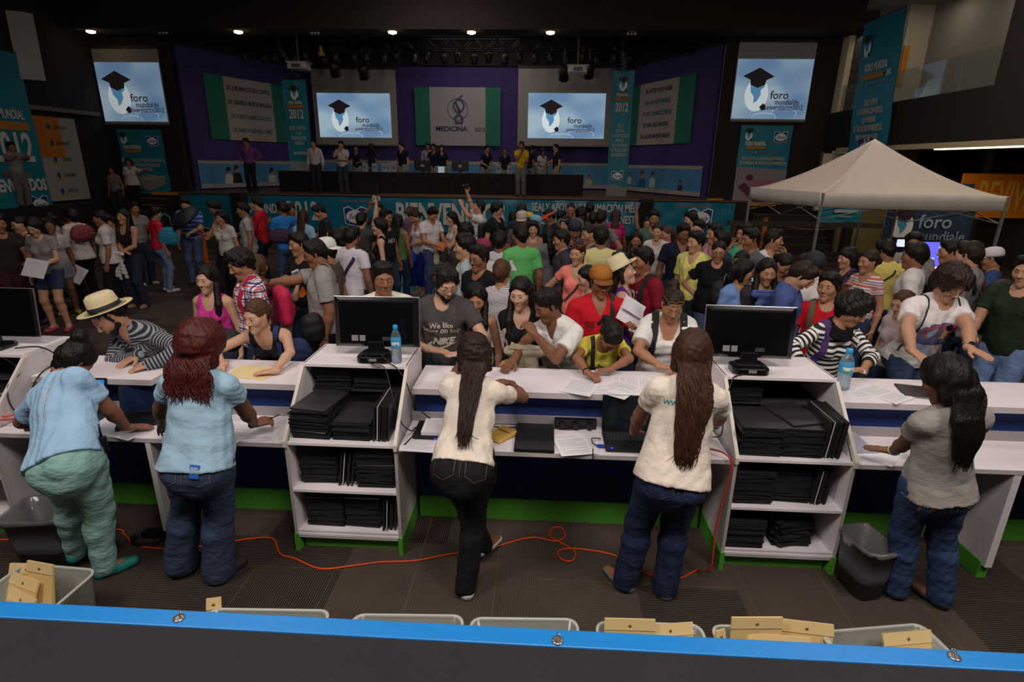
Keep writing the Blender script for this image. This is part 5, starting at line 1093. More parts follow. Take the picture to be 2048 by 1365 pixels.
def head_field(K, vs, neck=True):
 Rh, c, hs = K['Rh'], K['hc'], K['hs']; f = K['f']
 pts = [c + Rh @ (np.array(q) * hs) for q in ((-.1, -.12, -.13), (.1, .14, .14), (-.1, .14, -.13), (.1, -.12, .14), (.1, .14, -.13), (-.1, -.12, .14))] + [K['nb']]
 lo, hi = bounds(pts, .03); F = Field(lo, hi, vs)
 def A(a, b, r1, r2=None, k=.02, sc=None, op='add'):
  F.cone(np.array(a) * hs, np.array(b) * hs, r1 * hs, (r1 if r2 is None else r2) * hs, k * hs, R=Rh, o=c, sc=sc, op=op)
 A((0, -.018, .038), (0, .006, .036), .083, .076, sc=(.92, 1, 1.0))
 A((0, .020, -.02), (0, .042, -.074), .070, .043, k=.035, sc=(.82 if f else .88, 1, 1))
 A((-.034, .0, -.058), (.034, .0, -.058), .026, k=.05)
 A((0, .066, -.106), (0, .064, -.098), .019, k=.03)
 for sx in (1, -1):
  A((sx * .042, .058, -.018), (sx * .036, .062, -.026), .022, k=.035)      # cheek
  A((sx * .012, .085, .028), (sx * .040, .072, .026), .0085, k=.015)       # brow
  A((sx * .031, .103, .004), (sx * .031, .103, .004), .0135, k=.014, op='sub')
  A((sx * .031, .073, .005), (sx * .031, .073, .005), .0145, k=.004)       # lidded eyeball
  A((sx * .0115, .094, -.034), (sx * .010, .094, -.034), .0075, k=.008)
  A((sx * .074, -.006, .012), (sx * .071, -.002, -.026), .015, .009, k=.006, sc=(.5, 1, 1))
 A((0, .086, .014), (0, .106, -.026), .007, .0115, k=.012)
 A((-.016, .083, -.057), (.016, .083, -.057), .0075, k=.006, sc=(1, 1, .8))
 A((-.012, .083, -.068), (.012, .083, -.068), .0085, k=.006, sc=(1, 1, .8))
 nr = (.047 if f else .057) * K['s'] * K['fat'] ** .5
 F.cone(K['nb'] + np.array([0, 0, -.03]), c + Rh @ np.array([0, -.022, -.07]) * hs, nr * 1.12, nr, .03)
 return F
def hand_prims(K, i, p):
 """palm, four fingers of different lengths, thumb from the side of the palm"""
 s = K['s'] * (.95 if K['f'] else 1.05); w = K['wr'][i]; d = K['hd'][i]; sx = 1 if i == 0 else -1
 pn = K['pn'][i]
 if pn is not None: n = p['_w2ld'](pn)
 else:
  n = K['R'] @ np.array([-sx, .25, -.35]) if abs(d[2]) > .6 else np.array([0, 0, -1.])   # palm side
 n = unit(n - d * (n @ d)); side = np.cross(d, n) * sx   # towards the thumb
 side = unit(side)
 curl = K['curl'][i]; L = []
 pc = w + d * .015 * s
 L.append((w - d * .02 * s, w + d * .01, .026 * s, .026 * s, .015))
 for q in (-.027, -.009, .009, .027):
  L.append((pc + side * q * .7 * s, w + d * .080 * s + side * q * s, .0135 * s, .0115 * s, .012))
 ln = (.052, .066, .072, .064)
 fr = .0085 * s
 for j, q in enumerate((-.029, -.0098, .0098, .029)):
  a = w + d * .082 * s + side * q * s
  sp = side * (q * .35)
  d1 = unit(d * math.cos(curl * .7) + n * math.sin(curl * .7) + sp)
  b = a + d1 * ln[j] * .55 * s
  d2 = unit(d * math.cos(curl * 1.9) + n * math.sin(curl * 1.9) + sp)
  e = b + d2 * ln[j] * .55 * s
  L.append((a, b, fr, fr * .95, .004)); L.append((b, e, fr * .95, fr * .8, .004))
 a = w + d * .02 * s + side * .022 * s; b = a + unit(d * .75 + side * .75 + n * .35) * .042 * s; e = b + unit(d + side * .2 + n * .35) * .032 * s
 L.append((a, b, .014 * s, .0105 * s, .010)); L.append((b, e, .0105 * s, .009 * s, .004))
 return L, n, side
def build_body(K, p, lod):
 vs = {0: .012, 1: .018, 2: .026}[lod]; hv = {0: .005, 1: .0085, 2: .013}[lod]; fv = {0: .0042, 1: .0075, 2: .012}[lod]
 pts = [K['nb'], K['top']] + K['sh'] + K['el'] + K['wr'] + K['knee'] + K['ank'] + K['hip'] + [K['P0']] + [K['ank'][i] + K['toe'][i] * .2 for i in (0, 1)]
 lo, hi = bounds(pts, .22); lo[2] = min(-.03, lo[2] + .15) if not p.get('seat') else lo[2]
 F = Field(lo, hi, vs)
 TP, R, o = torso_prims(K)
 for a, b, r1, r2, sc, k in TP: F.cone(a, b, r1, r2, k, R=R, o=o, sc=sc)
 for i in (0, 1):
  for j, (a, b, r1, r2) in enumerate(leg_prims(K, i)): F.cone(a, b, r1, r2, .03)
  for a, b, r1, r2 in foot_prims(K, i): F.cone(a, b, r1, r2, .02)
  for j, (a, b, r1, r2) in enumerate(arm_prims(K, i)): F.cone(a, b, r1, r2, .018)
 nr = (.047 if K['f'] else .057) * K['s'] * K['fat'] ** .5
 F.cone(K['nb'] + np.array([0, 0, -.03]), K['hc'] + K['Rh'] @ np.array([0, -.022, -.05]) * K['hs'], nr * 1.12, nr * .98, .03)
 V, Q = F.mesh(); Vs, Qs = [V], [Q]; n = len(V)
 H = head_field(K, hv); V, Q = H.mesh(); Vs.append(V); Qs.append(Q + n); n += len(V)
 for i in (0, 1):
  HP, _, _ = hand_prims(K, i, p)
  lo, hi = bounds([q for a, b, *_ in HP for q in (a, b)], .03); G = Field(lo, hi, fv)
  for a, b, r1, r2, k in HP: G.cone(a, b, max(r1, fv * .9), max(r2, fv * .9), k)
  V, Q = G.mesh(); Vs.append(V); Qs.append(Q + n); n += len(V)
 return np.concatenate(Vs), np.concatenate(Qs)
def band_attr(o, K, V):
 """where the cloth is: x,y across, z up the torso, or along the sleeve"""
 V = np.asarray(V, float); R, P0 = K['R'], K['P0']
 q = (V - P0) @ R; best = np.abs(np.sqrt(q[:, 0] ** 2 + (q[:, 1] / .7) ** 2) - .13); out = q.copy(); out[:, 2] += .95
 for i in (0, 1):
  a, b = K['sh'][i], K['el'][i]; c = K['wr'][i]
  for (u0, u1, off) in ((a, b, 0), (b, c, np.linalg.norm(b - a))):
   d = u1 - u0; L = np.linalg.norm(d); d = d / L; t = np.clip((V - u0) @ d, 0 if off else .02, L + (0 if off == 0 else .1))
   dist = np.abs(np.linalg.norm(V - u0 - t[:, None] * d, axis=1) - .045)
   rad = np.linalg.norm(V - u0 - t[:, None] * d, axis=1)
   m = (rad < .075) & (t > (.04 if off == 0 else 0)) & ((np.abs(q[:, 0]) > K['sw'] * .72) | (q[:, 1] > .14) | (off > 0))
   w = V[m] - u0; tt = w @ d; a1 = unit(np.cross(d, [0, .3, 1]));
   out[m, 2] = 2.0 + off + tt; out[m, 0] = np.arctan2(w @ a1, w @ np.cross(d, a1)) * .05
 at = o.data.attributes.new('band', 'FLOAT_VECTOR', 'POINT')
 at.data.foreach_set('vector', (out + 10).astype(np.float32).ravel())
def build_garment(K, kind, p, lod, opt):
 vs = {0: .0085, 1: .014, 2: .021}[lod]
 TP, R, o = torso_prims(K); s = K['s']
 F = None
 if kind == 'top':
  sl = opt.get('sleeve', .45); inf = opt.get('inf', .012); hem = opt.get('hem', .90); neck = opt.get('neck', 'crew')
  if sl > 0 and sl < 1: sl_i = inf + .006
  else: sl_i = inf + .004
  pts = [K['nb'], K['P0'] + R @ np.array([0, 0, (hem - .95) * s])] + K['sh'] + (K['el'] if sl > 0 else []) + (K['wr'] if sl > 1 else [])
  lo, hi = bounds(pts, .24); F = Field(lo, hi, vs)
  for n_, (a, b, r1, r2, sc, k) in enumerate(TP): F.cone(a, b, r1, r2, k, R=R, o=o, sc=sc, inf=inf + (.011 if n_ in (1, 2) or a[2] < 0 else 0))
  if hem < .90:
   F.cone(np.array([0, -.01, (hem - .97) * s]), np.array([0, 0, 0]), (.165 if K['f'] else .155) * s * K['fat'], .16 * s * K['fat'], .03, R=R, o=o, sc=(1, .75, 1), inf=inf)
  z = lambda t: o + R @ np.array([0, 0, (t - .95) * s])
  F.fold(.0035 if inf < .014 else .0055, 34 / s, p.get('seed', 0))
  F.clip(z(hem), R @ np.array([0, opt.get('hemtilt', 0), -1.]))
  if sl <= 0:   # tank: cut at shoulders
   zc = 1.40
   for sx in (1, -1):
    F.cone(np.array([sx * (K['sw'] + .035) * s, 0, (1.42 - .95) * s]), np.array([sx * (K['sw'] + .035) * s, 0, (1.30 - .95) * s]), .085 * s, .055 * s, .012, R=R, o=o, sc=(1, 1.6, 1), op='sub')
  if neck == 'crew': F.cone(np.array([0, .03, .53]) * s, np.array([0, .04, .49]) * s, .072 * s, .062 * s, .006, R=R, o=o, op='sub')
  elif neck == 'v': F.cone(np.array([0, .06, .53]) * s, np.array([0, .12, .40]) * s, .075 * s, .022 * s, .006, R=R, o=o, op='sub')
  elif neck == 'scoop': F.cone(np.array([0, .08, .54]) * s, np.array([0, .13, .42]) * s, .098 * s, .070 * s, .008, R=R, o=o, op='sub')
  elif neck == 'tube': F.cone(np.array([0, 0, .53]) * s, np.array([0, 0.05, .46]) * s, .125 * s, .110 * s, .006, R=R, o=o, sc=(1.3, 1.3, 1), op='sub')
  for i in (0, 1):
   if sl <= 0: break
   A = arm_prims(K, i); full = sl
   G = Field(lo, hi, vs)
   for j, (a, b, r1, r2) in enumerate(A):
    if j > 0 and sl < .95: break
    G.cone(a, b, r1 + (inf * .5 if j == 0 else inf), r2 + (sl_i + .010 * (j == 0 and sl < 1) if j == 0 else inf), .02)
   G.fold(.0035, 40 / s, p.get('seed', 0) + 5)
   if sl <= 1: e = K['sh'][i] + (K['el'][i] - K['sh'][i]) * sl; G.clip(e, K['el'][i] - K['sh'][i])
   else:
    e = K['el'][i] + (K['wr'][i] - K['el'][i]) * (sl - 1)
    # keep upper arm: clip only near forearm side
    d = unit(K['wr'][i] - K['el'][i]); n = d
    Dp = (G.ax[0][:, None, None] - e[0]) * n[0] + (G.ax[1][None, :, None] - e[1]) * n[1] + (G.ax[2][None, None, :] - e[2]) * n[2]
    near = ((G.ax[0][:, None, None] - e[0]) ** 2 + (G.ax[1][None, :, None] - e[1]) ** 2 + (G.ax[2][None, None, :] - e[2]) ** 2) < .14 ** 2
    G.D = np.where(near, np.maximum(G.D, Dp), G.D)
   hh = np.clip(.5 + .5 * (F.D - G.D) / .02, 0, 1); F.D = F.D * (1 - hh) + G.D * hh - .02 * hh * (1 - hh)
  if opt.get('collar'):
   F.cone(np.array([0, -.012, .485]) * s, np.array([0, -.004, .505]) * s, .066 * s, .060 * s, .01, R=R, o=o)
   F.cone(np.array([0, .02, .60]) * s, np.array([0, .045, .47]) * s, .060 * s, .048 * s, .004, R=R, o=o, op='sub')
 elif kind == 'trousers':
  inf = opt.get('inf', .009); flare = opt.get('flare', 0.); end = opt.get('end', 1.0)
  pts = K['hip'] + K['knee'] + K['ank'] + [K['P0']]
  lo, hi = bounds(pts, .22); F = Field(lo, hi, vs)
  for n_, (a, b, r1, r2, sc, k) in enumerate(TP):
   if n_ in (1, 2, 5, 8) or (K['f'] and n_ in (5, 8)) or (r1 > .07 * s and a[2] < 0): F.cone(a, b, r1, r2, k, R=R, o=o, sc=sc, inf=min(inf, .006))
  for i in (0, 1):
   h, k_, a_ = K['hip'][i], K['knee'][i], K['ank'][i]
   PR = leg_prims(K, i)
   e = a_ + unit(a_ - k_) * .02 * s
   if end < .6:
    F.cone(h, k_, PR[0][2] + inf, PR[0][3] + inf + .02, .03)
    kk = h + (k_ - h) * (end * 2)
    d = unit(k_ - h)
    Dp = (F.ax[0][:, None, None] - kk[0]) * d[0] + (F.ax[1][None, :, None] - kk[1]) * d[1] + (F.ax[2][None, None, :] - kk[2]) * d[2]
    F.D = np.maximum(F.D, Dp)
   else:
    F.cone(h, k_, PR[0][2] + inf, PR[0][3] + inf + .007, .03)
    F.cone(k_, PR[1][1], PR[1][2] + inf + .007, PR[1][3] + inf + .004 + flare * .3, .03)
    F.cone(PR[1][1], e, PR[2][2] + inf + .004 + flare * .3, PR[2][3] + inf + .008 + flare, .02)
    d = np.array([0, 0, -1.])
    if end < 1:
     ee = k_ + (a_ - k_) * (end * 2 - 1); F.clip(ee, unit(a_ - k_)) if i == 1 or abs(ee[2] - K['ank'][1 - i][2]) < .5 else None
  if not p.get('seat'): F.clip(np.array([0, 0, .018]), (0, 0, -1))
  F.fold(.003, 45 / s, p.get('seed', 0) + 9)
  F.clip(o + R @ np.array([0, 0, (opt.get('waist', 1.0) - .95) * s]), R @ np.array([0, 0, 1.]))
 elif kind == 'shoe':
  i = opt['i']; a = K['ank'][i]; t = K['toe'][i]
  pts = [a, a + t * .2, a - t * .1]; lo, hi = bounds(pts, .08); lo[2] = a[2] - .11
  F = Field(lo, hi, {0: .006, 1: .011, 2: .016}[lod]); lowcut = opt.get('low', False)
  for n_, (q, b, r1, r2) in enumerate(foot_prims(K, i)):
   F.cone(q, b, r1 + .006, r2 + .007, .02)
  F.clip(a + np.array([0, 0, -.078 * s]), (0, 0, -1)); F.clip(a + np.array([0, 0, -.012 if not lowcut else -.035]), (0, 0, 1))
 return F
def strands(MBo, paths, r, n=4):
 for P, rr in paths:
  MBo.tube(P, rr, n=n)
def build_hair(K, p, lod):
 st = p.get('hair', 'short'); Rh, c, hs = K['Rh'], K['hc'], K['hs']; vs = {0: .008, 1: .012, 2: .017}[lod]
 H = lambda x, y, z: c + Rh @ (np.array([x, y, z]) * hs)
 R = K['R']; T = K['T']; s = K['s']
 rs = np.random.RandomState(p.get('seed', 0) + 77)
 pts = [H(x, y, z) for x in (-.13, .13) for y in (-.15, .13) for z in (-.15, .17)]
 length = p.get('hlen', {'long': .42, 'mid': .24, 'bob': .16}.get(st, 0))
 back = []
 if length:
  # curtain follows the nape then hangs down over the back
  b0 = H(0, -.070, .02); b1 = H(0, -.088, -.07)
  tb = lambda z: T(0, -.135 if K['f'] else -.15, z)
  n1 = K['nb'] + R @ np.array([0, -.085, .0]) * s
  dn = unit(tb(1.10) - tb(1.35)); grav = unit(dn * .75 + np.array([0, 0, -.5]))
  q = n1 + R @ np.array([0, -.015, 0]); L = 0; back = [b0, b1, q]
  rem = length - .12
  if rem > 0: back += [tb(1.36) if rem > .1 else q + grav * rem]
  if rem > .1: back += [tb(1.36) + (tb(1.36 - (rem - .08)) - tb(1.36))]
  pts += [x + np.array(dd) for x in back for dd in ((.1, .05, 0), (-.1, -.1, -.05))]
 lo, hi = bounds(pts, .03); F = Field(lo, hi, vs)
 def A(a, b, r1, r2=None, k=.02, sc=None, op='add'):
  F.cone(np.array(a) * hs, np.array(b) * hs, r1 * hs, (r1 if r2 is None else r2) * hs, k * hs, R=Rh, o=c, sc=sc, op=op)
 ext = {'short': .011, 'buzz': .004, 'curly': .026, 'long': .012, 'mid': .016, 'bob': .022, 'bun': .007, 'pony': .008, 'top': .012, 'afro': .05, 'spiky': .016}.get(st, .012)
 vol = p.get('vol', 0) + ext
 if p.get('hat') and p['hat'] != 'visor': vol = min(vol, .002)
 A((0, -.020, .042), (0, .004, .044), .083 + vol, .075 + vol, sc=(.92, 1, 1.0))
 A((0, -.045, -.01), (0, -.040, -.05), .062 + vol * .8, .045 + vol * .5, k=.03)
 if st in ('long', 'mid', 'bob', 'afro'):
  for sx in (1, -1): A((sx * .072, -.02, .03), (sx * .074, -.015, -.075), .022 + vol * .4, .020 + vol * .5, k=.03)
 if st in ('short', 'curly', 'spiky', 'top'):
  A((-.03, .045, .098 if not p.get('hat') else .08), (.03, .045, .100 if not p.get('hat') else .08), (.028 if not p.get('hat') else .01) + vol * .5, k=.02)
  for sx in (1, -1): A((sx * .072, .014, .02), (sx * .073, .016, -.012), .009, k=.01)
 if st == 'bun' : A((0, -.075, .115 if p.get('bunhi', 1) else -.0), (0, -.085 if p.get('bunhi', 1) else -.11, .125 if p.get('bunhi', 1) else .0), .046, k=.012)
 if st == 'pony':
  A((0, -.10, .03), (0, -.15, -.02), .022, .030, k=.01); A((0, -.15, -.02), (0, -.15, -.16), .030, .014, k=.02)
 if st == 'spiky' or st == 'curly' or st == 'afro': F.fold(.006 if st != 'afro' else .01, 95 if st != 'afro' else 70, p.get('seed', 0))
 else: F.fold(.0022, 70, p.get('seed', 0))
 # face and ears left free
 fz = p.get('hairline', .080)
 A((0, .16, fz - .085), (0, .085, fz - .092), .095, .072, k=.008, sc=(.88 if length else .98, 1, 1.12), op='sub')
 A((0, .12, -.09), (0, .03, -.13), .10, .075, k=.01, sc=(.75 if length else 1, 1, 1), op='sub')
 if not length: A((-.1, .02, -.075), (.1, .02, -.075), .052, k=.006, op='sub')
 F.fold(.0032 if lod == 0 else .002, 130, p.get('seed', 0) + 3)
 if length:
  w = p.get('hw', .075); prev = None
  ww = [.07, max(.068, w * .8), w, w * .95, w * .55]; tt = [1, .7, .5, .38, .3]
  S_ = K['R'] @ np.array([1, 0, 0])
  for a, b, i in zip(back[:-1], back[1:], range(9)):
   for off in (-.62, -.2, .2, .62):
    wa, wb = ww[i] * hs, ww[min(i + 1, 4)] * hs
    jit = rs.normal(0, .006)
    F.cone(a + S_ * off * wa, b + S_ * (off * wb + jit), (.034 - .004 * i) * hs, (.030 - .004 * i) * hs, .02)
  if p.get('front'):   # locks brought over the shoulders
   for sx in (1, -1):
    if p['front'] not in (2, sx): continue
    a = H(sx * .078, .0, -.05); b = T(sx * .10, .075, 1.38); e = T(sx * .085, .135, 1.38 - p.get('flen', .2)); F.cone(a, b, .028, .030, .02); F.cone(b, e, .030, .014, .02)
 V, Q = F.mesh(); M = None
 if p.get('locks') and length:
  mb = MB(); S_ = K['R'] @ np.array([1, 0, 0]); Bk = K['R'] @ np.array([0, -1, 0])
  nl = p['locks']
  for q in range(nl):
   off = rs.uniform(-1, 1); L = []
   path = [H(off * .07, -.075 * math.sqrt(max(.05, 1 - off * off)) , .085), H(off * .082, -.094 * math.sqrt(max(.08, 1 - off * off)) - .01, .0)] + [b + S_ * off * ww[min(i + 1, 4)] * 1.05 + Bk * (.030 - .012 * abs(off)) for i, b in enumerate(back[1:])]
   ext_ = rs.uniform(-.02, .07); path.append(path[-1] + unit(path[-1] - path[-2]) * ext_ + S_ * rs.normal(0, .015))
   # resample with waves
   P = np.array(path); seg = np.r_[0, np.cumsum(np.linalg.norm(np.diff(P, axis=0), axis=1))]
   t = np.linspace(0, seg[-1], 26); C = np.stack([np.interp(t, seg, P[:, j]) for j in range(3)], 1)
   C[1:-1] = (C[:-2] + C[1:-1] * 2 + C[2:]) / 4; C[1:-1] = (C[:-2] + C[1:-1] * 2 + C[2:]) / 4
   ph = rs.uniform(0, 6); am = p.get('wave', .006) * rs.uniform(.5, 1.3); C += (np.sin(t * p.get('wf', 30) + ph) * am)[:, None] * S_ + (np.cos(t * 24 + ph) * am * .5)[:, None] * Bk
   rr = np.interp(np.linspace(0, 1, 26), [0, .3, .8, 1], [.005, .007, .005, .0012]) * rs.uniform(.6, 1.2)
   mb.tube(C, list(rr), n=5)
  V2 = np.array(mb.V); F2 = [list(f) for f in mb.F]
  Fl = [tuple(f) for f in Q] + [tuple(i + len(V) for i in f) for f in F2]
  return np.concatenate([V, V2]), Fl
 return V, Q
SKIN = {'a': 'aa7a5c', 'b': '93634a', 'c': 'bc8e72', 'd': '7c533d', 'e': 'c89c82'}
HAIR = {'k': '15100e', 'b': '2a1a12', 'l': '4d3220', 'r': '4a1814', 'g': '8d8680', 'm': '321b12'}
def face_parts(K, p, root, lod, skin, hc):
 Rh, c, hs = K['Rh'], K['hc'], K['hs']
 H = lambda x, y, z: tuple(c + Rh @ (np.array([x, y, z]) * hs))
 M4 = Matrix(Rh.tolist()).to_4x4(); M4.translation = Vector(c)
 closed = p.get('eyes') == 'down'
 dark = mat('1c120e', .25); white = mat('d8d0ca', .3)
 for sx in (1, -1):
  mb = MB(); n = 10
  # almond shaped eye with iris
  if not closed:
   mb.smooth = True
   V = [];
   for j in range(n):
    a = 2 * math.pi * j / n; V.append(((sx * .031 + .0135 * math.cos(a)) * hs, (.0872 - abs(math.cos(a)) * .004) * hs, (.004 + .0050 * math.sin(a)) * hs))
   V.append((sx * .031 * hs, .0902 * hs, .004 * hs)); mb.add(V, [(j, (j + 1) % n, n) for j in range(n)])
   g = p.get('gaze', 0) * .003
   mb.mat(1); V = [((sx * .031 + g + .0050 * math.cos(2 * math.pi * j / 8)) * hs, .0908 * hs, (.0035 + .0048 * math.sin(2 * math.pi * j / 8)) * hs) for j in range(8)]
   mb.add(V, [tuple(range(8))])
  else:
   mb.mat(1); mb.tube([((sx * .031 - .013) * hs, .084 * hs, -.002 * hs), (sx * .031 * hs, .0895 * hs, -.0065 * hs), ((sx * .031 + .013) * hs, .083 * hs, -.002 * hs)], .0013 * hs, n=4)
  # lashes
  mb.mat(1); mb.tube([((sx * .031 - .0145) * hs, .085 * hs, (.005 if not closed else -.002) * hs), (sx * .031 * hs, .0905 * hs, (.0090 if not closed else -.006) * hs), ((sx * .031 + .0145) * hs, .084 * hs, (.006 if not closed else -.002) * hs)], .0014 * hs, n=4)
  mb.xf(M4); mb.obj('eye', [white, dark], root)
  mb = MB(); mb.tube([(sx * .013 * hs, .0925 * hs, .022 * hs), (sx * .030 * hs, .0880 * hs, .028 * hs), (sx * .048 * hs, .0715 * hs, .022 * hs)], [.0022 * hs, .0030 * hs, .0012 * hs] if not K['f'] else [.002 * hs, .0024 * hs, .001 * hs], n=5)
  mb.xf(M4); mb.obj('eyebrow', hc, root)
 mb = MB(); mb.smooth = True
 for z, r in ((-.0575, .0042), (-.067, .0052)):
  P = [(x * hs, (.0925 - abs(x) * .35 - (.002 if z < -.06 else 0)) * hs, (z - abs(x) * (.22 if z > -.06 else -.17)) * hs) for x in (-.022, -.012, 0, .012, .022)]
  mb.tube(P, [.0008, r * hs, r * hs * .95, r * hs, .0008], n=6)
 mb.xf(M4); lc = [int(skin[i:i + 2], 16) for i in (0, 2, 4)]; lip = '%02x%02x%02x' % (min(255, int(lc[0] * .92)), int(lc[1] * .68), int(lc[2] * .72))
 if lod < 2: mb.obj('lips', mat(lip, .4), root)
 if p.get('beard'):
  F = Field(*bounds([c + Rh @ np.array(q) for q in ((-.1, -.02, -.14), (.1, .12, -.14), (.1, .12, .02), (-.1, .12, .02), (.1, -.03, .02), (-.1, -.03, .02))], .01), .006 if lod == 0 else .01)
  A = lambda a, b, r1, r2=None, k=.02, sc=None, op='add': F.cone(np.array(a) * hs, np.array(b) * hs, r1 * hs, (r1 if r2 is None else r2) * hs, k * hs, R=Rh, o=c, sc=sc, op=op)
  e = .0035
  A((0, .020, -.02), (0, .042, -.074), .070 + e, .043 + e, k=.035, sc=(.88, 1, 1)); A((-.034, .0, -.058), (.034, .0, -.058), .026 + e, k=.05)
  A((0, .066, -.106), (0, .064, -.098), .019 + e, k=.03)
  A((0, .14, .04), (0, .115, -.022), .085, .046, k=.008, op='sub'); A((0, .115, -.060), (0, .10, -.062), .028, k=.006, sc=(1.1, 1, .62), op='sub')
  A((-.12, -.075, -.03), (.12, -.075, -.03), .068, k=.01, op='sub'); A((-.12, -.03, .05), (.12, -.03, .05), .05, k=.01, op='sub')
  F.clip(c + Rh @ np.array([0, 0, -.008]) * hs, Rh @ np.array([0, 0, 1.]))
  V, Q = F.mesh(); new_mesh_obj('beard', V, Q, curlmat(HAIR[p.get('hc', 'k')]), root, smooth=True)
 if p.get('glasses'):
  g = p['glasses']; mb = MB(); z0 = .004 if g != 'top' else 0.;
  fr_, ln = (mat('141414', .3), None)
  off = (0, 0, 0)
  if g == 'top': off = (0, -.005, .095)
  q = lambda x, y, z: ((x + off[0]) * hs, (y + off[1]) * hs, (z + off[2]) * hs)
  for sx in (1, -1):
   ring = [q(sx * .032 + .023 * math.copysign(abs(math.cos(a)) ** .6, math.cos(a)), .104 - .004 * abs(math.cos(a)), .001 + .0145 * math.copysign(abs(math.sin(a)) ** .7, math.sin(a))) for a in [2 * math.pi * j / 14 for j in range(15)]]
   mb.tube(ring, .0016 * hs if g != 'top' else .0024 * hs, n=4)
   mb.tube([q(sx * .055, .100, .004), q(sx * .078, .03, .008), q(sx * .082, -.01, .0)], .0016 * hs, n=4)
   if g in ('sun', 'top', 'orange'): mb.mat(1); mb.add(ring[:-1] , [tuple(range(14))]); mb.mat(0)
  mb.tube([q(-.011, .106, .004), q(0, .110, .006), q(.011, .106, .004)], .0015 * hs, n=4)
  mb.xf(M4); mb.obj('glasses' if g != 'top' else 'sunglasses', [mat(p.get('gc', '141414'), .3), mat('0a0a0c', .08)], root)
def build_hat(K, p, root, lod):
 k = p['hat']; Rh, c, hs = K['Rh'], K['hc'], K['hs']
 M4 = Matrix(Rh.tolist()).to_4x4(); M4.translation = Vector(c)
 tilt = Matrix.Rotation(math.radians(p.get('hattilt', 0)), 4, 'X') @ Matrix.Rotation(math.radians(p.get('hatroll', 0)), 4, 'Y')
 mb = MB(); mb.smooth = True; n = 24; col = p.get('hatc', 'd8c49c')
 if k == 'fedora':
  prof = [(.165, .000), (.160, .006), (.10, -.004), (.094, .004), (.090, .05), (.084, .095), (.066, .112), (.03, .104), (.001, .100)]
  mb.lathe(prof, (0, -.010, .062), n=n, sx=.92, sy=1.08)
  mb2 = MB(); mb2.lathe([(.0965, .002), (.0965, .006), (.0940, .034), (.0915, .034)], (0, -.010, .062), n=n, sx=.92, sy=1.08)
  for m_, nm, mm in ((mb, 'hat', mat(col, .8, noise=.12, nscale=60, bump=.4, bscale=200)), (mb2, None, None)):
   m_.xf(Matrix.Scale(hs, 4)); m_.xf(M4 @ tilt)
  h = mb.obj('hat', mm if mm else mat(col, .8, noise=.12, nscale=60, bump=.4, bscale=200), root)
  mb2.obj('hat_band', mat(p.get('bandc', '17141a'), .7), h)
 elif k in ('cap', 'capback', 'visor', 'trucker'):
  prof = [(.094, -.010), (.096, .02), (.090, .055), (.070, .082), (.036, .095), (.001, .098)]
  if k == 'visor': prof = [(.094, -.008), (.096, .0), (.095, .022), (.092, .022)]
  mb.lathe(prof, (0, -.012, .045), n=n, sx=.94, sy=1.06)
  sg = -1 if k == 'capback' else 1
  V = []; m_ = 9
  for rr in (0, 1):
   for j in range(m_):
    a = math.radians(-62 + 124 * j / (m_ - 1)); r0 = .088 if rr == 0 else .088 + .075 * math.cos(a * .9)
    V.append((math.sin(a) * (.085 + .0 * rr) * (1 if rr == 0 else 1.02), sg * (math.cos(a) * (.098 if rr == 0 else .098) + (.068 * math.cos(a * .8) if rr else 0)) - .012, .045 - .004 - (.018 * math.cos(a) + .012 * abs(math.sin(a)) if rr else 0)))
  V2 = [(x, y, z - .005) for x, y, z in V]; nn = len(V)
  Fc = [(j, j + 1, m_ + j + 1, m_ + j) for j in range(m_ - 1)]; Fc += [tuple(i + nn for i in f[::-1]) for f in Fc]
  Fc += [(m_ + j, m_ + j + 1, nn + m_ + j + 1, nn + m_ + j) for j in range(m_ - 1)]
  mb2 = MB(); mb2.smooth = True; mb2.add(V + V2, Fc)
  for q in (mb, mb2): q.xf(Matrix.Scale(hs * 1.04, 4)); q.xf(M4 @ tilt)
  h = mb.obj('cap', mat(col, .75, noise=.1, bump=.3, bscale=150), root)
  mb2.obj('cap_peak', mat(p.get('peakc', col), .75, noise=.1), h)
  return h
def _xat(px, y, z):
 a, b = -8., 8.
 for _ in range(40):
  m = (a + b) / 2
  if proj((m, y, z))[0] < px: a = m
  else: b = m
 return a
PEOPLE = []; DBG = False
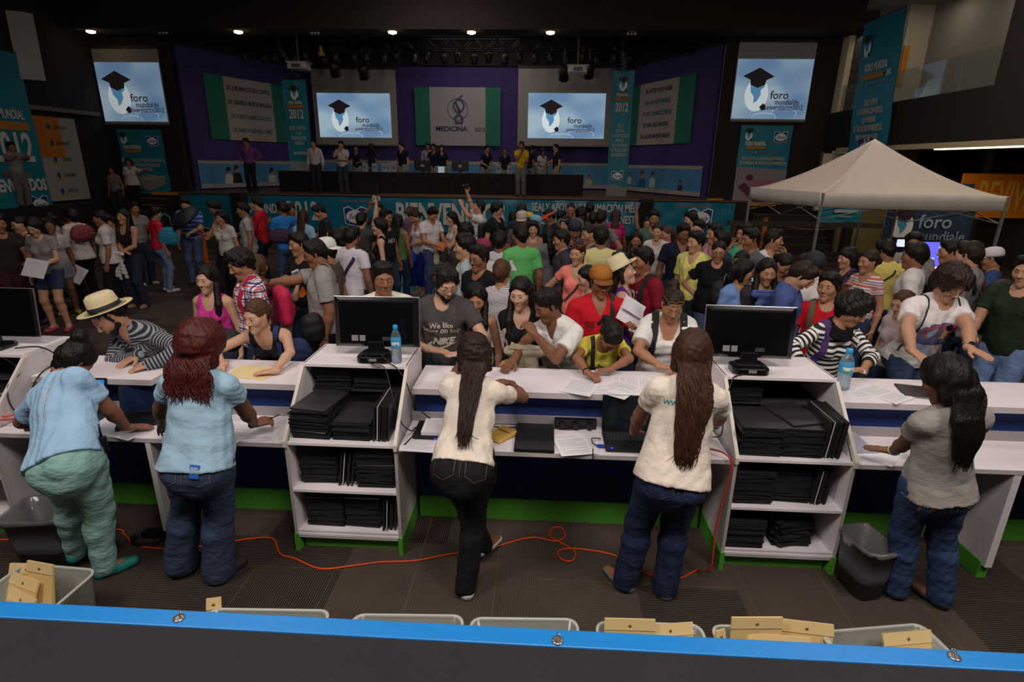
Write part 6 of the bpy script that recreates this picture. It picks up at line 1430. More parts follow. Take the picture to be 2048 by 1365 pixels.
def person(px, py, h, face, label, lod=1, **p):
 """px,py: where the crown of the head is seen; the feet stand on floor z = p['z']"""
 p['h'] = h; p.setdefault('seed', len(PEOPLE)); z0 = p.get('z', 0.)
 th = math.radians(face + 180); Rw = Rz(th)
 loc = np.array([0., 0, z0])
 p['_w2l'] = lambda t: Rw.T @ (np.array(t, float) - p['_loc']); p['_w2ld'] = lambda t: Rw.T @ np.array(t, float)
 p.setdefault('skin', 'bacbbdab'[p['seed'] * 5 % 8])
 if p.get('loc'):
  loc = np.array([p['loc'][0], p['loc'][1], z0]); p['_loc'] = loc
  if p.get('fit'):      # lean and side bend that bring the head to where it is seen
   q = dict(p); q['ra'] = q['la'] = 'down'; best = None
   wf = p.get('plant'); hips = p.get('hips')
   def place(q):
    K = skeleton(q)
    if hips is not None:
     g = Rw @ K['P0']; t_ = (CAM[0] + _xat(hips[0], hips[1], K['P0'][2]), hips[1]); p['_loc'] = np.array([t_[0] - g[0], t_[1] - g[1], z0])
    if wf:
     q['feet'] = tuple(tuple((Rw.T @ (np.array([*f_, 0.]) - p['_loc']))[:2]) + ((wf[2 + i_],) if len(wf) > 2 else ()) for i_, f_ in enumerate(wf[:2])); p['feet'] = q['feet']
    return K, p['_loc']
   l0, s0 = p.get('lean', 15), p.get('side', 0); st = 16.
   while st > .4:
    for dl in (-st, 0, st):
     for ds in (-st, 0, st):
      q['lean'], q['side'] = min(72, max(-12, l0 + dl)), min(30, max(-30, s0 + ds)); K, loc = place(q)
      a, b = proj(loc + Rw @ K['top']); e = math.hypot(a - px, b - py) + .35 * abs(q['side'])
      if best is None or e < best[0]: best = (e, q['lean'], q['side'])
    if (best[1], best[2]) == (l0, s0): st /= 2
    l0, s0 = best[1], best[2]
   p['lean'], p['side'] = l0, s0; q['lean'], q['side'] = l0, s0; K, loc = place(q); p['_loc'] = loc
   if DBG: print('fit %-40s err %.0f lean %.0f side %.0f' % (label[:40], best[0], l0, s0))
  K = skeleton(p)
 else:
  p['_loc'] = loc; q = dict(p); q['ra'] = 'down'; q['la'] = 'down'; K = skeleton(q)
  top = K['top'].copy(); top[2] = max(K['top'][2], K['hc'][2] + .115 * K['hs']); tw_ = Rw @ top
  P = atz(px, py, tw_[2] + z0); loc = np.array([P[0] - tw_[0], P[1] - tw_[1], z0]); p['_loc'] = loc; K = skeleton(p)
 if DRY: PEOPLE.append((label, p, K, loc, Rw)); return None
 skin = p.get('skin', 'b'); skin = SKIN.get(skin, skin); sm = skinmat(skin)
 V, Q = build_body(K, p, lod)
 root = new_mesh_obj('person', V, Q, sm, None, smooth=True)
 root.location = loc; root.rotation_euler = (0, 0, th)
 tag(root, label, 'person', p.get('group'))
 hc = HAIR.get(p.get('hc', 'k'), p.get('hc', 'k'))
 hst = p.get('hair', 'short')
 hm = curlmat(hc) if hst in ('curly', 'afro', 'spiky') or p.get('curl') else hairmat(hc)
 if hst != 'bald':
  V, Q = build_hair(K, p, lod); new_mesh_obj('hair', V, Q, hm, root, smooth=True)
 # is the face turned to the camera side at all?
 fd = Rw @ (K['Rh'] @ np.array([0, 1., 0])); tocam = np.array([0, 0, 2.5]) - (loc + Rw @ K['hc'])
 if fd @ unit(tocam) > -.35: face_parts(K, p, root, lod, skin, hm)
 t = p.get('top', ('tee', '333333')); kinds = {
  'tee': ('shirt', dict(sleeve=.52, neck='crew')), 'vtee': ('shirt', dict(sleeve=.48, neck='v')), 'polo': ('shirt', dict(sleeve=.6, neck='v', collar=1, inf=.014)),
  'tank': ('tank_top', dict(sleeve=0, neck='scoop', inf=.007)), 'long': ('shirt', dict(sleeve=1.9, neck='crew', inf=.014)), 'shirt': ('shirt', dict(sleeve=1.85, neck='v', collar=1, inf=.015, hem=.93)),
  'scoop': ('shirt', dict(sleeve=.35, neck='scoop', inf=.008)), 'blouse': ('blouse', dict(sleeve=.7, neck='v', inf=.026, hem=.86)), 'three': ('shirt', dict(sleeve=1.45, neck='scoop', inf=.012)),
  'fit': ('shirt', dict(sleeve=.42, neck='crew', inf=.007, hem=.93)), 'hood': ('hoodie', dict(sleeve=1.9, neck='crew', inf=.028, hem=.88)), 'check': ('shirt', dict(sleeve=.8, neck='v', collar=1, inf=.018, hem=.86))}
 nm, opt = kinds[t[0]]; opt = dict(opt); opt.update(p.get('topo', {}))
 F = build_garment(K, 'top', p, lod, opt); V, Q = F.mesh()
 m = t[1] if not isinstance(t[1], str) else fabric(t[1])
 shirt = new_mesh_obj(nm, V, Q, m, root, smooth=True)
 if not isinstance(t[1], str): band_attr(shirt, K, V)
 root['_s'] = 1; del root['_s']
 l = p.get('legs', ('jeans', '2b3850')); lo_ = {'jeans': dict(flare=.012), 'boot': dict(flare=.045), 'slim': dict(inf=.005, flare=0), 'pants': dict(inf=.016, flare=.02), 'shorts': dict(end=.30, inf=.014), 'capri': dict(end=.85, inf=.006)}[l[0]]
 F = build_garment(K, 'trousers', p, lod, dict(lo_, **p.get('lego', {}))); V, Q = F.mesh()
 tr = new_mesh_obj('trousers' if l[0] != 'shorts' else 'shorts', V, Q, denim(l[1]), root, smooth=True)
 for i in (0, 1):
  F = build_garment(K, 'shoe', p, lod, dict(i=i, low=p.get('low', False))); V, Q = F.mesh()
  new_mesh_obj('shoe', V, Q, mat(p.get('shoe', '26221f'), .7, noise=.1), root, smooth=True)
 if p.get('hat'): build_hat(K, p, root, lod)
 PEOPLE.append((label, p, K, loc, Rw))
 if DBG:
  if lod == 0: print('fit AT %s %.2f %.2f hipY %.2f' % (label[:40], loc[0], loc[1], (loc + Rw @ K['P0'])[1]))
  for l2, p2, K2, loc2, _ in PEOPLE[:-1]:
   a_, b_ = loc + Rw @ (K['P0'] * .5 + K['nb'] * .5), loc2 + _ @ (K2['P0'] * .5 + K2['nb'] * .5); d_ = np.linalg.norm((a_ - b_)[:2])
   if d_ < .34 and abs(loc[2] - loc2[2]) < .5: print('NEAR %.2f | %s (%.2f %.2f) | %s (%.2f %.2f)' % (d_, label[:50], *loc[:2], l2[:50], *loc2[:2]))
 return dict(root=root, shirt=shirt, trousers=tr, K=K, p=p, loc=loc, Rw=Rw, W=lambda v: loc + Rw @ np.array(v, float))
# ---------------------------------------------------------------- everybody, nearest first
DBG = False
P = person; B = {}
STN = lambda a, b, per=.022, fr=.5: ramp_mat('s' + a + b + str(per), (2, per), [(0, a), (fr, b)])
PLAID = ramp_mat('plaid', (2, .075), [(0, 'e8dcd8'), (.25, 'c05a74'), (.42, 'e4d8da'), (.55, '34406e'), (.80, 'd8a0ac')], .8) if False else None
def ctable(x, y, z): return ('w', x, y, z)
def Wt(x, y, z, pole=None, hd=None, curl=.2, pn=None):
 d = dict(t=(x, y, z), w=1, curl=curl)
 if pole: d['wpole'] = pole
 if hd: d['hd'] = hd
 if pn: d['pn'] = pn
 return d
DOWN = (0, 0, -1)
# the five women working behind the counter, backs to us
B['w1'] = P(180, 692, 1.62, 180, 'woman with a dark bun, light blue polo and mint trousers leaning over the left desk', lod=0, loc=(-2.80, 2.74), hips=(136, 2.64), plant=((-2.66, 2.74), (-2.92, 2.84)), fit=1, lean=45, fat=1.22, hair='bun', vol=.004, skin='b', hy=32, hp=52, hr=8,
 top=('polo', '9cc0de'), topo=dict(hem=.90, neck='crew', sleeve=.62), legs=('slim', '8fb9b0'), lego=dict(inf=.009, flare=.012), shoe='117a74', toes=(48, 8),
 ra=Wt(-2.62, 3.10, .845, pole=(.9, -.6, -.3), hd=(1, .55, -.1), pn=DOWN, curl=.25), la=Wt(-3.05, 3.12, .85, pole=(-1, -.3, -.3), pn=DOWN))
B['w2'] = P(402, 637, 1.62, 180, 'woman with curly dark red hair, light blue tee and flared jeans holding a marker', lod=0, loc=(-2.06, 2.76), hips=(398, 2.68), plant=((-1.94, 2.76), (-2.20, 2.79)), fit=1, lean=12, fat=1.22, hair='bob', hc='r', curl=1, vol=.026, hlen=.22, hw=.125, locks=110, wave=.014, wf=60, skin='d', hy=14, hp=12,
 top=('tee', '9ec0d4'), topo=dict(hem=.90, sleeve=.45), legs=('boot', '38465f'), toes=(35, -8), shoe='2a2226',
 ra=Wt(-1.78, 3.13, .865, pole=(.8, -.5, -.8), hd=(.85, .5, .12), pn=(-.3, .3, -.9), curl=.85), la=Wt(-2.36, 3.05, .86, pole=(-1, -.5, -.3), pn=DOWN))
B['w3'] = P(948, 668, 1.64, 180, 'slim woman with long brown hair, cream fitted tee and black jeans leaning on the counter', lod=0, loc=(-.40, 2.80), hips=(926, 2.72), plant=((-.39, 2.72), (-.31, 3.05)), fit=1, lean=20, fat=1.05, hair='long', hc='2a1812', vol=.006, hlen=.50, hw=.05, locks=80, wave=.010, wf=18, skin='d', hy=-10, hp=18,
 top=('fit', 'e6dacb'), topo=dict(hem=.93, sleeve=.50), legs=('jeans', '1b191c'), toes=(-20, 40), shoe='b8b0b0', low=True,
 ra=Wt(-.17, 3.42, 1.10, pole=(1, -.4, -.4), hd=(-.8, .5, 0), pn=DOWN), la=Wt(-.44, 3.50, 1.27, pole=(-1, -.1, -.8), hd=(-.3, .5, .8), curl=.9))
B['w4'] = P(1388, 659, 1.66, 180, 'woman with long wavy brown hair, white tee and dark blue jeans beside the open laptop', lod=0, loc=(.72, 2.78), hips=(1346, 2.70), plant=((.82, 2.80), (.58, 2.84)), fit=1, lean=14, fat=1.16, hair='long', hc='3c2517', vol=.010, hlen=.50, hw=.085, locks=110, wave=.012, wf=26, skin='b', hy=8, hp=14,
 top=('tee', 'e8dccc'), topo=dict(hem=.895, sleeve=.50, inf=.013), legs=('jeans', '25304c'), lego=dict(flare=.022), toes=(4, -38), shoe='5d6a70', low=True,
 ra=Wt(1.12, 3.22, .93, pole=(1, -.5, -.5), pn=DOWN, hd=(-.4, .9, -.1)), la=Wt(.60, 3.16, .87, pole=(-1, -.6, -.3), pn=DOWN, hd=(.3, .9, -.1)))
B['w5'] = P(1880, 713, 1.60, 180, 'woman with long dark hair, grey tee and blue jeans reaching to the right desk', lod=0, loc=(2.38, 2.80), hips=(1872, 2.74), plant=((2.44, 2.82), (2.22, 2.88)), fit=1, lean=20, fat=1.05, hair='mid', hc='k', vol=.008, hlen=.34, hw=.068, locks=80, wave=.006, skin='d', hy=-30, hp=26,
 top=('tee', '9b958f'), topo=dict(hem=.90, sleeve=.46, inf=.010), legs=('jeans', '33486a'), lego=dict(flare=.016), toes=(-30, -45), shoe='2a2a30', low=True,
 ra=Wt(2.48, 3.14, .86, pole=(1, -.5, -.5), pn=DOWN, hd=(-.8, .4, -.1)), la=Wt(2.13, 3.10, .83, pole=(-.2, -.9, -.6), pn=DOWN, hd=(-1, .35, -.02), curl=.1))
# customers leaning on the counter
B['f1'] = P(186, 606, 1.70, -22, 'man in a straw hat and navy striped henley bending over the left counter', lod=0, lean=46, sex='m', hair='short', beard=1, skin='c', hy=8, hp=38, eyes='down', hat='fedora', hatc='dccba0', hattilt=24, hatroll=6,
 top=('shirt', STN('20222c', '8f939c', .024, .55)), topo=dict(sleeve=1.0, collar=0, neck='v', inf=.015), legs=('jeans', '24262e'), ra=Wt(-2.96, 3.74, 1.10, pole=(-.8, .4, .1), pn=DOWN, hd=(-.4, -.9, -.2)), la=Wt(-2.78, 3.60, 1.085, pole=(1, .6, .25), pn=DOWN, hd=(-.75, -.6, -.15), curl=.5))
B['c2'] = P(507, 600, 1.60, 5, 'young woman with tied up hair in a black camisole leaning over the envelope', lod=0, lean=40, hair='bun', bunhi=0, hc='l', skin='e', hy=22, hp=10,
 top=('tank', '241d22'), topo=dict(neck='scoop', hem=.9), legs=('jeans', '28303f'), ra=Wt(-2.24, 3.62, 1.09, pole=(-1, .5, .1), pn=DOWN, hd=(-.3, -.9, -.1)), la=Wt(-1.84, 3.56, 1.083, pole=(1, .5, .25), pn=DOWN, hd=(-.95, -.25, -.03), curl=.15))
B['c1'] = P(411, 531, 1.58, 0, 'woman with very long black hair in a bright pink top standing behind the leaning pair', lod=0, hair='long', hlen=.5, front=-1, flen=.34, skin='e', hy=8, hp=4, top=('tank', 'c9388f'), legs=('jeans', '2a3448'), ra='down', la='down')
B['m13'] = P(468, 500, 1.74, -50, 'man in a pink and navy plaid shirt with a magenta backpack looking down left', lod=0, sex='m', hair='spiky', vol=.004, skin='a', hp=22, hy=-8,
 top=('check', ramp_mat('plaid', (2, .07, 0, .07, [(0, 'ffffff'), (.30, 'd88898'), (.45, 'ffffff'), (.62, '5a6490'), (.80, 'ffffff')]), [(0, 'efe6e4'), (.30, 'c07088'), (.45, 'efe6e4'), (.62, '3a4478'), (.80, 'e8dcdc')])), legs=('jeans', '2c3850'), ra='hold', la='down')
B['c3'] = P(765, 524, 1.72, 12, 'man with short black hair in a cream shirt whose head shows above the left monitor', lod=0, sex='m', fat=1.08, hair='short', skin='b', hy=-12, hp=6, eyes='down', top=('shirt', 'dcdccb'), legs=('jeans', '2c3850'), la='down', ra='hold')
B['m12'] = P(622, 480, 1.76, -68, 'big man with glasses in a plain grey tee holding his arm out to the left', lod=0, sex='m', fat=1.16, hair='short', skin='b', hp=16, glasses='clear', top=('tee', '97918e'), topo=dict(hem=.86, inf=.02, sleeve=.7), legs=('pants', '1d1c20'), ra=dict(t=(.12, .52, 1.32), pole=(.4, -.2, -1), curl=.6), la='down')
B['c4'] = P(893, 536, 1.73, 8, 'bearded man with glasses in a charcoal tee with cream lettering at the counter', lod=0, sex='m', hair='curly', beard=1, skin='e', hy=-22, hp=22, hairline=.085, glasses='clear', eyes='down', top=('tee', '4a4748'), topo=dict(sleeve=.62, inf=.017), legs=('jeans', '2c3344'), lean=8,
 ra=Wt(-.82, 3.98, 1.13, pole=(-1, .5, -.4), hd=(.95, -.2, 0), pn=DOWN), la=Wt(-.52, 3.92, 1.12, pole=(1, .7, -.3), hd=(-.9, -.2, .1), pn=DOWN))
B['c5'] = P(951, 570, 1.54, -8, 'girl with long straight black hair in a white top beside the bearded man', lod=0, hair='long', hlen=.45, front=2, flen=.32, skin='a', hy=-12, hp=14, top=('tank', 'cfcbc8'), legs=('jeans', '30394c'), hw=.06)
B['c6'] = P(1041, 556, 1.63, -4, 'young woman with long black hair in a black scoop neck tee, arms folded', lod=0, hair='long', hlen=.45, front=1, flen=.2, skin='e', hy=14, hp=10, top=('scoop', '141317'), topo=dict(hem=.88), legs=('jeans', '2a3040'), ra=dict(t=(-.12, .26, 1.05), pole=(.7, 0, -1), hd=(-1, .1, 0)), la=dict(t=(.02, .22, 1.08), pole=(.7, 0, -1), hd=(1, .1, 0)))
B['c7'] = P(1086, 580, 1.66, -52, 'man in a white polo leaning his elbow on the counter, fist at his mouth', lod=0, lean=30, sex='m', hair='short', skin='d', hp=24, hy=10, top=('polo', 'e0ddd8'), topo=dict(sleeve=.66, inf=.018), legs=('jeans', '2a3040'),
 la=Wt(-.02, 3.80, 1.33, pole=(.1, -.6, -1), hd=(-.5, .2, .6), curl=.95), ra=Wt(-.19, 3.84, 1.09, pole=(-.7, .8, .2), hd=(-.4, -.9, -.15), pn=DOWN))
B['c8'] = P(1204, 535, 1.65, 8, 'man in an ochre cap and red polo holding folded white papers', lod=0, sex='m', fat=1.15, hair='short', skin='b', hp=10, hy=-4, eyes='down', hat='cap', hatc='a5661e', peakc='7c4a18', hattilt=6, top=('polo', 'c01a26'), topo=dict(sleeve=.66), legs=('jeans', '232a38'), la=dict(t=(-.26, .30, 1.24), pole=(.7, -.2, -1), hd=(.3, .5, .7), curl=.7), ra='down')
B['c9'] = P(1236, 652, 1.52, 6, 'girl in a yellow tee with black script writing on a form on the counter', lod=0, lean=36, hair='pony', skin='b', hy=-14, hp=58, eyes='down', top=('tee', 'd8cc50'), topo=dict(sleeve=.5), legs=('jeans', '2a3040'),
 ra=Wt(.36, 3.66, 1.10, pole=(-1, .3, .2), hd=(.7, -.7, -.1), pn=DOWN, curl=.8), la=Wt(.52, 3.74, 1.10, pole=(1, .5, .2), hd=(-.9, -.2, -.02), pn=DOWN, curl=.6))
B['c10'] = P(1350, 582, 1.62, -6, 'woman in a white top with gold sunglasses on her head looking down at the counter', lod=0, fat=1.14, lean=12, hair='bun', bunhi=1, hc='b', skin='a', hp=26, hy=-4, eyes='down', glasses='top', gc='9a7a30', top=('blouse', 'e6e2de'), topo=dict(neck='scoop'), legs=('jeans', '2a3040'),
 ra=Wt(.90, 3.84, 1.10, pole=(-1, .3, -.2), hd=(.95, -.2, 0), pn=DOWN), la=Wt(1.05, 3.84, 1.10, pole=(1, .4, -.2), hd=(-.7, -.6, 0), pn=DOWN))
B['c11'] = P(1664, 545, 1.6, -22, 'young man in a red tee with a khaki strap on his shoulder looking left', lod=0, sex='m', hair='short', vol=.004, skin='a', hy=24, hp=-2, top=('tee', 'b81226'), legs=('jeans', '2a3040'), la='down', ra='down')
B['c12'] = P(1728, 592, 1.62, 12, 'woman with curly black hair in a black and white striped sweater at the right counter', lod=0, lean=16, hair='curly', curl=1, vol=.006, skin='a', hy=-48, hp=30, eyes='down', top=('three', STN('e6e2dc', '15161c', .042, .5)), topo=dict(sleeve=1.5, neck='crew', inf=.012), legs=('jeans', '2a3040'),
 ra=Wt(1.98, 3.90, 1.07, pole=(-1, .4, .1), hd=(.3, -.8, -.35), curl=.8), la=Wt(2.34, 3.86, 1.11, pole=(1, .6, 0), hd=(-.9, -.2, .1), curl=.4))
B['c13'] = P(1922, 540, 1.80, 8, 'tall man with curly hair and glasses in a white tee with a coloured picture', lod=0, sex='m', fat=1.05, hair='curly', vol=.014, hc='b', skin='c', beard=0, hy=6, hp=30, glasses='clear', eyes='down', lean=14, top=('tee', 'e4dfdc'), topo=dict(sleeve=.60, inf=.018), legs=('jeans', '3a4a66'),
 ra=Wt(2.60, 3.72, 1.09, pole=(-1, .6, .2), hd=(.1, -1, -.12), pn=DOWN, curl=.15), la=Wt(3.02, 3.66, 1.09, pole=(1, .5, .3), hd=(.25, -.9, -.12), pn=DOWN, curl=.12))
B['n19'] = P(1005, 518, 1.64, 165, 'woman with light brown hair in a low bun and pinstripe top seen from behind', lod=0, hair='bun', bunhi=0, hc='l', top=('tee', STN('ded8dc', '4a4058', .012, .6)), skin='a', hp=10)
B['p20'] = P(1808, 582, 1.44, -70, 'woman with a chestnut ponytail half hidden behind the striped sweater', lod=0, hair='pony', hc='l', skin='c', hp=14, top=('tee', 'b8a8a8'))
B['n12'] = P(930, 468, 1.76, -80, 'man in a pale blue shirt in sharp profile facing left', lod=1, sex='m', hair='short', vol=.006, skin='c', hp=2, top=('shirt', 'b4c0c8'))
B['n13'] = P(957, 490, 1.70, -35, 'man with thin rimmed glasses in a black tee looking left behind the pinstripe top', lod=1, sex='m', hair='short', skin='b', hp=6, glasses='clear', top=('tee', '17161a'))
B['c28'] = P(1172, 532, 1.52, -80, 'girl in a white tank top in profile behind the ochre cap', lod=1, hair='long', skin='e', top=('tank', 'd8d4d0'), hp=14)
B['o27'] = P(1156, 484, 1.66, -12, 'woman in a coral tee with orange sunglasses on her hair, hand on hip', lod=1, fat=1.06, hair='pony', hc='b', skin='c', hy=14, hp=4, glasses='top', gc='d86a18', top=('scoop', 'f08478'), topo=dict(hem=.86), ra='hip', la='down', legs=('jeans', '22242c'))
B['o31'] = P(1286, 494, 1.72, -62, 'man in a maroon tee with big white letters kissing the woman in the straw hat', lod=1, sex='m', fat=1.1, hair='short', skin='b', hp=8, glasses='top', top=('tee', '7c1426'), topo=dict(sleeve=.7), legs=('jeans', '232a38'), ra='down')
B['o30'] = P(1238, 518, 1.66, 78, 'woman in a straw hat and purple tank top being kissed', lod=1, hair='long', hc='b', skin='e', hp=-16, hat='fedora', hatc='dccfa6', hattilt=14, bandc='cfc6a4', top=('tank', '5a2a8a'), ra='hold')
B['o19'] = P(1394, 462, 1.72, -48, 'man in a pale yellow polo looking left', lod=1, sex='m', hair='short', skin='c', hy=12, hp=4, top=('polo', 'd6cf76'), topo=dict(sleeve=.7), legs=('jeans', '22262f'))
B['o21'] = P(1440, 482, 1.64, -20, 'heavy woman with glasses in a black tee, hand on hip, behind the right monitor', lod=1, fat=1.3, hair='bun', bunhi=0, skin='a', hy=-4, glasses='clear', top=('tee', '121114'), topo=dict(hem=.84, inf=.02), ra='hip', legs=('jeans', '4a5a78'))
B['o15'] = P(1370, 447, 1.74, 4, 'man in a dark navy polo with a red shoulder stripe standing behind the yellow polo', lod=1, sex='m', fat=1.08, hair='short', skin='d', hp=16, top=('polo', '171b2a'))
B['o23'] = P(1203, 452, 1.76, 178, 'man with thick black hair in a pale yellow tee seen from behind', lod=1, sex='m', hair='short', vol=.008, top=('tee', 'cfc98a'), skin='b')
B['o22'] = P(1151, 444, 1.72, 2, 'man with a backwards navy cap in a royal blue striped tee looking down', lod=1, sex='m', fat=1.08, hair='short', hp=24, eyes='down', skin='b', hat='capback', hatc='1a2030', top=('tee', STN('1a3a9c', '14245c', .05, .6)))
B['n20'] = P(1040, 450, 1.74, -160, 'man in a bright green tee seen from behind looking left', lod=1, sex='m', hair='short', skin='b', hy=-18, hp=6, top=('vtee', '63b868'), topo=dict(sleeve=.66))
B['p18b'] = P(1550, 458, 1.74, 20, 'young man in a white football jersey with a black strap, hand at his ear', lod=1, sex='m', hair='short', skin='a', hy=-40, hp=4, top=('tee', 'd8d4d2'), topo=dict(sleeve=.7), la='face')
B['p7'] = P(1628, 527, 1.72, 62, 'man with a blue sweater over his shoulders bending his head down to the right', lod=1, sex='m', hair='short', hc='b', skin='c', hp=42, eyes='down', top=('hood', '46588c'))
B['p8'] = P(1636, 512, 1.68, 10, 'man in a black cap and white tee behind the blue sweater', lod=1, sex='m', hair='short', hat='capback', hatc='15151a', hp=30, top=('tee', 'dcd8d4'), skin='a')
B['p5'] = P(1538, 518, 1.65, -4, 'girl with long black hair looking at the camera beside the right monitor', lod=1, hair='long', skin='a', front=2, top=('tee', '332c34'))
B['p6'] = P(1580, 510, 1.62, 12, 'woman with dark tied hair looking down behind the girl with long black hair', lod=1, hair='bun', bunhi=0, skin='a', hp=36, eyes='down', hy=-12, top=('tee', '4a4450'))
B['p4'] = P(1492, 518, 1.62, 30, 'woman with long black hair and light blue sleeve touching her ear, above the right monitor', lod=1, hair='long', skin='a', hy=-50, top=('long', '6d8cc0'), la='face')
B['p4b'] = P(1484, 503, 1.56, -50, 'woman with a purple backpack in a turquoise tee behind the light blue sleeve', lod=1, hair='bun', bunhi=0, skin='b', top=('tee', '8cc8d4'))
B['p9b'] = P(1698, 494, 1.60, -82, 'girl with long black hair and a fringe in profile facing left near the tent', lod=1, hair='long', skin='c', hairline=.05, top=('tee', '2c2830'))
B['p11'] = P(1742, 500, 1.64, -70, 'woman in a multicoloured fine striped top with a hand on her shoulder', lod=1, hair='bun', bunhi=0, hc='b', skin='a', hy=6, hp=4, top=('fit', ramp_mat('multi', (2, .09), [(0, 'd0c4c4'), (.18, 'b86a58'), (.30, 'd0c4c4'), (.45, '6a7a9c'), (.6, 'd8ccc8'), (.78, 'c05a4c')])), ra='strap')
B['p12'] = P(1770, 480, 1.66, 150, 'man in a yellow tee with a dark strap seen from behind by the tent', lod=1, sex='m', hair='short', hy=-60, hp=18, skin='b', top=('tee', 'd0c068'))
B['p13'] = P(1835, 486, 1.75, -125, 'man in a loose white tee seen from behind near the bright screens', lod=1, sex='m', hair='short', vol=.006, skin='b', hp=4, top=('tee', 'd6d0cc'), topo=dict(inf=.022, sleeve=.7))
B['p14'] = P(1832, 464, 1.76, -30, 'man holding up a shoulder video camera by the tent', lod=1, sex='m', hair='short', skin='b', hp=10, top=('shirt', '8c8884'), la='face')
B['p15'] = P(1904, 479, 1.74, -110, 'man in a maroon backpack looking left at the screens', lod=1, sex='m', hair='short', skin='a', top=('tee', '3c2a38'))
B['p16'] = P(1942, 482, 1.82, -140, 'man in a grey hooded top with a big black backpack seen from behind', lod=1, sex='m', hair='short', hc='b', skin='c', hp=8, top=('hood', '8a8688'))
B['p17'] = P(1986, 497, 1.58, -130, 'man with a white baseball cap turned away at the far right', lod=1, sex='m', hair='short', skin='a', hp=12, hat='cap', hatc='ded8d4', top=('tee', '35507c'))
B['p21'] = P(2062, 510, 1.8, -60, 'person in a dark green tee and faded jeans cut off by the right edge', lod=1, sex='m', hair='short', top=('tee', '22301f'), legs=('jeans', '6c84ac'), ra='hold')
B['m9'] = P(671, 458, 1.62, -100, 'woman with dark loose hair in a pale green tee with a black backpack', lod=1, hair='bob', skin='a', top=('tee', 'b4bca8'), ra='down', la='hip', hp=6)
B['m10'] = P(705, 452, 1.72, 160, 'young man in a white tee and dark backpack straps seen from behind', lod=1, sex='m', hair='short', top=('tee', 'd4ccd4'), hp=12, la='hip')
B['m11'] = P(594, 464, 1.72, -20, 'man in a black tee with an orange print behind the big man in grey', lod=1, sex='m', hair='short', hy=26, top=('tee', '19171a'), skin='a', ra='hold')
B['m11b'] = P(648, 478, 1.70, -90, 'person in a white cap with dark hair just behind the big man in grey', lod=1, sex='m', hair='short', hat='capback', hatc='dcd6d0', top=('tee', '5a4a48'))
B['m14'] = P(514, 508, 1.56, 170, 'woman with long light brown hair behind the plaid shirt raising a phone', lod=1, hair='long', hc='l', hlen=.4, skin='c', top=('tee', '6a3040'), ra=dict(t=(.26, .34, 1.34), pole=(.9, -.2, -.8), hd=(-.1, .3, 1), curl=.8))
B['n3'] = P(761, 437, 1.66, -78, 'pale woman with short dark hair in a black tank top facing left', lod=1, hair='short', vol=.01, skin='e', hp=-4, top=('tank', '141316'), legs=('jeans', '20242e'))
B['n5'] = P(827, 422, 1.62, -38, 'woman in a white camisole and royal blue trousers with a straw hat in her hand', lod=1, fat=1.1, hair='bun', bunhi=0, hc='b', skin='a', hp=26, top=('tank', 'd8cfd0'), topo=dict(hem=.86), legs=('capri', '1c2e8c'), shoe='8a6a50', low=True, ra='hold', la='hold')
B['n14'] = P(966, 480, 1.6, -160, 'person with a white and crimson cap half hidden behind the profile in pale blue', lod=1, sex='m', hair='short', hat='cap', hatc='8c2040', top=('tee', 'dcd4d0'))
B['n21'] = P(1000, 462, 1.66, 175, 'person with black hair in a white tee seen from behind near the green tee', lod=1, sex='m', hair='short', vol=.006, top=('tee', 'd6d4da'))
B['o25'] = P(1096, 454, 1.62, -150, 'woman with long black hair in a grey hooded sweater seen from behind', lod=1, hair='long', hlen=.34, top=('hood', '7c7a80'))
B['o24'] = P(1122, 460, 1.64, -80, 'man with short hair in profile looking left between the grey hood and the blue tee', lod=1, sex='m', hair='short', skin='a', top=('tee', '3c3c44'))
B['o32'] = P(1240, 503, 1.60, -30, 'young person whose eyes show behind the straw hat', lod=1, hair='short', skin='c', top=('tee', '38343c'), sex='m')
B['o20'] = P(1444, 460, 1.72, -95, 'man with short black hair facing left behind the glasses and the black tee', lod=1, sex='m', hair='short', skin='b', top=('polo', '2c3040'))
# middle of the crowd
B['n1'] = P(756, 405, 1.74, 5, 'man whose face shows above the raised camera phone, in front of the oval logo', lod=2, sex='m', hair='short', ra='up', top=('tee', '3c3438'))
B['n2'] = P(772, 418, 1.74, 62, 'man in a black tee with a white print looking right', lod=1, sex='m', hair='short', skin='b', top=('tee', '1a181b'))
B['m8'] = P(723, 425, 1.66, 170, 'man in a dark grey tee holding a phone above his head to take a picture', lod=1, sex='m', hair='short', top=('tee', '45423f'), ra='high')
B['n7'] = P(796, 428, 1.60, 170, 'girl with long dark hair in a green top seen from behind', lod=2, hair='long', top=('tank', '5f7a4c'))
B['n6'] = P(822, 412, 1.62, 150, 'woman with brown hair behind the white camisole', lod=2, hair='bun', hc='l', top=('tee', '7a5a6a'), bunhi=0)
B['n8'] = P(869, 416, 1.72, 48, 'young man in a maroon and white tee and jeans looking down at a paper', lod=1, sex='m', hair='short', hp=32, top=('tee', 'd0c8c8'), ra='hold', la='hold', legs=('jeans', '38486a'))
B['n9'] = P(902, 423, 1.62, -62, 'woman with long dark hair in a white tank holding a cream jacket', lod=1, hair='long', hlen=.4, skin='c', hp=10, top=('tank', 'c8c0b8'), ra='hold', la='hold')
B['n10'] = P(962, 402, 1.76, -72, 'man in a white tee holding a camera up in both hands', lod=1, sex='m', hair='short', skin='c', hp=-14, top=('tee', 'dcd6d4'), topo=dict(inf=.02, sleeve=.7), ra='high', la='up')
B['n11'] = P(995, 406, 1.78, 62, 'man with curly hair and glasses in a black tee facing right, hand in pocket', lod=1, sex='m', hair='curly', skin='c', glasses='clear', top=('tee', '1b191b'), topo=dict(inf=.018), legs=('jeans', '2a3a58'))
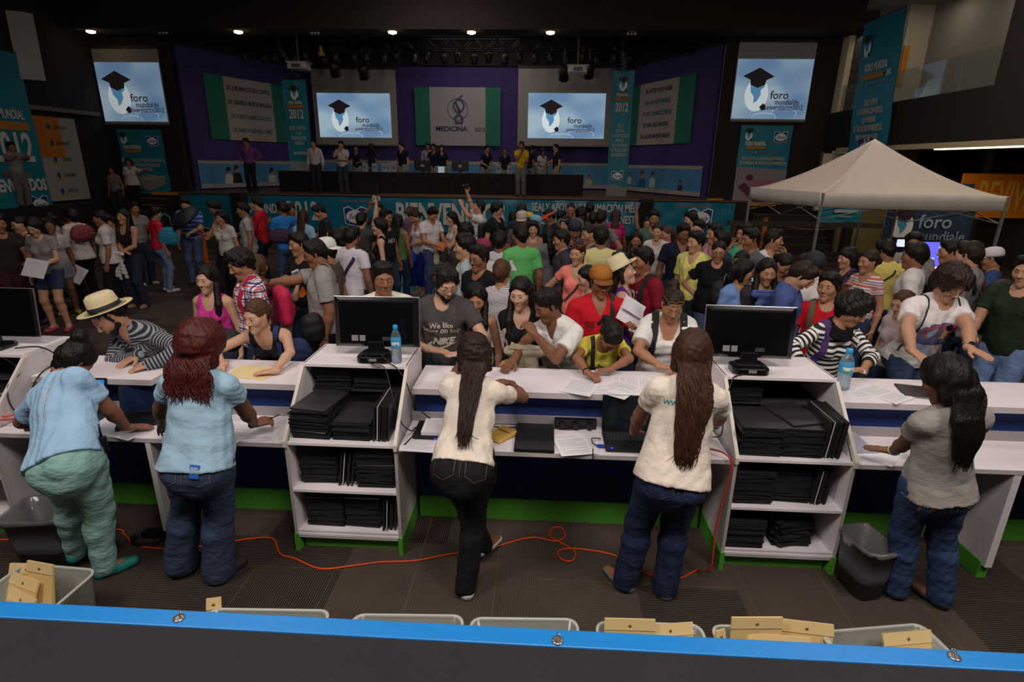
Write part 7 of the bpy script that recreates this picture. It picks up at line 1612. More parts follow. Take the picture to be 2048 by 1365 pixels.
B['n21b'] = P(932, 447, 1.70, 178, 'back of a round black head of hair before the banner word BIENVENIDOS', lod=1, hair='afro', vol=-.02, top=('tee', '2c2830'))
B['n23'] = P(1044, 408, 1.8, 170, 'man with dark hair seen from behind under the letter O of the front banner', lod=2, sex='m', hair='short', top=('tee', '2a2c44'))
B['n24'] = P(1029, 424, 1.6, 150, 'person with dark hair in a purple top seen from behind, before the front banner', lod=2, hair='bob', top=('tee', '3a2850'))
B['n25'] = P(1044, 424, 1.72, -8, 'older person in a pale cap in the middle of the crowd', lod=2, sex='m', hair='short', hc='g', hat='cap', hatc='b8a898', top=('tee', '5a5048'))
B['n26'] = P(1059, 426, 1.5, 120, 'person in a small yellow cap in the middle of the crowd', lod=2, sex='m', hair='short', hat='cap', hatc='e0b020', top=('tee', '46404a'))
B['n27'] = P(1073, 432, 1.62, 100, 'person in a pale blue cap in the middle of the crowd', lod=2, sex='m', hair='short', hat='cap', hatc='6fa8bc', top=('tee', '504858'))
B['n28'] = P(1067, 442, 1.62, -4, 'woman with sunglasses pushed up on dark hair under the pale blue cap', lod=2, hair='long', glasses='top', skin='c', top=('tee', 'a07868'))
B['o1'] = P(1094, 419, 1.72, -62, 'man in an orange visor and black tee with orange stripes looking down', lod=1, sex='m', hair='short', hat='visor', hatc='e0501c', hp=22, top=('tee', '201c1e'))
B['o2'] = P(1124, 421, 1.6, 130, 'person with short dark hair behind the orange visor', lod=2, sex='m', hair='short', top=('tee', '4c3c3c'))
B['o2b'] = P(1131, 434, 1.62, -40, 'woman with white sunglasses on her hair right of the orange visor', lod=2, hair='bob', glasses='top', gc='c8c8c8', skin='c', top=('tee', '4a3c48'))
B['o3'] = P(1142, 406, 1.78, -6, 'bald man in front of the word APOYA on the front banner', lod=2, sex='m', hair='buzz', hc='b', skin='b', top=('tee', '7a7068'))
B['o4'] = P(1148, 419, 1.54, -6, 'girl with parted dark hair below the bald man', lod=2, hair='long', skin='c', top=('tee', '5a4a4c'))
B['o5'] = P(1163, 415, 1.68, 175, 'person with bushy black hair seen from behind beside the parted hair', lod=2, hair='bob', vol=.01, top=('tee', '4c4444'))
B['o6'] = P(1181, 404, 1.76, 170, 'tall man with black hair seen from behind by the word FORMACION', lod=2, sex='m', hair='short', top=('tee', '343038'))
B['o7'] = P(1187, 424, 1.64, 172, 'man with dark hair in a dark green tee seen from behind', lod=2, sex='m', hair='short', top=('tee', '25403c'))
B['o8'] = P(1204, 420, 1.76, 160, 'man in a grey tee with a dark backpack seen from behind, arm bent', lod=1, sex='m', hair='short', top=('tee', '6a6a6c'), ra='hip')
B['o9'] = P(1232, 420, 1.64, 172, 'girl with very long dark brown hair carrying a magenta backpack', lod=1, hair='long', hlen=.5, hc='m', top=('tee', 'a0185c'))
B['o10'] = P(1273, 463, 1.58, -4, 'girl with dark hair in a black top left of the white printed tee', lod=1, hair='long', skin='b', front=2, top=('tee', '17151a'))
B['o11'] = P(1297, 434, 1.58, -20, 'girl lifting both hands to take a picture near the black speaker column', lod=2, hair='bun', skin='a', bunhi=0, top=('tee', '241f26'), ra='high')
B['o12'] = P(1310, 420, 1.8, -10, 'man with short hair in front of the black speaker column', lod=2, sex='m', hair='short', skin='b', top=('tee', '4a5a50'))
B['o13'] = P(1316, 446, 1.66, -20, 'young woman in a white tee with grey print', lod=1, hair='bun', bunhi=0, hc='b', skin='c', top=('tee', 'd4ccc8'))
B['o14'] = P(1334, 452, 1.58, -64, 'girl with light brown hair in a pink top touching her chin', lod=1, hair='pony', hc='l', skin='c', top=('tee', 'b84a6c'), ra='face')
B['o16'] = P(1382, 423, 1.76, -70, 'man with dark hair in profile before the right oval logo', lod=2, sex='m', hair='short', vol=.006, skin='c', top=('tee', '6a5050'))
B['o17'] = P(1399, 440, 1.72, -45, 'young man with short black hair between the two polos', lod=1, sex='m', hair='short', skin='c', top=('polo', '34384a'))
B['o18'] = P(1430, 447, 1.74, -70, 'man in a pink shirt with receding dark hair', lod=1, sex='m', hair='short', hairline=.09, skin='a', top=('shirt', 'c08a9c'))
B['o26'] = P(1178, 449, 1.72, -62, 'young man with cropped hair behind the blue striped tee', lod=1, sex='m', hair='buzz', skin='a', top=('tee', '3a4a6c'))
B['p1'] = P(1490, 447, 1.72, -60, 'man in a turquoise tee with his hand on his chin left of the tent', lod=1, sex='m', hair='short', skin='a', top=('tee', '4ab090'), ra='face')
B['p2'] = P(1503, 456, 1.78, -72, 'man in a grey tee facing left in front of the turquoise tee', lod=1, sex='m', hair='short', skin='b', top=('tee', '5c5c64'))
# left part of the hall
B['m1'] = P(421, 402, 1.74, -55, 'man in a grey shirt looking down by the orange post', lod=1, sex='m', hair='short', vol=.006, skin='b', hp=26, top=('tee', '6b6460'), legs=('jeans', '1c1e26'), ra='hold')
B['m2'] = P(440, 421, 1.62, -15, 'girl in a white tee and black trousers covering her mouth', lod=1, hair='bob', skin='a', hp=10, top=('tee', 'b8b4ac'), legs=('slim', '15151a'), ra='face', shoe='b0a8a0')
B['m3'] = P(483, 405, 1.72, -62, 'man in a pale grey tee with a shoulder bag looking left', lod=1, sex='m', hair='short', skin='b', top=('tee', 'a09c98'), legs=('pants', '8e8a86'))
B['m4'] = P(512, 394, 1.78, -82, 'man in a red polo and dark jeans looking left', lod=1, sex='m', hair='short', skin='c', hp=6, top=('polo', 'b01c2c'), topo=dict(sleeve=.9), legs=('jeans', '252c3c'), ra='hold', la='hold')
B['m5'] = P(562, 402, 1.76, -130, 'man in a bright blue tee with a purple shoulder bag seen from behind', lod=1, sex='m', hair='short', top=('tee', '2a72b8'), legs=('jeans', '38506e'), la='hold')
B['m6'] = P(606, 420, 1.64, 175, 'woman with long brown hair seen from behind under the number 2012', lod=1, hair='long', hlen=.45, hc='m', top=('tee', '8ab4c8'))
B['m6b'] = P(580, 408, 1.66, 60, 'woman in a pale tee between the bright blue tee and the long brown hair', lod=2, hair='bob', top=('tee', '8c9cac'))
B['m7'] = P(630, 410, 1.74, -62, 'man in a black tee with a small white print looking down', lod=1, sex='m', hair='short', hp=34, skin='a', top=('tee', '252327'), ra='hold')
B['l12'] = P(367, 396, 1.76, 12, 'man in a blue and white striped tee and jeans looking down at his hands', lod=1, sex='m', hair='short', hp=28, skin='c', top=('tee', STN('2a48a0', '9aa8cc', .085, .72)), topo=dict(sleeve=.7, inf=.02), legs=('jeans', '4a5c7c'), la='hold')
B['l11'] = P(311, 414, 1.6, 150, 'woman in a red tee and light jeans with a turquoise bag, back turned', lod=1, hair='short', vol=.004, top=('tee', 'c01c38'), legs=('slim', '6a7c9c'), shoe='c8c4bc', feet=((.12, 0), (-.12, .04)), hy=25, hp=12)
B['l10'] = P(266, 404, 1.64, 62, 'man in a grey tee and dark jeans looking right', lod=1, sex='m', hair='short', skin='b', top=('tee', '7a7672'), legs=('jeans', '2a3448'), shoe='c8c0b8', la='hold')
B['l9'] = P(245, 418, 1.66, -5, 'woman with long dark hair in a black tank holding a white cloth', lod=1, fat=1.08, hair='long', front=2, skin='a', hp=-2, top=('tank', '1a1719'), legs=('jeans', '252c3e'), ra=dict(t=(-.08, .24, 1.04), pole=(.7, 0, -1), hd=(-1, .1, 0)), la=dict(t=(-.02, .26, 1.03), pole=(.7, 0, -1), hd=(1, .1, 0)), shoe='a07858')
B['l8'] = P(217, 432, 1.44, 0, 'small person in a white top behind the white blouse', lod=2, hair='short', skin='a', top=('tee', 'b8a8a0'))
B['l7'] = P(196, 421, 1.66, -62, 'woman in a white blouse and black trousers with her hand at her chest', lod=1, hair='bun', bunhi=0, skin='b', top=('blouse', 'c0b8b8'), legs=('jeans', '17171c'), lego=dict(flare=.03), ra='strap', shoe='a07858')
B['l6'] = P(140, 418, 1.64, -115, 'woman in a white tee and black trousers carrying a dark red bag', lod=1, hair='short', vol=.01, top=('blouse', 'c8bcb4'), legs=('jeans', '15151c'), lego=dict(flare=.03), shoe='a07858', skin='b')
B['l5'] = P(96, 438, 1.52, 38, 'girl in a white printed tee and pale shorts with lime sneakers', lod=1, hair='short', skin='d', hp=-6, top=('tee', 'b4aca8'), legs=('shorts', '7c8290'), shoe='9aae3c', ra='down', la='down')
B['l4'] = P(93, 424, 1.52, -70, 'woman in a white tee behind the girl with lime sneakers', lod=2, hair='bun', bunhi=0, skin='a', top=('tee', 'a89ea4'))
B['l3'] = P(60, 438, 1.66, 14, 'girl in a grey tee, denim shorts and red sneakers holding a white sheet, knee bandaged', lod=1, hair='bob', skin='c', hp=24, hy=6, eyes='down', top=('tee', '7c7876'), legs=('shorts', '2e3c56'), shoe='a03848', ra='down', la='hold')
B['l2'] = P(33, 433, 1.62, -20, 'woman in a dark tank top with folded arms behind the grey tee', lod=2, hair='bun', bunhi=0, skin='c', top=('tank', '2c2428'))
B['l1'] = P(-8, 428, 1.70, 60, 'person in dark clothes cut off by the left edge', lod=1, sex='m', hair='short', top=('tee', '2c2420'), legs=('jeans', '3a1c1c'), la='hold')
def L3(px, py, Y): q = aty(px, py, Y); return (q[0], Y)
B['u1'] = P(229, 366, 1.62, 10, 'woman in a grey sleeveless top sitting on the steps left of the stage', lod=2, z=.6, loc=L3(229, 366, 17.9), hair='bob', skin='b', top=('tank', '6e6a68'), legs=('jeans', '2a2a30'))
B['u2'] = P(266, 369, 1.66, 20, 'woman in a white blouse pointing to the right on the steps left of the stage', lod=2, z=.8, loc=L3(266, 369, 18.3), hair='bob', skin='b', top=('blouse', 'c0b8a8'), legs=('jeans', '17151a'), la='out')
B['u3'] = P(12, 325, 1.70, 65, 'camera operator in pale clothes before the teal banner on the left wall', lod=2, z=1.15, loc=(-14.4, 15.2), sex='m', hair='short', top=('long', '8c8480'), legs=('pants', '6c6660'), ra='reach', la='reach')
# people on the stage
def stage(px, py, Y, h, face, label, **kw):
 p = aty(px, py, Y); kw.setdefault('lod', 2); kw.setdefault('legs', ('pants', '8a8478'))
 return P(px, py, h, face, label, z=1.4, loc=(p[0], Y), **kw)
B['s1'] = stage(495, 296, 19.55, 1.76, 10, 'man in a purple shirt with hands on hips at the left edge of the stage', sex='m', hair='short', top=('shirt', '6a3f78'), legs=('pants', '1c1b20'), ra='hip', la='hip', hy=30, lod=1)
B['s2'] = stage(628, 297, 19.6, 1.74, 0, 'man in a white shirt and dark trousers standing before the stage table', sex='m', hair='short', top=('shirt', 'b0a8a8'), legs=('pants', '26242a'), lod=1)
B['s3'] = stage(683, 300, 19.6, 1.70, 5, 'man in a white polo with his hand on his chin before the stage table', sex='m', hair='short', top=('polo', 'b4acaa'), legs=('pants', '38363a'), ra='face', la='cross', lod=1)
B['s12'] = stage(1043, 297, 19.6, 1.76, -5, 'man in a yellow polo speaking into a microphone on stage', sex='m', hair='short', top=('polo', 'c9a420'), legs=('pants', '6e665c'), ra='mic', la='hold', lod=1)
for k_, (px, py, h, f, lb, kw) in enumerate([
 (713, 309, 1.62, 0, 'woman in a navy polo behind the stage table, first from the left', dict(ra='hold', la='hold')),
 (743, 306, 1.68, 160, 'person in a navy polo and beige trousers bending over behind the stage table', dict(hair='bob')),
 (804, 302, 1.74, -30, 'man in a navy polo leaning on the stage table left of the monitors', dict(sex='m', ra='down', la='down', hy=20)),
 (856, 303, 1.74, 5, 'man in a white shirt standing behind the others at the stage table', dict(sex='m', top=('shirt', '8c94a4'))),
 (868, 308, 1.70, -15, 'man in a navy polo right of the left stage monitor', dict(sex='m', ra='hold')),
 (884, 313, 1.66, 5, 'person in a navy polo behind the small bright laptop', dict(hair='bob')),
 (971, 307, 1.68, 40, 'man in a navy polo bending to the right behind the stage table', dict(sex='m', lean=15, ra='hold')),
 (1010, 316, 1.60, 0, 'woman in a navy polo behind the stage table left of the speaker in yellow', dict(hair='bun', bunhi=0)),
 (1063, 306, 1.70, 120, 'person in black behind the speaker in yellow', dict(sex='m', top=('tee', '17151a'))),
 (1085, 316, 1.58, 25, 'woman in a white top right of the speaker in yellow', dict(hair='bob', top=('tee', 'b0a8a8'), ra='hold')),
 (1113, 307, 1.74, -70, 'man in a navy polo at the right end of the stage table', dict(sex='m', ra='hold'))]):
 kw = dict(kw); kw.setdefault('top', ('polo', '171c30')); kw.setdefault('hair', 'short'); stage(px, py, 21.35 if k_ not in (3, 8) else 21.9, h, f, lb, **kw)
print('people', len(PEOPLE), 't', time.time() - T0)
# ---------------------------------------------------------------- prints, straps, bags and held things
def bvh(o): return BVHTree.FromPolygons([v.co[:] for v in o.data.vertices], [tuple(p.vertices) for p in o.data.polygons])
def front_text(b, tx, size, x, z, c, back=False, name='shirt_print', tgt='shirt', curve=None, **kw):
 K = b['K']; R = K['R']; s = -1 if not back else 1
 o = K['T'](0, .0, z) + R[:, 0] * (s * x)
 return wrap_text(name, tx, size, b[tgt], o, R[:, 0] * s, R[:, 2], mat(c, .8), curve=curve, lift=.0035, **kw)
def grid_poly(poly, st=.012):
 """a filled outline cut into small cells so that it can follow the cloth"""
 P = np.array(poly, float); x0, y0 = P.min(0); x1, y1 = P.max(0); V = []; F = []; ids = {}
 def inside(x, y):
  c = False; n = len(P); j = n - 1
  for i in range(n):
   if (P[i][1] > y) != (P[j][1] > y) and x < (P[j][0] - P[i][0]) * (y - P[i][1]) / (P[j][1] - P[i][1]) + P[i][0]: c = not c
   j = i
  return c
 def vid(i, j):
  if (i, j) not in ids: ids[(i, j)] = len(V); V.append((x0 + i * st, y0 + j * st, 0))
  return ids[(i, j)]
 for i in range(int((x1 - x0) / st) + 1):
  for j in range(int((y1 - y0) / st) + 1):
   if inside(x0 + (i + .5) * st, y0 + (j + .5) * st): F.append((vid(i, j), vid(i + 1, j), vid(i + 1, j + 1), vid(i, j + 1)))
 return np.array(V), F
def line_strip(pts, w):
 P = np.array(pts, float); Q = []
 for i in range(len(P) - 1):
  n = max(2, int(np.linalg.norm(P[i + 1] - P[i]) / .012))
  for t in np.linspace(0, 1, n, endpoint=i == len(P) - 2): Q.append(P[i] + (P[i + 1] - P[i]) * t)
 Q = np.array(Q); V = []
 for i in range(len(Q)):
  d = Q[min(i + 1, len(Q) - 1)] - Q[max(i - 1, 0)]; d = d / (np.linalg.norm(d) + 1e-9); n = np.array([-d[1], d[0]]) * w / 2
  V += [(*(Q[i] + n), 0), (*(Q[i] - n), 0)]
 return np.array(V), [(2 * i, 2 * i + 1, 2 * i + 3, 2 * i + 2) for i in range(len(Q) - 1)]
def strap(b, path, w, c, label=None, name='shoulder_strap', thick=.006, parent=None):
 K = b['K']; R = K['R']; bv = bvh(b['shirt']); Q = []; Nn = []
 def hit(k):
  if k[0] == 'f': o = K['T'](k[1], .6, k[2]); d = -R[:, 1]
  elif k[0] == 'b': o = K['T'](k[1], -.6, k[2]); d = R[:, 1]
  elif k[0] == 'u': o = K['T'](k[1], k[2], 1.75); d = -R[:, 2]
  elif k[0] == 's': sg = 1 if k[1] > 0 else -1; o = K['T'](sg * .7, k[2] if len(k) > 3 else 0, k[-1]); d = -R[:, 0] * sg
  h = bv.ray_cast(Vector(o), Vector(d), 1.3)
  return (np.array(h[0]), np.array(h[1])) if h[0] is not None else (None, None)
 pts = []
 for a, c2 in zip(path[:-1], path[1:]):
  m = 7
  for t in range(m):
   t = t / m
   if a[0] == c2[0]: k = (a[0],) + tuple(x + (y - x) * t for x, y in zip(a[1:], c2[1:])); pts.append(k)
   else:
    if t == 0: pts.append(a)
 pts.append(path[-1])
 for k in pts:
  p, n = hit(k)
  if p is not None: Q.append(p); Nn.append(n)
 if len(Q) < 3: return None
 Q = np.array(Q); Nn = np.array(Nn); Q[1:-1] = (Q[:-2] + 2 * Q[1:-1] + Q[2:]) / 4; V = []
 for i in range(len(Q)):
  d = unit(Q[min(i + 1, len(Q) - 1)] - Q[max(i - 1, 0)]); n = unit(Nn[i] - d * (Nn[i] @ d)); sd = np.cross(d, n) * w / 2; q = Q[i] + n * .006
  V += [q - sd, q + sd, q + sd + n * thick, q - sd + n * thick]
 F = [(4 * i + j, 4 * i + (j + 1) % 4, 4 * i + 4 + (j + 1) % 4, 4 * i + 4 + j) for i in range(len(Q) - 1) for j in range(4)] + [(3, 2, 1, 0), tuple(4 * (len(Q) - 1) + j for j in range(4))]
 o = new_mesh_obj(name, V, F, mat(c, .8, noise=.1), parent, smooth=False)
 if parent is None:
  o.location = b['loc']; o.rotation_euler = b['root'].rotation_euler
  if label: tag(o, label, 'bag strap')
 return o
def bag(name, loc, rz, w, d, h, c, label, cat='bag', handle=None, taper=.85, tilt=0, pocket=True):
 r = empty(name, tuple(loc), rz); r.rotation_euler = (0, math.radians(tilt), rz); tag(r, label, cat)
 F = Field((-w, -d - .05, -h - .05), (w, d + .05, h + .05), .014)
 rr = min(d / 2, .07)
 for sx in (1, -1):
  F.cone((sx * (w / 2 - rr), 0, -h / 2 + rr), (sx * (w / 2 - rr) * taper, 0, h / 2 - rr), rr, rr * .8, .05)
 F.cone((0, 0, -h / 2 + rr), (0, 0, h / 2 - rr), rr * 1.15, rr, .09); F.cone((-w / 2 + rr, 0, 0), (w / 2 - rr, 0, 0), rr, rr, .08); F.fold(.006, 40, int(abs(loc[0]) * 10))
 V, Q = F.mesh(); new_mesh_obj('bag_body', V, Q, mat(c, .7, noise=.12, bump=.5, bscale=30), r, smooth=True)
 if pocket: MB().rbox(w * .5, .02, h * .35, .009, c=(0, -d / 2 - .005, -h * .32)).obj('pocket', mat(c, .6, noise=.2, key='pocket'), r)
 if handle: MB().tube([(-w * .3, 0, h * .42), (-w * .22, 0, h * .42 + handle * .8), (0, 0, h * .42 + handle), (w * .22, 0, h * .42 + handle * .8), (w * .3, 0, h * .42)], .009, n=6).obj('handle', mat(c, .6, key='handle'), r)
 return r
def backpack(b, c, label, sc=1.0, straps=True, c2=None):
 K = b['K']; s = K['s']; W = lambda v: b['loc'] + b['Rw'] @ v
 dd = .26 + .05 * (K['fat'] - 1); p = W(K['T'](0, -dd, 1.18)); R4 = Matrix((b['Rw'] @ K['R']).tolist()).to_4x4(); R4.translation = Vector(p)
 r = empty('backpack', (0, 0, 0)); r.matrix_world = R4; tag(r, label, 'backpack')
 F = Field((-.22, -.16, -.28), (.22, .16, .28), .014)
 for z in (-.14, .0, .13): F.cone(np.array((-.07, 0, z)) * sc, np.array((.07, 0, z)) * sc, .10 * sc, .10 * sc, .06, sc=(1, .8, 1))
 F.cone((0, -.06 * sc, -.1 * sc), (0, -.06 * sc, -.02), .07 * sc, .07 * sc, .02); V, Q = F.mesh()
 new_mesh_obj('pack_body', V, Q, mat(c, .7, noise=.15, bump=.4, bscale=30), r, smooth=True)
 MB().box(-.08 * sc, .08 * sc, -.150 * sc, -.142 * sc, -.05, -.03).obj('zip', mat(c2 or '303034', .5), r)
 if straps:
  for sx in (1, -1):
   o = strap(b, [('f', sx * .12, 1.12), ('f', sx * .115, 1.33), ('u', sx * .11, .04), ('u', sx * .11, -.04), ('b', sx * .10, 1.34), ('b', sx * .10, 1.28)], .045, c, parent=None, name='pack_strap')
   if o:
    mw = Matrix.Translation(Vector(b['loc'])) @ b['root'].rotation_euler.to_matrix().to_4x4(); o.parent = r; o.matrix_parent_inverse = R4.inverted(); o.location = b['loc']; o.rotation_euler = b['root'].rotation_euler
 return r
def ring_on(b, i, c, r=.030, w=.018, name='watch', face=None):
 K = b['K']; d = unit(K['wr'][i] - K['el'][i]); c0 = K['wr'][i] - d * .025; q = Vector(d).to_track_quat('Z', 'Y').to_matrix().to_4x4(); q.translation = Vector(c0); s = K['s']
 mb = MB(); mb.lathe([(r * .9, -w / 2), (r * 1.06, -w / 2), (r * 1.06, w / 2), (r * .9, w / 2)], n=16); mb.xf(q); o = mb.obj(name, mat(c, .35, metal=.5 if face else 0), b['root'])
 if face:
  up = Vector(b['Rw'].T @ np.array([0, -.5, .85])); up = (up - Vector(d) * up.dot(Vector(d))).normalized(); m4 = up.to_track_quat('Z', 'Y').to_matrix().to_4x4(); m4.translation = Vector(c0) + up * r
  mb = MB(); mb.lathe([(.019, 0), (.019, .007), (.015, .009), (.001, .009)], n=16); mb.xf(m4); mb.obj('watch_face', mat(face, .2, metal=.4), o)
# lettering and pictures on the clothes
b = B['c4']
front_text(b, 'We like\nbeing on top', .062, -.015, 1.27, 'cfc2ac', sx=.95, bold=.0012, leading=.72); front_text(b, 'NIKE', .078, -.005, 1.155, 'c9bfae', bold=.0045, shear=.35, sx=.95)
sw = [(-.13, .0), (-.10, -.035), (-.05, -.040), (.13, .035), (-.04, -.012), (-.08, -.012), (-.095, .005), (-.085, .045)]
front_text(b, '', 0, .0, 1.115, 'c9bfae', curve=grid_poly([(x, y) for x, y in sw], .006))
front_text(B['c9'], 'Abercrombie', .085, .0, 1.21, '17151a', shear=.3, bold=.003, sx=.85)
front_text(B['o31'], 'UDI', .15, .0, 1.27, 'd8d0c0', bold=.006, sx=.7); front_text(B['o31'], 'OF FE', .12, .0, 1.13, 'd8d0c0', bold=.005, sx=.7)
cr = [(-.035, .04), (.035, .04), (.035, -.01), (0, -.045), (-.035, -.01)]
v_, f_ = line_strip(cr + [cr[0]], .006); front_text(B['c8'], '', 0, -.09, 1.24, '5a0c12', curve=(v_, f_)); front_text(B['c8'], 'KS', .05, -.09, 1.245, '5a0c12', bold=.002)
front_text(B['n2'], 'MIX', .10, 0, 1.24, 'b0aca8', bold=.003); front_text(B['m11'], '1971', .10, 0, 1.27, 'd0ccc8', bold=.003, sx=.8); front_text(B['m11'], '', 0, 0, 1.10, 'd86a18', curve=grid_poly([(-.10, -.06), (-.12, .04), (-.05, .0), (-.03, .07), (.02, .0), (.07, .07), (.10, -.02), (.06, -.07)], .01))
front_text(B['m7'], 'V', .12, -.02, 1.28, 'c0bcb8', bold=.005, sx=1.3); front_text(B['o13'], 'beach\nclub', .07, 0, 1.24, '8c8890', sx=1)
front_text(B['l5'], 'LOVE\nNY', .10, 0, 1.22, '4a4858', sx=.9, leading=.8); front_text(B['l3'], 'surf', .06, 0, 1.25, 'b8b4b0')
front_text(B['c11'], 'AF', .07, -.03, 1.27, '5a0a12', bold=.004)
b = B['c13']   # abstract patchwork picture
for poly, c in (([(-.14, -.10), (-.15, .04), (-.08, .11), (.06, .12), (.15, .06), (.14, -.12)], '6b5e80'), ([(-.13, .0), (-.09, .09), (0, .10), (-.02, .02), (-.08, -.02)], 'a4505e'), ([(.0, .10), (.09, .09), (.13, .02), (.10, -.03), (.03, .0)], '9a4a60'), ([(.04, .07), (.08, .04), (.06, -.02), (.0, -.05), (.02, .02)], 'c9a860'),
    ([(-.09, .04), (-.04, .08), (-.02, .03), (-.08, -.03)], '7fa0b4'), ([(-.14, -.03), (.12, -.02), (.11, -.06), (-.14, -.07)], '4a5478'), ([(-.12, -.08), (.10, -.07), (.08, -.20), (-.10, -.20)], '8890a4'), ([(-.02, -.08), (.09, -.08), (.07, -.17), (0, -.15)], 'c4b0a8'), ([(.05, .115), (.12, .10), (.10, .07), (.04, .08)], 'c0407a')):
 k_ = len(MATS); front_text(b, '', 0, -.005, 1.21, c, curve=grid_poly(poly, .010), name='shirt_picture')
for i_, c in enumerate(b['shirt'].children): c.data.vertices.foreach_set('co', np.array([(np.array(v.co[:]) + b['K']['R'][:, 1] * .0012 * i_) for v in c.data.vertices]).ravel())
front_text(B['w4'], 'WWW', .035, -.085, 1.335, '3f9fa8', back=True, bold=.001); front_text(B['w4'], 'ORG', .035, .105, 1.335, '3f9fa8', back=True, bold=.001)
# stitched back pockets on the jeans
for k, c in (('w2', '7a6a50'), ('w3', '5a5044'), ('w4', '4a5060'), ('w5', 'a0743a')):
 b = B[k]
 for sx in (1, -1):
  cv = line_strip([(-.055, .055), (.055, .065), (.055, -.045), (0, -.075), (-.055, -.045), (-.055, .055)], .0035)
  front_text(b, '', 0, sx * .085, .895, c, back=True, tgt='trousers', name='back_pocket', curve=cv)
  if k == 'w5': front_text(b, '', 0, sx * .085, .895, c, back=True, tgt='trousers', name='pocket_stitching', curve=line_strip([(-.05, .02), (0, -.01), (.05, .03), (.0, .0), (-.05, .045)], .006))
 front_text(b, '', 0, 0, .90, c, back=True, tgt='trousers', name='seam', curve=line_strip([(0, .075), (0, -.06)], .003))
front_text(B['w1'], '', 0, .07, .955, '6f9c92', back=True, tgt='trousers', name='pocket_seam', curve=line_strip([(-.08, .0), (.10, .03)], .005))
# bone white earphone lead on the back of the light blue polo
front_text(B['w1'], '', 0, .02, 1.26, 'd8d0c4', back=True, name='earphone_lead', curve=line_strip([(.06, .16), (.05, .10), (.02, .06), (.03, .0), (.01, -.06), (.0, -.09)], .006))
b = B['w2']; K = b['K']; p = b['W'](K['T'](.085, -.176, .925)); r = empty('mobile_phone', tuple(p), .1); r.rotation_euler = (math.radians(-15), math.radians(8), .1); tag(r, 'small blue phone peeping from the back pocket of the flared jeans', 'phone'); MB().rbox(.05, .012, .075, .005, c=(0, 0, -.05)).obj('phone_body', mat('2a6ac0', .35), r, bevel=.002); MB().box(-.02, .02, -.008, -.006, -.02, .015).obj('phone_badge', mat('a0b8d8', .35), r)
def wp(b, x, y, z): return b['W'](b['K']['T'](x, y, z))
b = B['w3']; p = wp(b, .165, -.02, .93); r = empty('walkie_talkie', tuple(p)); tag(r, 'black walkie-talkie clipped on the waist of the black jeans', 'radio'); MB().rbox(.05, .035, .11, .008, c=(.01, 0, -.08)).obj('radio_body', mat('101013', .35), r, bevel=.003); MB().tube([(.015, 0, .03), (.018, 0, .075), (.016, 0, .12)], [.008, .006, .004], n=8).obj('antenna', mat('101013', .4), r); MB().lathe([(.006, .0), (.007, .01), (.001, .012)], c=(-.005, 0, .03), n=8).obj('knob', mat('8c8c90', .3), r)
b = B['w1']; p = wp(b, .20, .06, .97); r = empty('walkie_talkie', tuple(p)); tag(r, 'black radio with a short antenna at the right hip of the mint trousers', 'radio'); MB().rbox(.045, .03, .10, .008, c=(0, 0, -.08)).obj('radio_body', mat('101013', .35), r, bevel=.003); MB().tube([(0, 0, .02), (0, 0, .10)], [.007, .004], n=8).obj('antenna', mat('101013', .4), r)
def hand_at(b, i, off=.08): return b['W'](b['K']['wr'][i] + b['K']['hd'][i] * off)
p = hand_at(B['w2'], 0, .085); pen(p[0] + .01, p[1] + .02, p[2] + .005, .35, 'thick dark marker in the right hand of the woman with curly red hair', up=.35)
p = hand_at(B['c9'], 0, .07); pen(p[0], p[1], p[2] + .045, 2.0, 'white pen in the writing hand of the girl in yellow', c='d8d4d2', up=-1.0)
ring_on(B['f1'], 1, 'c8c4bc', face='e8e6dc'); ring_on(B['c13'], 1, '17171a', face='2a2a2c'); ring_on(B['m12'], 0, '17171a', face='2a2a2c'); ring_on(B['c9'], 0, '17171a', w=.006, name='bracelet'); ring_on(B['w5'], 1, 'b0b080', w=.010, name='bracelet'); ring_on(B['w3'], 1, '2f9fb0', w=.02, name='wristband'); ring_on(B['n5'], 0, 'c8a850', w=.008, name='bracelet'); ring_on(B['o27'], 0, '5a3a2a', w=.006, name='bracelet')
# straps and bags
K = B['c12']['K']; mb = MB()
for r_, z_ in ((.098, 1.425), (.088, 1.452), (.078, 1.475)): mb.tube([K['T'](r_ * math.cos(t), .02 + r_ * 1.0 * math.sin(t), z_ - .035 * max(0, math.sin(t))) for t in np.linspace(0, 2 * math.pi, 22)], .022, n=8)
mb.obj('cowl_collar', fabric('141318'), B['c12']['root'])
strap(B['c9'], [('f', .02, 1.02), ('f', .09, 1.30), ('u', .095, .05), ('u', .095, -.04), ('b', .09, 1.33), ('b', .07, 1.22)], .032, '2c211c', 'dark brown bag strap over the shoulder of the girl in yellow')
strap(B['c8'], [('f', -.02, 1.05), ('f', -.10, 1.30), ('u', -.11, .05), ('u', -.11, -.04), ('b', -.10, 1.33), ('b', -.04, 1.2)], .045, '2f2826', 'dark shoulder strap across the red polo')
for sx, lb in ((1, 'black backpack strap on the white top, the one nearer the girl in yellow'), (-1, 'black backpack strap on the white top, the one nearer the right monitor')):
 strap(B['c10'], [('f', sx * .13, 1.10), ('f', sx * .115, 1.33), ('u', sx * .11, .04), ('u', sx * .11, -.05), ('b', sx * .1, 1.33), ('b', sx * .1, 1.25)], .055, '17171a', lb)
strap(B['c11'], [('f', .09, 1.04), ('f', .115, 1.33), ('u', .11, .04), ('u', .11, -.05), ('b', .1, 1.33), ('b', .1, 1.25)], .05, '5a5238', 'khaki strap with dark print over the shoulder of the red tee')
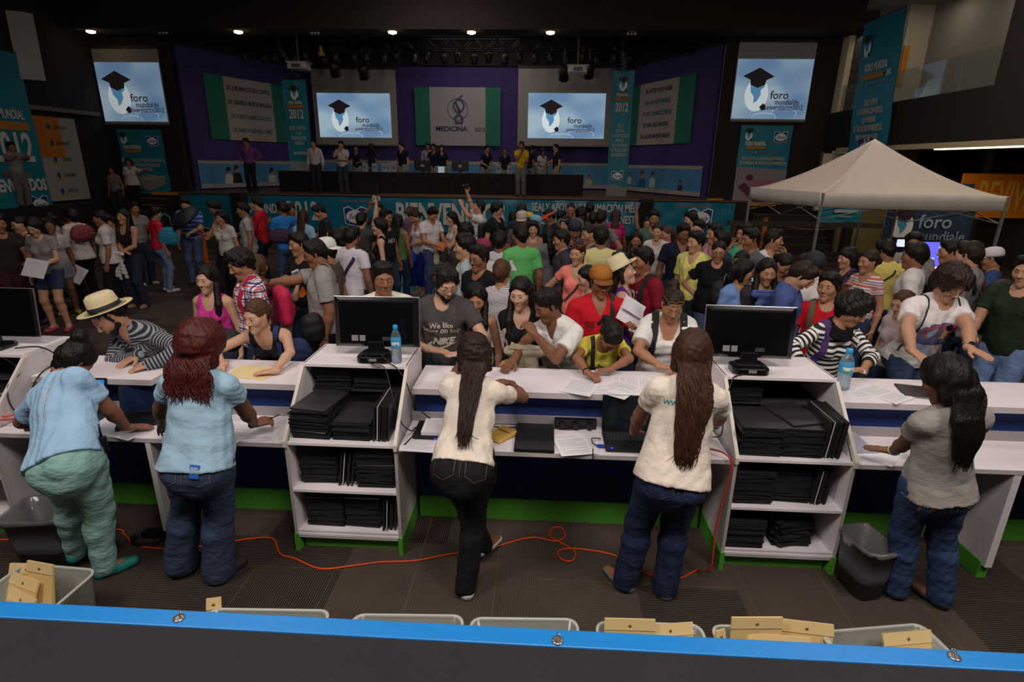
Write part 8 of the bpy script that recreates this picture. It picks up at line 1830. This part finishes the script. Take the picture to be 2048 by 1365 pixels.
strap(B['c12'], [('f', .14, 1.10), ('f', .115, 1.33), ('u', .11, .05), ('u', .11, -.05), ('b', .1, 1.33), ('b', .1, 1.25)], .05, '4a2a68', 'purple backpack strap on the striped sweater')
strap(B['c2'], [('f', -.10, 1.18), ('f', -.105, 1.33), ('u', -.10, .03), ('u', -.10, -.05), ('b', -.09, 1.33), ('b', -.09, 1.25)], .032, '1f3068', 'navy bag strap over the shoulder of the woman leaning in black')
for sx, lb in ((1, 'thin black cord of a drawstring bag on the picture tee, left one in view'), (-1, 'thin black cord of a drawstring bag on the picture tee, right one in view')):
 strap(B['c13'], [('f', sx * .17, 1.02), ('f', sx * .13, 1.33), ('u', sx * .12, .04), ('u', sx * .12, -.05), ('b', sx * .1, 1.33)], .010, '15171a', lb)
strap(B['o27'], [('f', .12, 1.06), ('f', -.02, 1.24), ('f', -.10, 1.36), ('u', -.10, .03), ('u', -.10, -.05), ('b', -.08, 1.33)], .025, '4a2c22', 'brown bag strap crossing the coral tee')
strap(B['p18b'], [('f', .13, 1.12), ('f', .0, 1.26), ('f', -.11, 1.36), ('u', -.11, .03), ('u', -.11, -.05), ('b', -.08, 1.33)], .04, '15151a', 'black strap crossing the white football jersey')
strap(B['o31'], [('f', -.13, 1.10), ('f', -.12, 1.33), ('u', -.11, .04), ('u', -.11, -.05), ('b', -.1, 1.33), ('b', -.1, 1.25)], .045, '1d1a20', 'black strap over the shoulder of the maroon tee')
strap(B['m12'], [('f', .18, 1.0), ('f', .12, 1.2), ('f', -.06, 1.36), ('u', -.09, .0), ('u', -.09, -.05), ('b', -.06, 1.33)], .008, '141416', 'thin black strap of the camera bag crossing the plain grey tee')
strap(B['m9'], [('f', -.12, 1.15), ('f', -.12, 1.33), ('u', -.11, .04), ('u', -.11, -.05), ('b', -.1, 1.33), ('b', -.1, 1.2)], .04, '16161a', 'black strap over the shoulder of the pale green tee')
strap(B['m10'], [('b', -.12, 1.05), ('b', .0, 1.22), ('b', .10, 1.36), ('u', .10, -.03), ('u', .10, .04), ('f', .09, 1.33)], .04, '1c2234', 'dark strap crossing the back of the white tee by the green tee')
strap(B['m5'], [('b', -.16, 1.05), ('b', .0, 1.24), ('b', .10, 1.36), ('u', .10, -.03), ('u', .10, .04), ('f', .09, 1.33)], .03, '3c1f3c', 'purple strap crossing the back of the bright blue tee')
strap(B['p12'], [('b', -.10, 1.05), ('b', -.02, 1.24), ('b', .10, 1.36), ('u', .10, -.03), ('u', .10, .04), ('f', .09, 1.33)], .02, '1c1c1e', 'thin dark strap crossing the back of the yellow tee')
backpack(B['m13'], 'c01848', 'magenta backpack on the man in the plaid shirt', .82, c2='7a0a28'); backpack(B['p16'], '17171b', 'big black backpack on the man in the grey hooded top', 1.15); backpack(B['o9'], 'a8145c', 'magenta backpack on the girl with very long dark brown hair', .9)
backpack(B['p4b'], '4c2470', 'purple backpack on the woman in turquoise above the right monitor', .9); backpack(B['o8'], '22242c', 'dark backpack on the man in the grey tee seen from behind', .9); backpack(B['p15'], '7a1428', 'maroon backpack on the man looking left at the screens', .95); backpack(B['n11'], '18181a', 'black backpack on the man with curly hair and glasses', .9); backpack(B['p9b'], '4a2c5c', 'purple patterned backpack on the girl with a fringe near the tent', .9)
backpack(B['m9'], '16161a', 'black backpack on the woman in the pale green tee', .85, straps=False); backpack(B['n21b'], '2a2426', 'big dark backpack with red piping before the banner word BIENVENIDOS', 1.1, c2='8a2430')
def at_px(px, py, y): p = aty(px, py, y); return p
def at_pe(px, py, k, dy): return aty(px, py, B[k]['loc'][1] - dy)
bag('camera_bag', at_pe(627, 655, 'm12', .30), .3, .19, .12, .24, '131316', 'black camera bag hanging at the hip of the big man in grey', pocket=True)
bag('shoulder_bag', at_pe(165, 466, 'l6', .15), 1.2, .34, .16, .26, '7c2a34', 'dark red shoulder bag under the arm of the white tee at the left')
bag('tote_bag', at_pe(336, 472, 'l11', .05), .3, .34, .14, .32, '1f7f9c', 'turquoise tote bag on the shoulder of the woman in the red tee', handle=.28)
bag('handbag', hand_at(B['n5'], 1, .05) + np.array([.02, -.02, -.22]), .1, .26, .14, .20, '1d3fae', 'bright blue and black handbag hanging from the arm of the white camisole', handle=.16)
bag('shoulder_bag', at_pe(560, 472, 'm5', .15), .2, .40, .16, .26, '3a1c38', 'dark purple shoulder bag beside the bright blue tee')
bag('handbag', wp(B['n9'], -.20, -.06, 1.0), .1, .26, .12, .26, '141315', 'black handbag behind the woman with the cream jacket', handle=.2)
bag('handbag', wp(B['o27'], .22, -.05, 1.10), .2, .13, .09, .15, '33221f', 'dark brown handbag behind the arm of the coral tee', handle=.2)
bag('shoulder_bag', wp(B['m3'], .2, .0, 1.0), .2, .28, .12, .24, '8c8884', 'pale grey shoulder bag hanging at the pale grey tee')
bag('backpack', at_pe(596, 705, 'c2', -.02), .2, .17, .12, .20, '1c2c58', 'navy bag at the side of the woman leaning in black', 'bag')
bag('shoulder_bag', at_pe(84, 540, 'l3', .02), .2, .26, .12, .30, '241c1c', 'dark handbag hanging between the grey tee and the white printed tee', handle=.2)
bag('shoulder_bag', at_pe(1440, 585, 'o21', .18), .2, .18, .12, .26, '1b1c22', 'dark bag in the crowd just above the right monitor')
bag('drawstring_bag', (-2.55, 3.99, 1.155), .15, .44, .14, .16, '1c1b20', 'black bag lying on the counter under the arm of the man in the straw hat', pocket=False, taper=.8)
def cloth(name, loc, w, h, c, label, seed=0, d=.06, cat='cloth'):
 r = empty(name, tuple(loc)); tag(r, label, cat); F = Field((-w, -.14, -h), (w, .14, .12), .014); rs = np.random.RandomState(seed)
 for k in range(6):
  x = (k / 5 - .5) * w * .8; F.cone((x * .5, 0, 0), (x + rs.normal(0, .01), rs.normal(0, .015), -h * rs.uniform(.6, .92)), .035, .028, .03, sc=(1, .7, 1))
 F.cone((-w * .4, 0, 0), (w * .4, 0, .0), .04, .04, .03); F.fold(.006, 50, seed); V, Q = F.mesh(); new_mesh_obj('folds', V, Q, fabric(c), r, smooth=True)
 MB().tube([(-w * .42, -.03, .03), (0, -.045, .035), (w * .42, -.03, .03)], .008, n=6).obj('hem', fabric(c), r); return r
cloth('jacket', hand_at(B['l9'], 1, .03) + np.array([0, -.05, -.02]), .26, .50, 'c0b8b0', 'white cloth jacket hanging from the folded arms of the woman in the black tank', 1, cat='jacket')
cloth('jacket', hand_at(B['n9'], 0, .04) + np.array([0, -.02, 0]), .20, .42, 'b4aa92', 'cream jacket hanging from the arm of the woman in the white tank', 2, cat='jacket')
cloth('scarf', hand_at(B['l5'], 0, .0) + np.array([0, -.03, .12]), .18, .55, '7c1240', 'magenta cloth hanging from the arm of the girl with lime sneakers', 3, cat='scarf')
cloth('jacket', (-.10, 3.98, 1.14), .30, .22, 'a59c88', 'grey beige jacket bundled under the arm of the man in the white polo', 4, cat='jacket')
cloth('sweater', wp(B['p7'], 0, -.14, 1.38), .34, .36, '4a5c94', 'blue sweater hanging over the back of the man bending his head', 5, cat='sweater')
# papers and devices in hands
def held_sheet(loc, rot, w, h, label, c='dcd8dc', fold=False):
 r = empty('paper_sheet', tuple(loc)); r.rotation_euler = rot; tag(r, label, 'paper')
 MB().hexa([(-w / 2, -.001, -h / 2), (w / 2, -.001, -h / 2), (w / 2, .001, -h / 2), (-w / 2, .001, -h / 2), (-w / 2, -.001, h / 2), (w / 2, -.001, h / 2), (w / 2, .001, h / 2), (-w / 2, .001, h / 2)]).obj('sheet', mat(c, .7), r)
 if fold: MB().hexa([(-w / 2, -.04, -h * .1), (w / 2, -.04, -h * .1), (w / 2, -.038, -h * .1), (-w / 2, -.038, -h * .1), (-w * .45, -.002, h * .45), (w * .45, -.002, h * .45), (w * .45, 0, h * .45), (-w * .45, 0, h * .45)]).obj('folded_flap', mat('d0ccd0', .7), r)
 MB().box(-w * .3, w * .1, -.0022, -.0012, h * .28, h * .31).box(-w * .3, w * .25, -.0022, -.0012, h * .18, h * .195).obj('printed_lines', TXT, r); return r
held_sheet(hand_at(B['l3'], 1, .12), (-.5, .15, 0), .32, .26, 'white sheet held in both hands by the girl in the grey tee')
held_sheet(hand_at(B['l5'], 1, .12), (-.2, .6, .4), .22, .28, 'small white sheet in the hand of the girl with lime sneakers')
held_sheet(at_px(1262, 625, 4.42), (-.5, .55, .1), .20, .22, 'folded white paper held up by the man in the ochre cap', fold=True); held_sheet(at_px(1282, 652, 4.40), (-.7, .4, .2), .21, .17, 'second white sheet below the folded one of the man in the ochre cap')
held_sheet(hand_at(B['o27'], 1, .08), (.1, .5, 1.2), .10, .24, 'white brochure hanging beside the coral tee'); held_sheet(hand_at(B['n8'], 0, .1), (-.5, .2, 0), .12, .16, 'orange leaflet held by the man in maroon and white', c='c85a20')
def phone(loc, rot, label, c='d8d8dc', scr='3a5058', s=1.):
 r = empty('mobile_phone', tuple(loc)); r.rotation_euler = rot; tag(r, label, 'phone'); MB().rbox(.062 * s, .009, .115 * s, .004, c=(0, 0, -.057 * s)).obj('phone_body', mat(c, .3), r, bevel=.001)
 MB().box(-.026 * s, .026 * s, -.0056, -.0045, -.043 * s, .043 * s).obj('display', mat(scr, .2, emit=.3), r); return r
phone(hand_at(B['m14'], 0, .10), (-.25, -.4, .15), 'white phone held up by the woman with light brown hair behind the plaid shirt', s=1.25); phone(hand_at(B['m8'], 0, .09), (0, 1.57, 0), 'pink white phone held sideways above the dark grey tee', c='c8a8b0', s=1.1)
phone(at_px(1278, 668, 4.38), (-.6, .5, .1), 'black phone under the papers of the man in the ochre cap', c='141416', scr='0c0e12')
phone(hand_at(B['o11'], 0, .09), (0, 1.57, 0), 'small blue phone raised beside the black speaker column', c='2a4a8c')
def camera_obj(loc, rz, label, s=1.):
 r = empty('camera', tuple(loc), rz); tag(r, label, 'camera'); MB().rbox(.13 * s, .06 * s, .09 * s, .012).obj('camera_body', mat('131316', .4), r, bevel=.004); MB().lathe([(.001, 0), (.033 * s, 0), (.035 * s, .07 * s), (.028 * s, .072 * s), (.001, .06 * s)], n=14).xf(Matrix.Translation((0, -.03 * s, .045 * s)) @ Matrix.Rotation(math.radians(90), 4, 'X')).obj('lens', mat('0c0c0e', .2), r); return r
camera_obj(hand_at(B['n10'], 0, .07), -1.2, 'small black camera held up by the man in the white tee before the banner')
p = hand_at(B['p14'], 0, .08); r = empty('video_camera', (p[0] + .10, p[1] - .05, p[2] + .02), -.6); tag(r, 'black video camera with a bright white lamp on top near the tent', 'camera')
MB().rbox(.13, .34, .16, .02, c=(0, 0, -.06)).obj('camera_body', mat('141416', .4), r, bevel=.008); MB().lathe([(.001, 0), (.05, 0), (.055, .14), (.04, .145), (.001, .12)], n=14).xf(Matrix.Translation((0, -.17, .02)) @ Matrix.Rotation(math.radians(90), 4, 'X')).obj('lens', mat('0c0c0e', .2), r)
MB().box(-.02, .02, -.08, -.05, .10, .16).obj('lamp_bracket', mat('222222', .4), r); MB().box(-.055, .055, -.10, -.06, .16, .24).obj('lamp_housing', mat('1a1a1c', .4), r); MB().box(-.05, .05, -.104, -.10, .165, .235).obj('lamp_lens', mat('f4f4ff', .3, emit=14), r)
p = B['s12']; q_ = p['W'](p['K']['wr'][0] + p['K']['hd'][0] * .09); r = empty('microphone', tuple(q_)); tag(r, 'black microphone at the mouth of the speaker in yellow', 'microphone'); MB().tube([(0, 0, -.12), (0, 0, .02)], [.012, .016], n=8).obj('grip', mat('111113', .4), r); MB().lathe([(.001, .02), (.024, .03), (.026, .05), (.014, .07), (.001, .072)], n=10).obj('mesh_head', mat('3a3a3c', .3, metal=.5), r)
r = empty('straw_hat', tuple(hand_at(B['n5'], 0, .1) + np.array([-.02, -.03, -.08])), 0); r.rotation_euler = (1.35, .2, 0); tag(r, 'straw hat held at the side by the woman in the white camisole', 'hat'); MB().lathe([(.16, .0), (.155, .008), (.09, .0), (.085, .08), (.06, .10), (.001, .10)], n=20).obj('hat_shell', mat('c8b880', .8, noise=.15), r); MB().lathe([(.0915, .002), (.092, .02), (.088, .02)], n=20).obj('hat_band', mat('8a7a50', .8), r)
r = empty('umbrella', tuple(hand_at(B['m1'], 0, .06) + np.array([-.20, 0, .33])), .2); r.rotation_euler = (.5, -.5, 0); tag(r, 'black cap shaped umbrella held by the man in grey at the orange post', 'umbrella'); V = []; n_ = 12
MB().lathe([(.32, -.02), (.29, .05), (.18, .12), (.02, .16), (.02, .15), (.17, .11), (.28, .04)], n=8).obj('canopy', mat('15161c', .6), r); MB().tube([(0, 0, .18), (.0, 0, -.46)], .008, n=6).obj('shaft', mat('333333', .4), r)
r = empty('sunglasses', tuple(wp(B['c13'], .0, .205, 1.30))); r.rotation_euler = (.1, .35, B['c13']['root'].rotation_euler[2]); tag(r, 'black sunglasses hooked on the neckline of the picture tee', 'sunglasses'); MB().rbox(.05, .012, .042, .004, c=(.002, 0, .005)).rbox(.05, .012, .042, .004, c=(-.002, .004, -.05)).obj('lens', mat('0a0a0c', .08), r, bevel=.004); MB().tube([(0, 0, .0), (.01, -.004, -.012), (0, 0, -.03)], .003, n=5).obj('bridge', mat('101012', .2), r)
p = hand_at(B['o30'], 0, .09); bottle(p[0], p[1], p[2] - .10, .20, .030, 'clear plastic bottle in the hand of the woman in the purple tank top')
# ---------------------------------------------------------------- white canopy tent
TC = [np.array(q) for q in ((4.92, 10.3), (7.72, 9.9), (7.25, 12.0), (4.42, 12.4))]; EZ = 2.06; AP = np.array([6.08, 11.15, 3.0]); CTM = mat('cfc0b0', .8, noise=.04, nscale=1.5)
r = empty('canopy_tent', (AP[0], AP[1], 0)); tag(r, 'white pop-up canopy tent with a pointed roof on the right', 'tent'); cO = np.array([AP[0], AP[1], 0])
V = []; F = []; n_ = 12
for k in range(4):
 A_, B_ = TC[k], TC[(k + 1) % 4]; b0 = len(V)
 for j in range(n_ + 1):
  v = j / n_
  for i in range(n_ + 1):
   u = i / n_; e = np.array([*(A_ + (B_ - A_) * u), EZ]); pnt = e + (AP - e) * v
   ridge = abs(u - .5) * 2; pnt[2] = EZ + (AP[2] - EZ) * (v ** 1.42) - .05 * math.sin(math.pi * v) * (1 - ridge ** 2)
   V.append(pnt - cO)
 for j in range(n_):
  for i in range(n_): a = b0 + j * (n_ + 1) + i; F.append((a, a + 1, a + n_ + 2, a + n_ + 1))
o = new_mesh_obj('roof_cloth', V, F, CTM, r, smooth=True); md = o.modifiers.new('cloth', 'SOLIDIFY'); md.thickness = .006
for k in range(4):
 A_, B_ = TC[k], TC[(k + 1) % 4]; V = []; m_ = 30
 for z in (EZ + .01, EZ - .10, EZ - .235):
  for i in range(m_ + 1):
   q = A_ + (B_ - A_) * i / m_; nn = unit(q - AP[:2]) * (.006 * math.sin(i * 1.3) * (1 if z < EZ else 0) + .012); V.append((*(q + nn - cO[:2]), z - (.012 * math.sin(math.pi * i / m_) if z < EZ else 0)))
 o = new_mesh_obj('valance', V, [(j * (m_ + 1) + i, j * (m_ + 1) + i + 1, (j + 1) * (m_ + 1) + i + 1, (j + 1) * (m_ + 1) + i) for j in (0, 1) for i in range(m_)], mat('c9c0b6', .8, noise=.04, nscale=2), r, smooth=True); md = o.modifiers.new('cloth', 'SOLIDIFY'); md.thickness = .006
 q = TC[k] - cO[:2]; MB().box(q[0] - .02, q[0] + .02, q[1] - .02, q[1] + .02, 0, EZ).obj('leg', mat('a8a49e', .35, metal=.6), r); MB().box(q[0] - .05, q[0] + .05, q[1] - .05, q[1] + .05, 0, .012).obj('foot_plate', mat('8c8882', .4, metal=.5), r)
 q2 = TC[(k + 1) % 4] - cO[:2]; mb = MB()
 for s0 in (0, .5):
  a_, b_, c_ = q + (q2 - q) * s0, q + (q2 - q) * (s0 + .25), q + (q2 - q) * (s0 + .5)
  mb.tube([(*a_, EZ - .05), (*b_, EZ - .30), (*c_, EZ - .05)], .010, n=5); mb.tube([(*a_, EZ - .45), (*b_, EZ - .28), (*c_, EZ - .45)], .010, n=5)
 mb.obj('scissor_brace', mat('98948e', .35, metal=.6), r)
# things under and behind the tent
p = aty(1655, 507, 8.9); r = empty('table', (p[0] + .05, 8.95, 0)); tag(r, 'turquoise covered table with leaflets at the front leg of the tent', 'table'); MB().box(-.5, .55, -.25, .3, .71, .75).obj('table_top', mat('8c8c88', .6), r); MB().box(-.5, .55, -.26, .31, .02, .71).obj('table_cloth', mat('2a8090', .7), r)
for k in range(6):
 q = paper(p[0] - .28 + k * .13, 8.9 + .1 * (k % 2), .752, .3 * k, 'leaflet lying on the turquoise table under the tent', n=3, lines=False, group='leaflets on the turquoise table', w=.12, d=.18, c='b8b8b4')
def tv(px0, py0, px1, py1, Y, label, c, s_):
 a, b_ = aty(px0, py0, Y), aty(px1, py1, Y); r = empty('television', ((a[0] + b_[0]) / 2, Y, 0), 0); tag(r, label, 'television'); w = (b_[0] - a[0]) / 2
 MB().box(-w - .03, w + .03, 0, .05, b_[2] - .03, a[2] + .03).obj('casing', mat('101012', .4), r, bevel=.006); MB().box(-w, w, -.004, 0, b_[2], a[2]).obj('display', mat(c, .3, emit=s_), r)
 mb = MB();
 for x, z, ww, hh, in ((-.4, .3, .3, .2), (.1, .55, .5, .3), (-.1, .1, .7, .12)): mb.box(x * w, x * w + ww * w, -.006, -.004, b_[2] + (a[2] - b_[2]) * z, b_[2] + (a[2] - b_[2]) * (z + hh))
 mb.obj('display_picture', mat('e8e8ff', .3, emit=s_ * 1.2), r); MB().box(-.03, .03, .02, .06, 0, b_[2]).obj('stand_pole', mat('1a1a1c', .4), r); MB().box(-.25, .25, -.15, .2, 0, .02).obj('stand_base', mat('1a1a1c', .4), r)
tv(1848, 484, 1892, 548, 9.2, 'bright blue and white screen behind the loose white tee by the tent', '5a5ae0', 1.4); tv(1795, 479, 1814, 494, 9.4, 'small bright screen left of the video camera', 'a8b0ff', 1.6)
a = box4([(1778, 416), (1938, 478)], 13.2)
hbanner('foro_banner', 'dark blue banner reading foro mundial under the tent roof', ((a[0][0] + a[1][0]) / 2, 13.2, a[0][1] + .12), (1, 0, 0), a[1][0] - a[0][0], 1.9,
  [('e', .85, -.58, -.42), ('t', 'foro', .42, .12, -.42, '8ca0b4', dict(bold=.005)), ('t', 'mundiale', .34, .28, -.74, '7c90a8', dict(bold=.004, sx=.9)), ('t', 'universitario', .28, .22, -1.02, '6c8098', dict(sx=.85))], down=2.1, m=mat('1c3350', .6, noise=.15, nscale=2))
a = box4([(1646, 412), (1722, 440)], 14.0)
hbanner('stand_banner', 'narrow teal banner seen between the tent legs', ((a[0][0] + a[1][0]) / 2, 14.0, a[0][1] + .05), (1, 0, .0), a[1][0] - a[0][0], .42, [('p', [(-.2, -.20), (.35, -.20), (.35, -.13), (-.2, -.13)], 'a8b8b8', .02), ('p', [(-.1, -.3), (.2, -.3), (.2, -.27), (-.1, -.27)], '8aa0a0', .02)], down=1.9)
struct(MB().box(4.9, 9.3, 15.0, 15.15, 1.0, 1.12).box(5.0, 5.1, 15.0, 15.1, 0, 1.0).box(9.2, 9.3, 15.0, 15.1, 0, 1.0), 'trim_11', mat('3a3026', .7))
# orange posts with ropes
posts = []
for px, py, lb in ((152, 526, 'orange rope post behind the woman with the dark red bag'), (411, 526, 'orange rope post between the striped tee and the man in grey'), (1522, 500, 'orange rope post at the left legs of the tent')):
 p = atz(px, py, 0); r = empty('rope_post', tuple(p)); tag(r, lb, 'post'); posts.append(p); MB().box(-.06, .06, -.06, .06, .02, 1.0).obj('post_body', mat('c4641a', .5), r, bevel=.006); MB().box(-.14, .14, -.14, .14, 0, .025).obj('post_base', mat('9a4c12', .5), r); MB().box(-.065, .065, -.065, .065, .95, 1.0).obj('post_cap', mat('8a4410', .5), r)
def rope(a, b, label, z=.9, sag=.25): cable([(a[0] + (b[0] - a[0]) * t, a[1] + (b[1] - a[1]) * t, z - sag * 4 * t * (1 - t)) for t in np.linspace(0, 1, 8)], .014, '8c7c68', label, 'rope')
rope(posts[0], posts[1], 'pale rope sagging between the two orange posts on the left'); rope((posts[0][0] - 4, posts[0][1], 0), posts[0], 'pale rope running left from the first orange post'); rope(posts[2], (posts[2][0] + 3.2, posts[2][1] + .2, 0), 'pale rope sagging behind the tent legs')
rope(posts[1], (posts[1][0] + 3.5, posts[1][1] + .6, 0), 'pale rope running right from the second orange post')
# teal floor banner with coloured prints
q = [atz(575, 560, 0), atz(655, 540, 0), atz(668, 760, 0), atz(600, 770, 0)]
r = empty('floor_banner', (q[0][0], q[0][1], .004)); tag(r, 'teal banner lying on the carpet behind the plaid shirt, with red and yellow prints', 'banner'); V = [tuple(p - q[0]) for p in q]; V += [(x, y, z + .004) for x, y, z in V]
MB().add(V, [(0, 1, 2, 3), (7, 6, 5, 4), (0, 4, 5, 1), (1, 5, 6, 2), (2, 6, 7, 3), (3, 7, 4, 0)]).obj('banner_sheet', mat('15788c', .5, noise=.1), r)
mb = MB(); m2 = MB(); m3 = MB()
for k in range(9):
 t = (k + .7) / 10; A_ = (q[0] + (q[3] - q[0]) * t) - q[0]; D_ = (q[1] + (q[2] - q[1]) * t) - q[0]; c = A_ + (D_ - A_) * .45; (mb if k % 3 == 0 else m2 if k % 3 == 1 else m3).box(c[0] - .16, c[0] + .16, c[1] - .05, c[1] + .05, .009, .0095)
mb.obj('printed_mark', mat('b03048', .6), r); m2.obj('printed_mark', mat('c8a020', .6), r); m3.obj('printed_mark', mat('b8b8b8', .6), r)
p = atz(835, 592, 0); r = empty('floor_banner', (p[0] - .8, p[1] + .1, .004)); tag(r, 'teal banner lying on the carpet above the left monitor with pale lines', 'banner'); MB().box(-1.3, 1.1, -.6, 1.8, 0, .005).obj('banner_sheet', mat('15788c', .5, noise=.1), r); mb = MB()
for k in range(7): mb.box(.1, .95 - .05 * (k % 3), -.35 + k * .09, -.31 + k * .09, .0055, .006)
mb.obj('printed_lines', mat('a8a49c', .6), r)
print('extras t', time.time() - T0, len(bpy.data.objects))
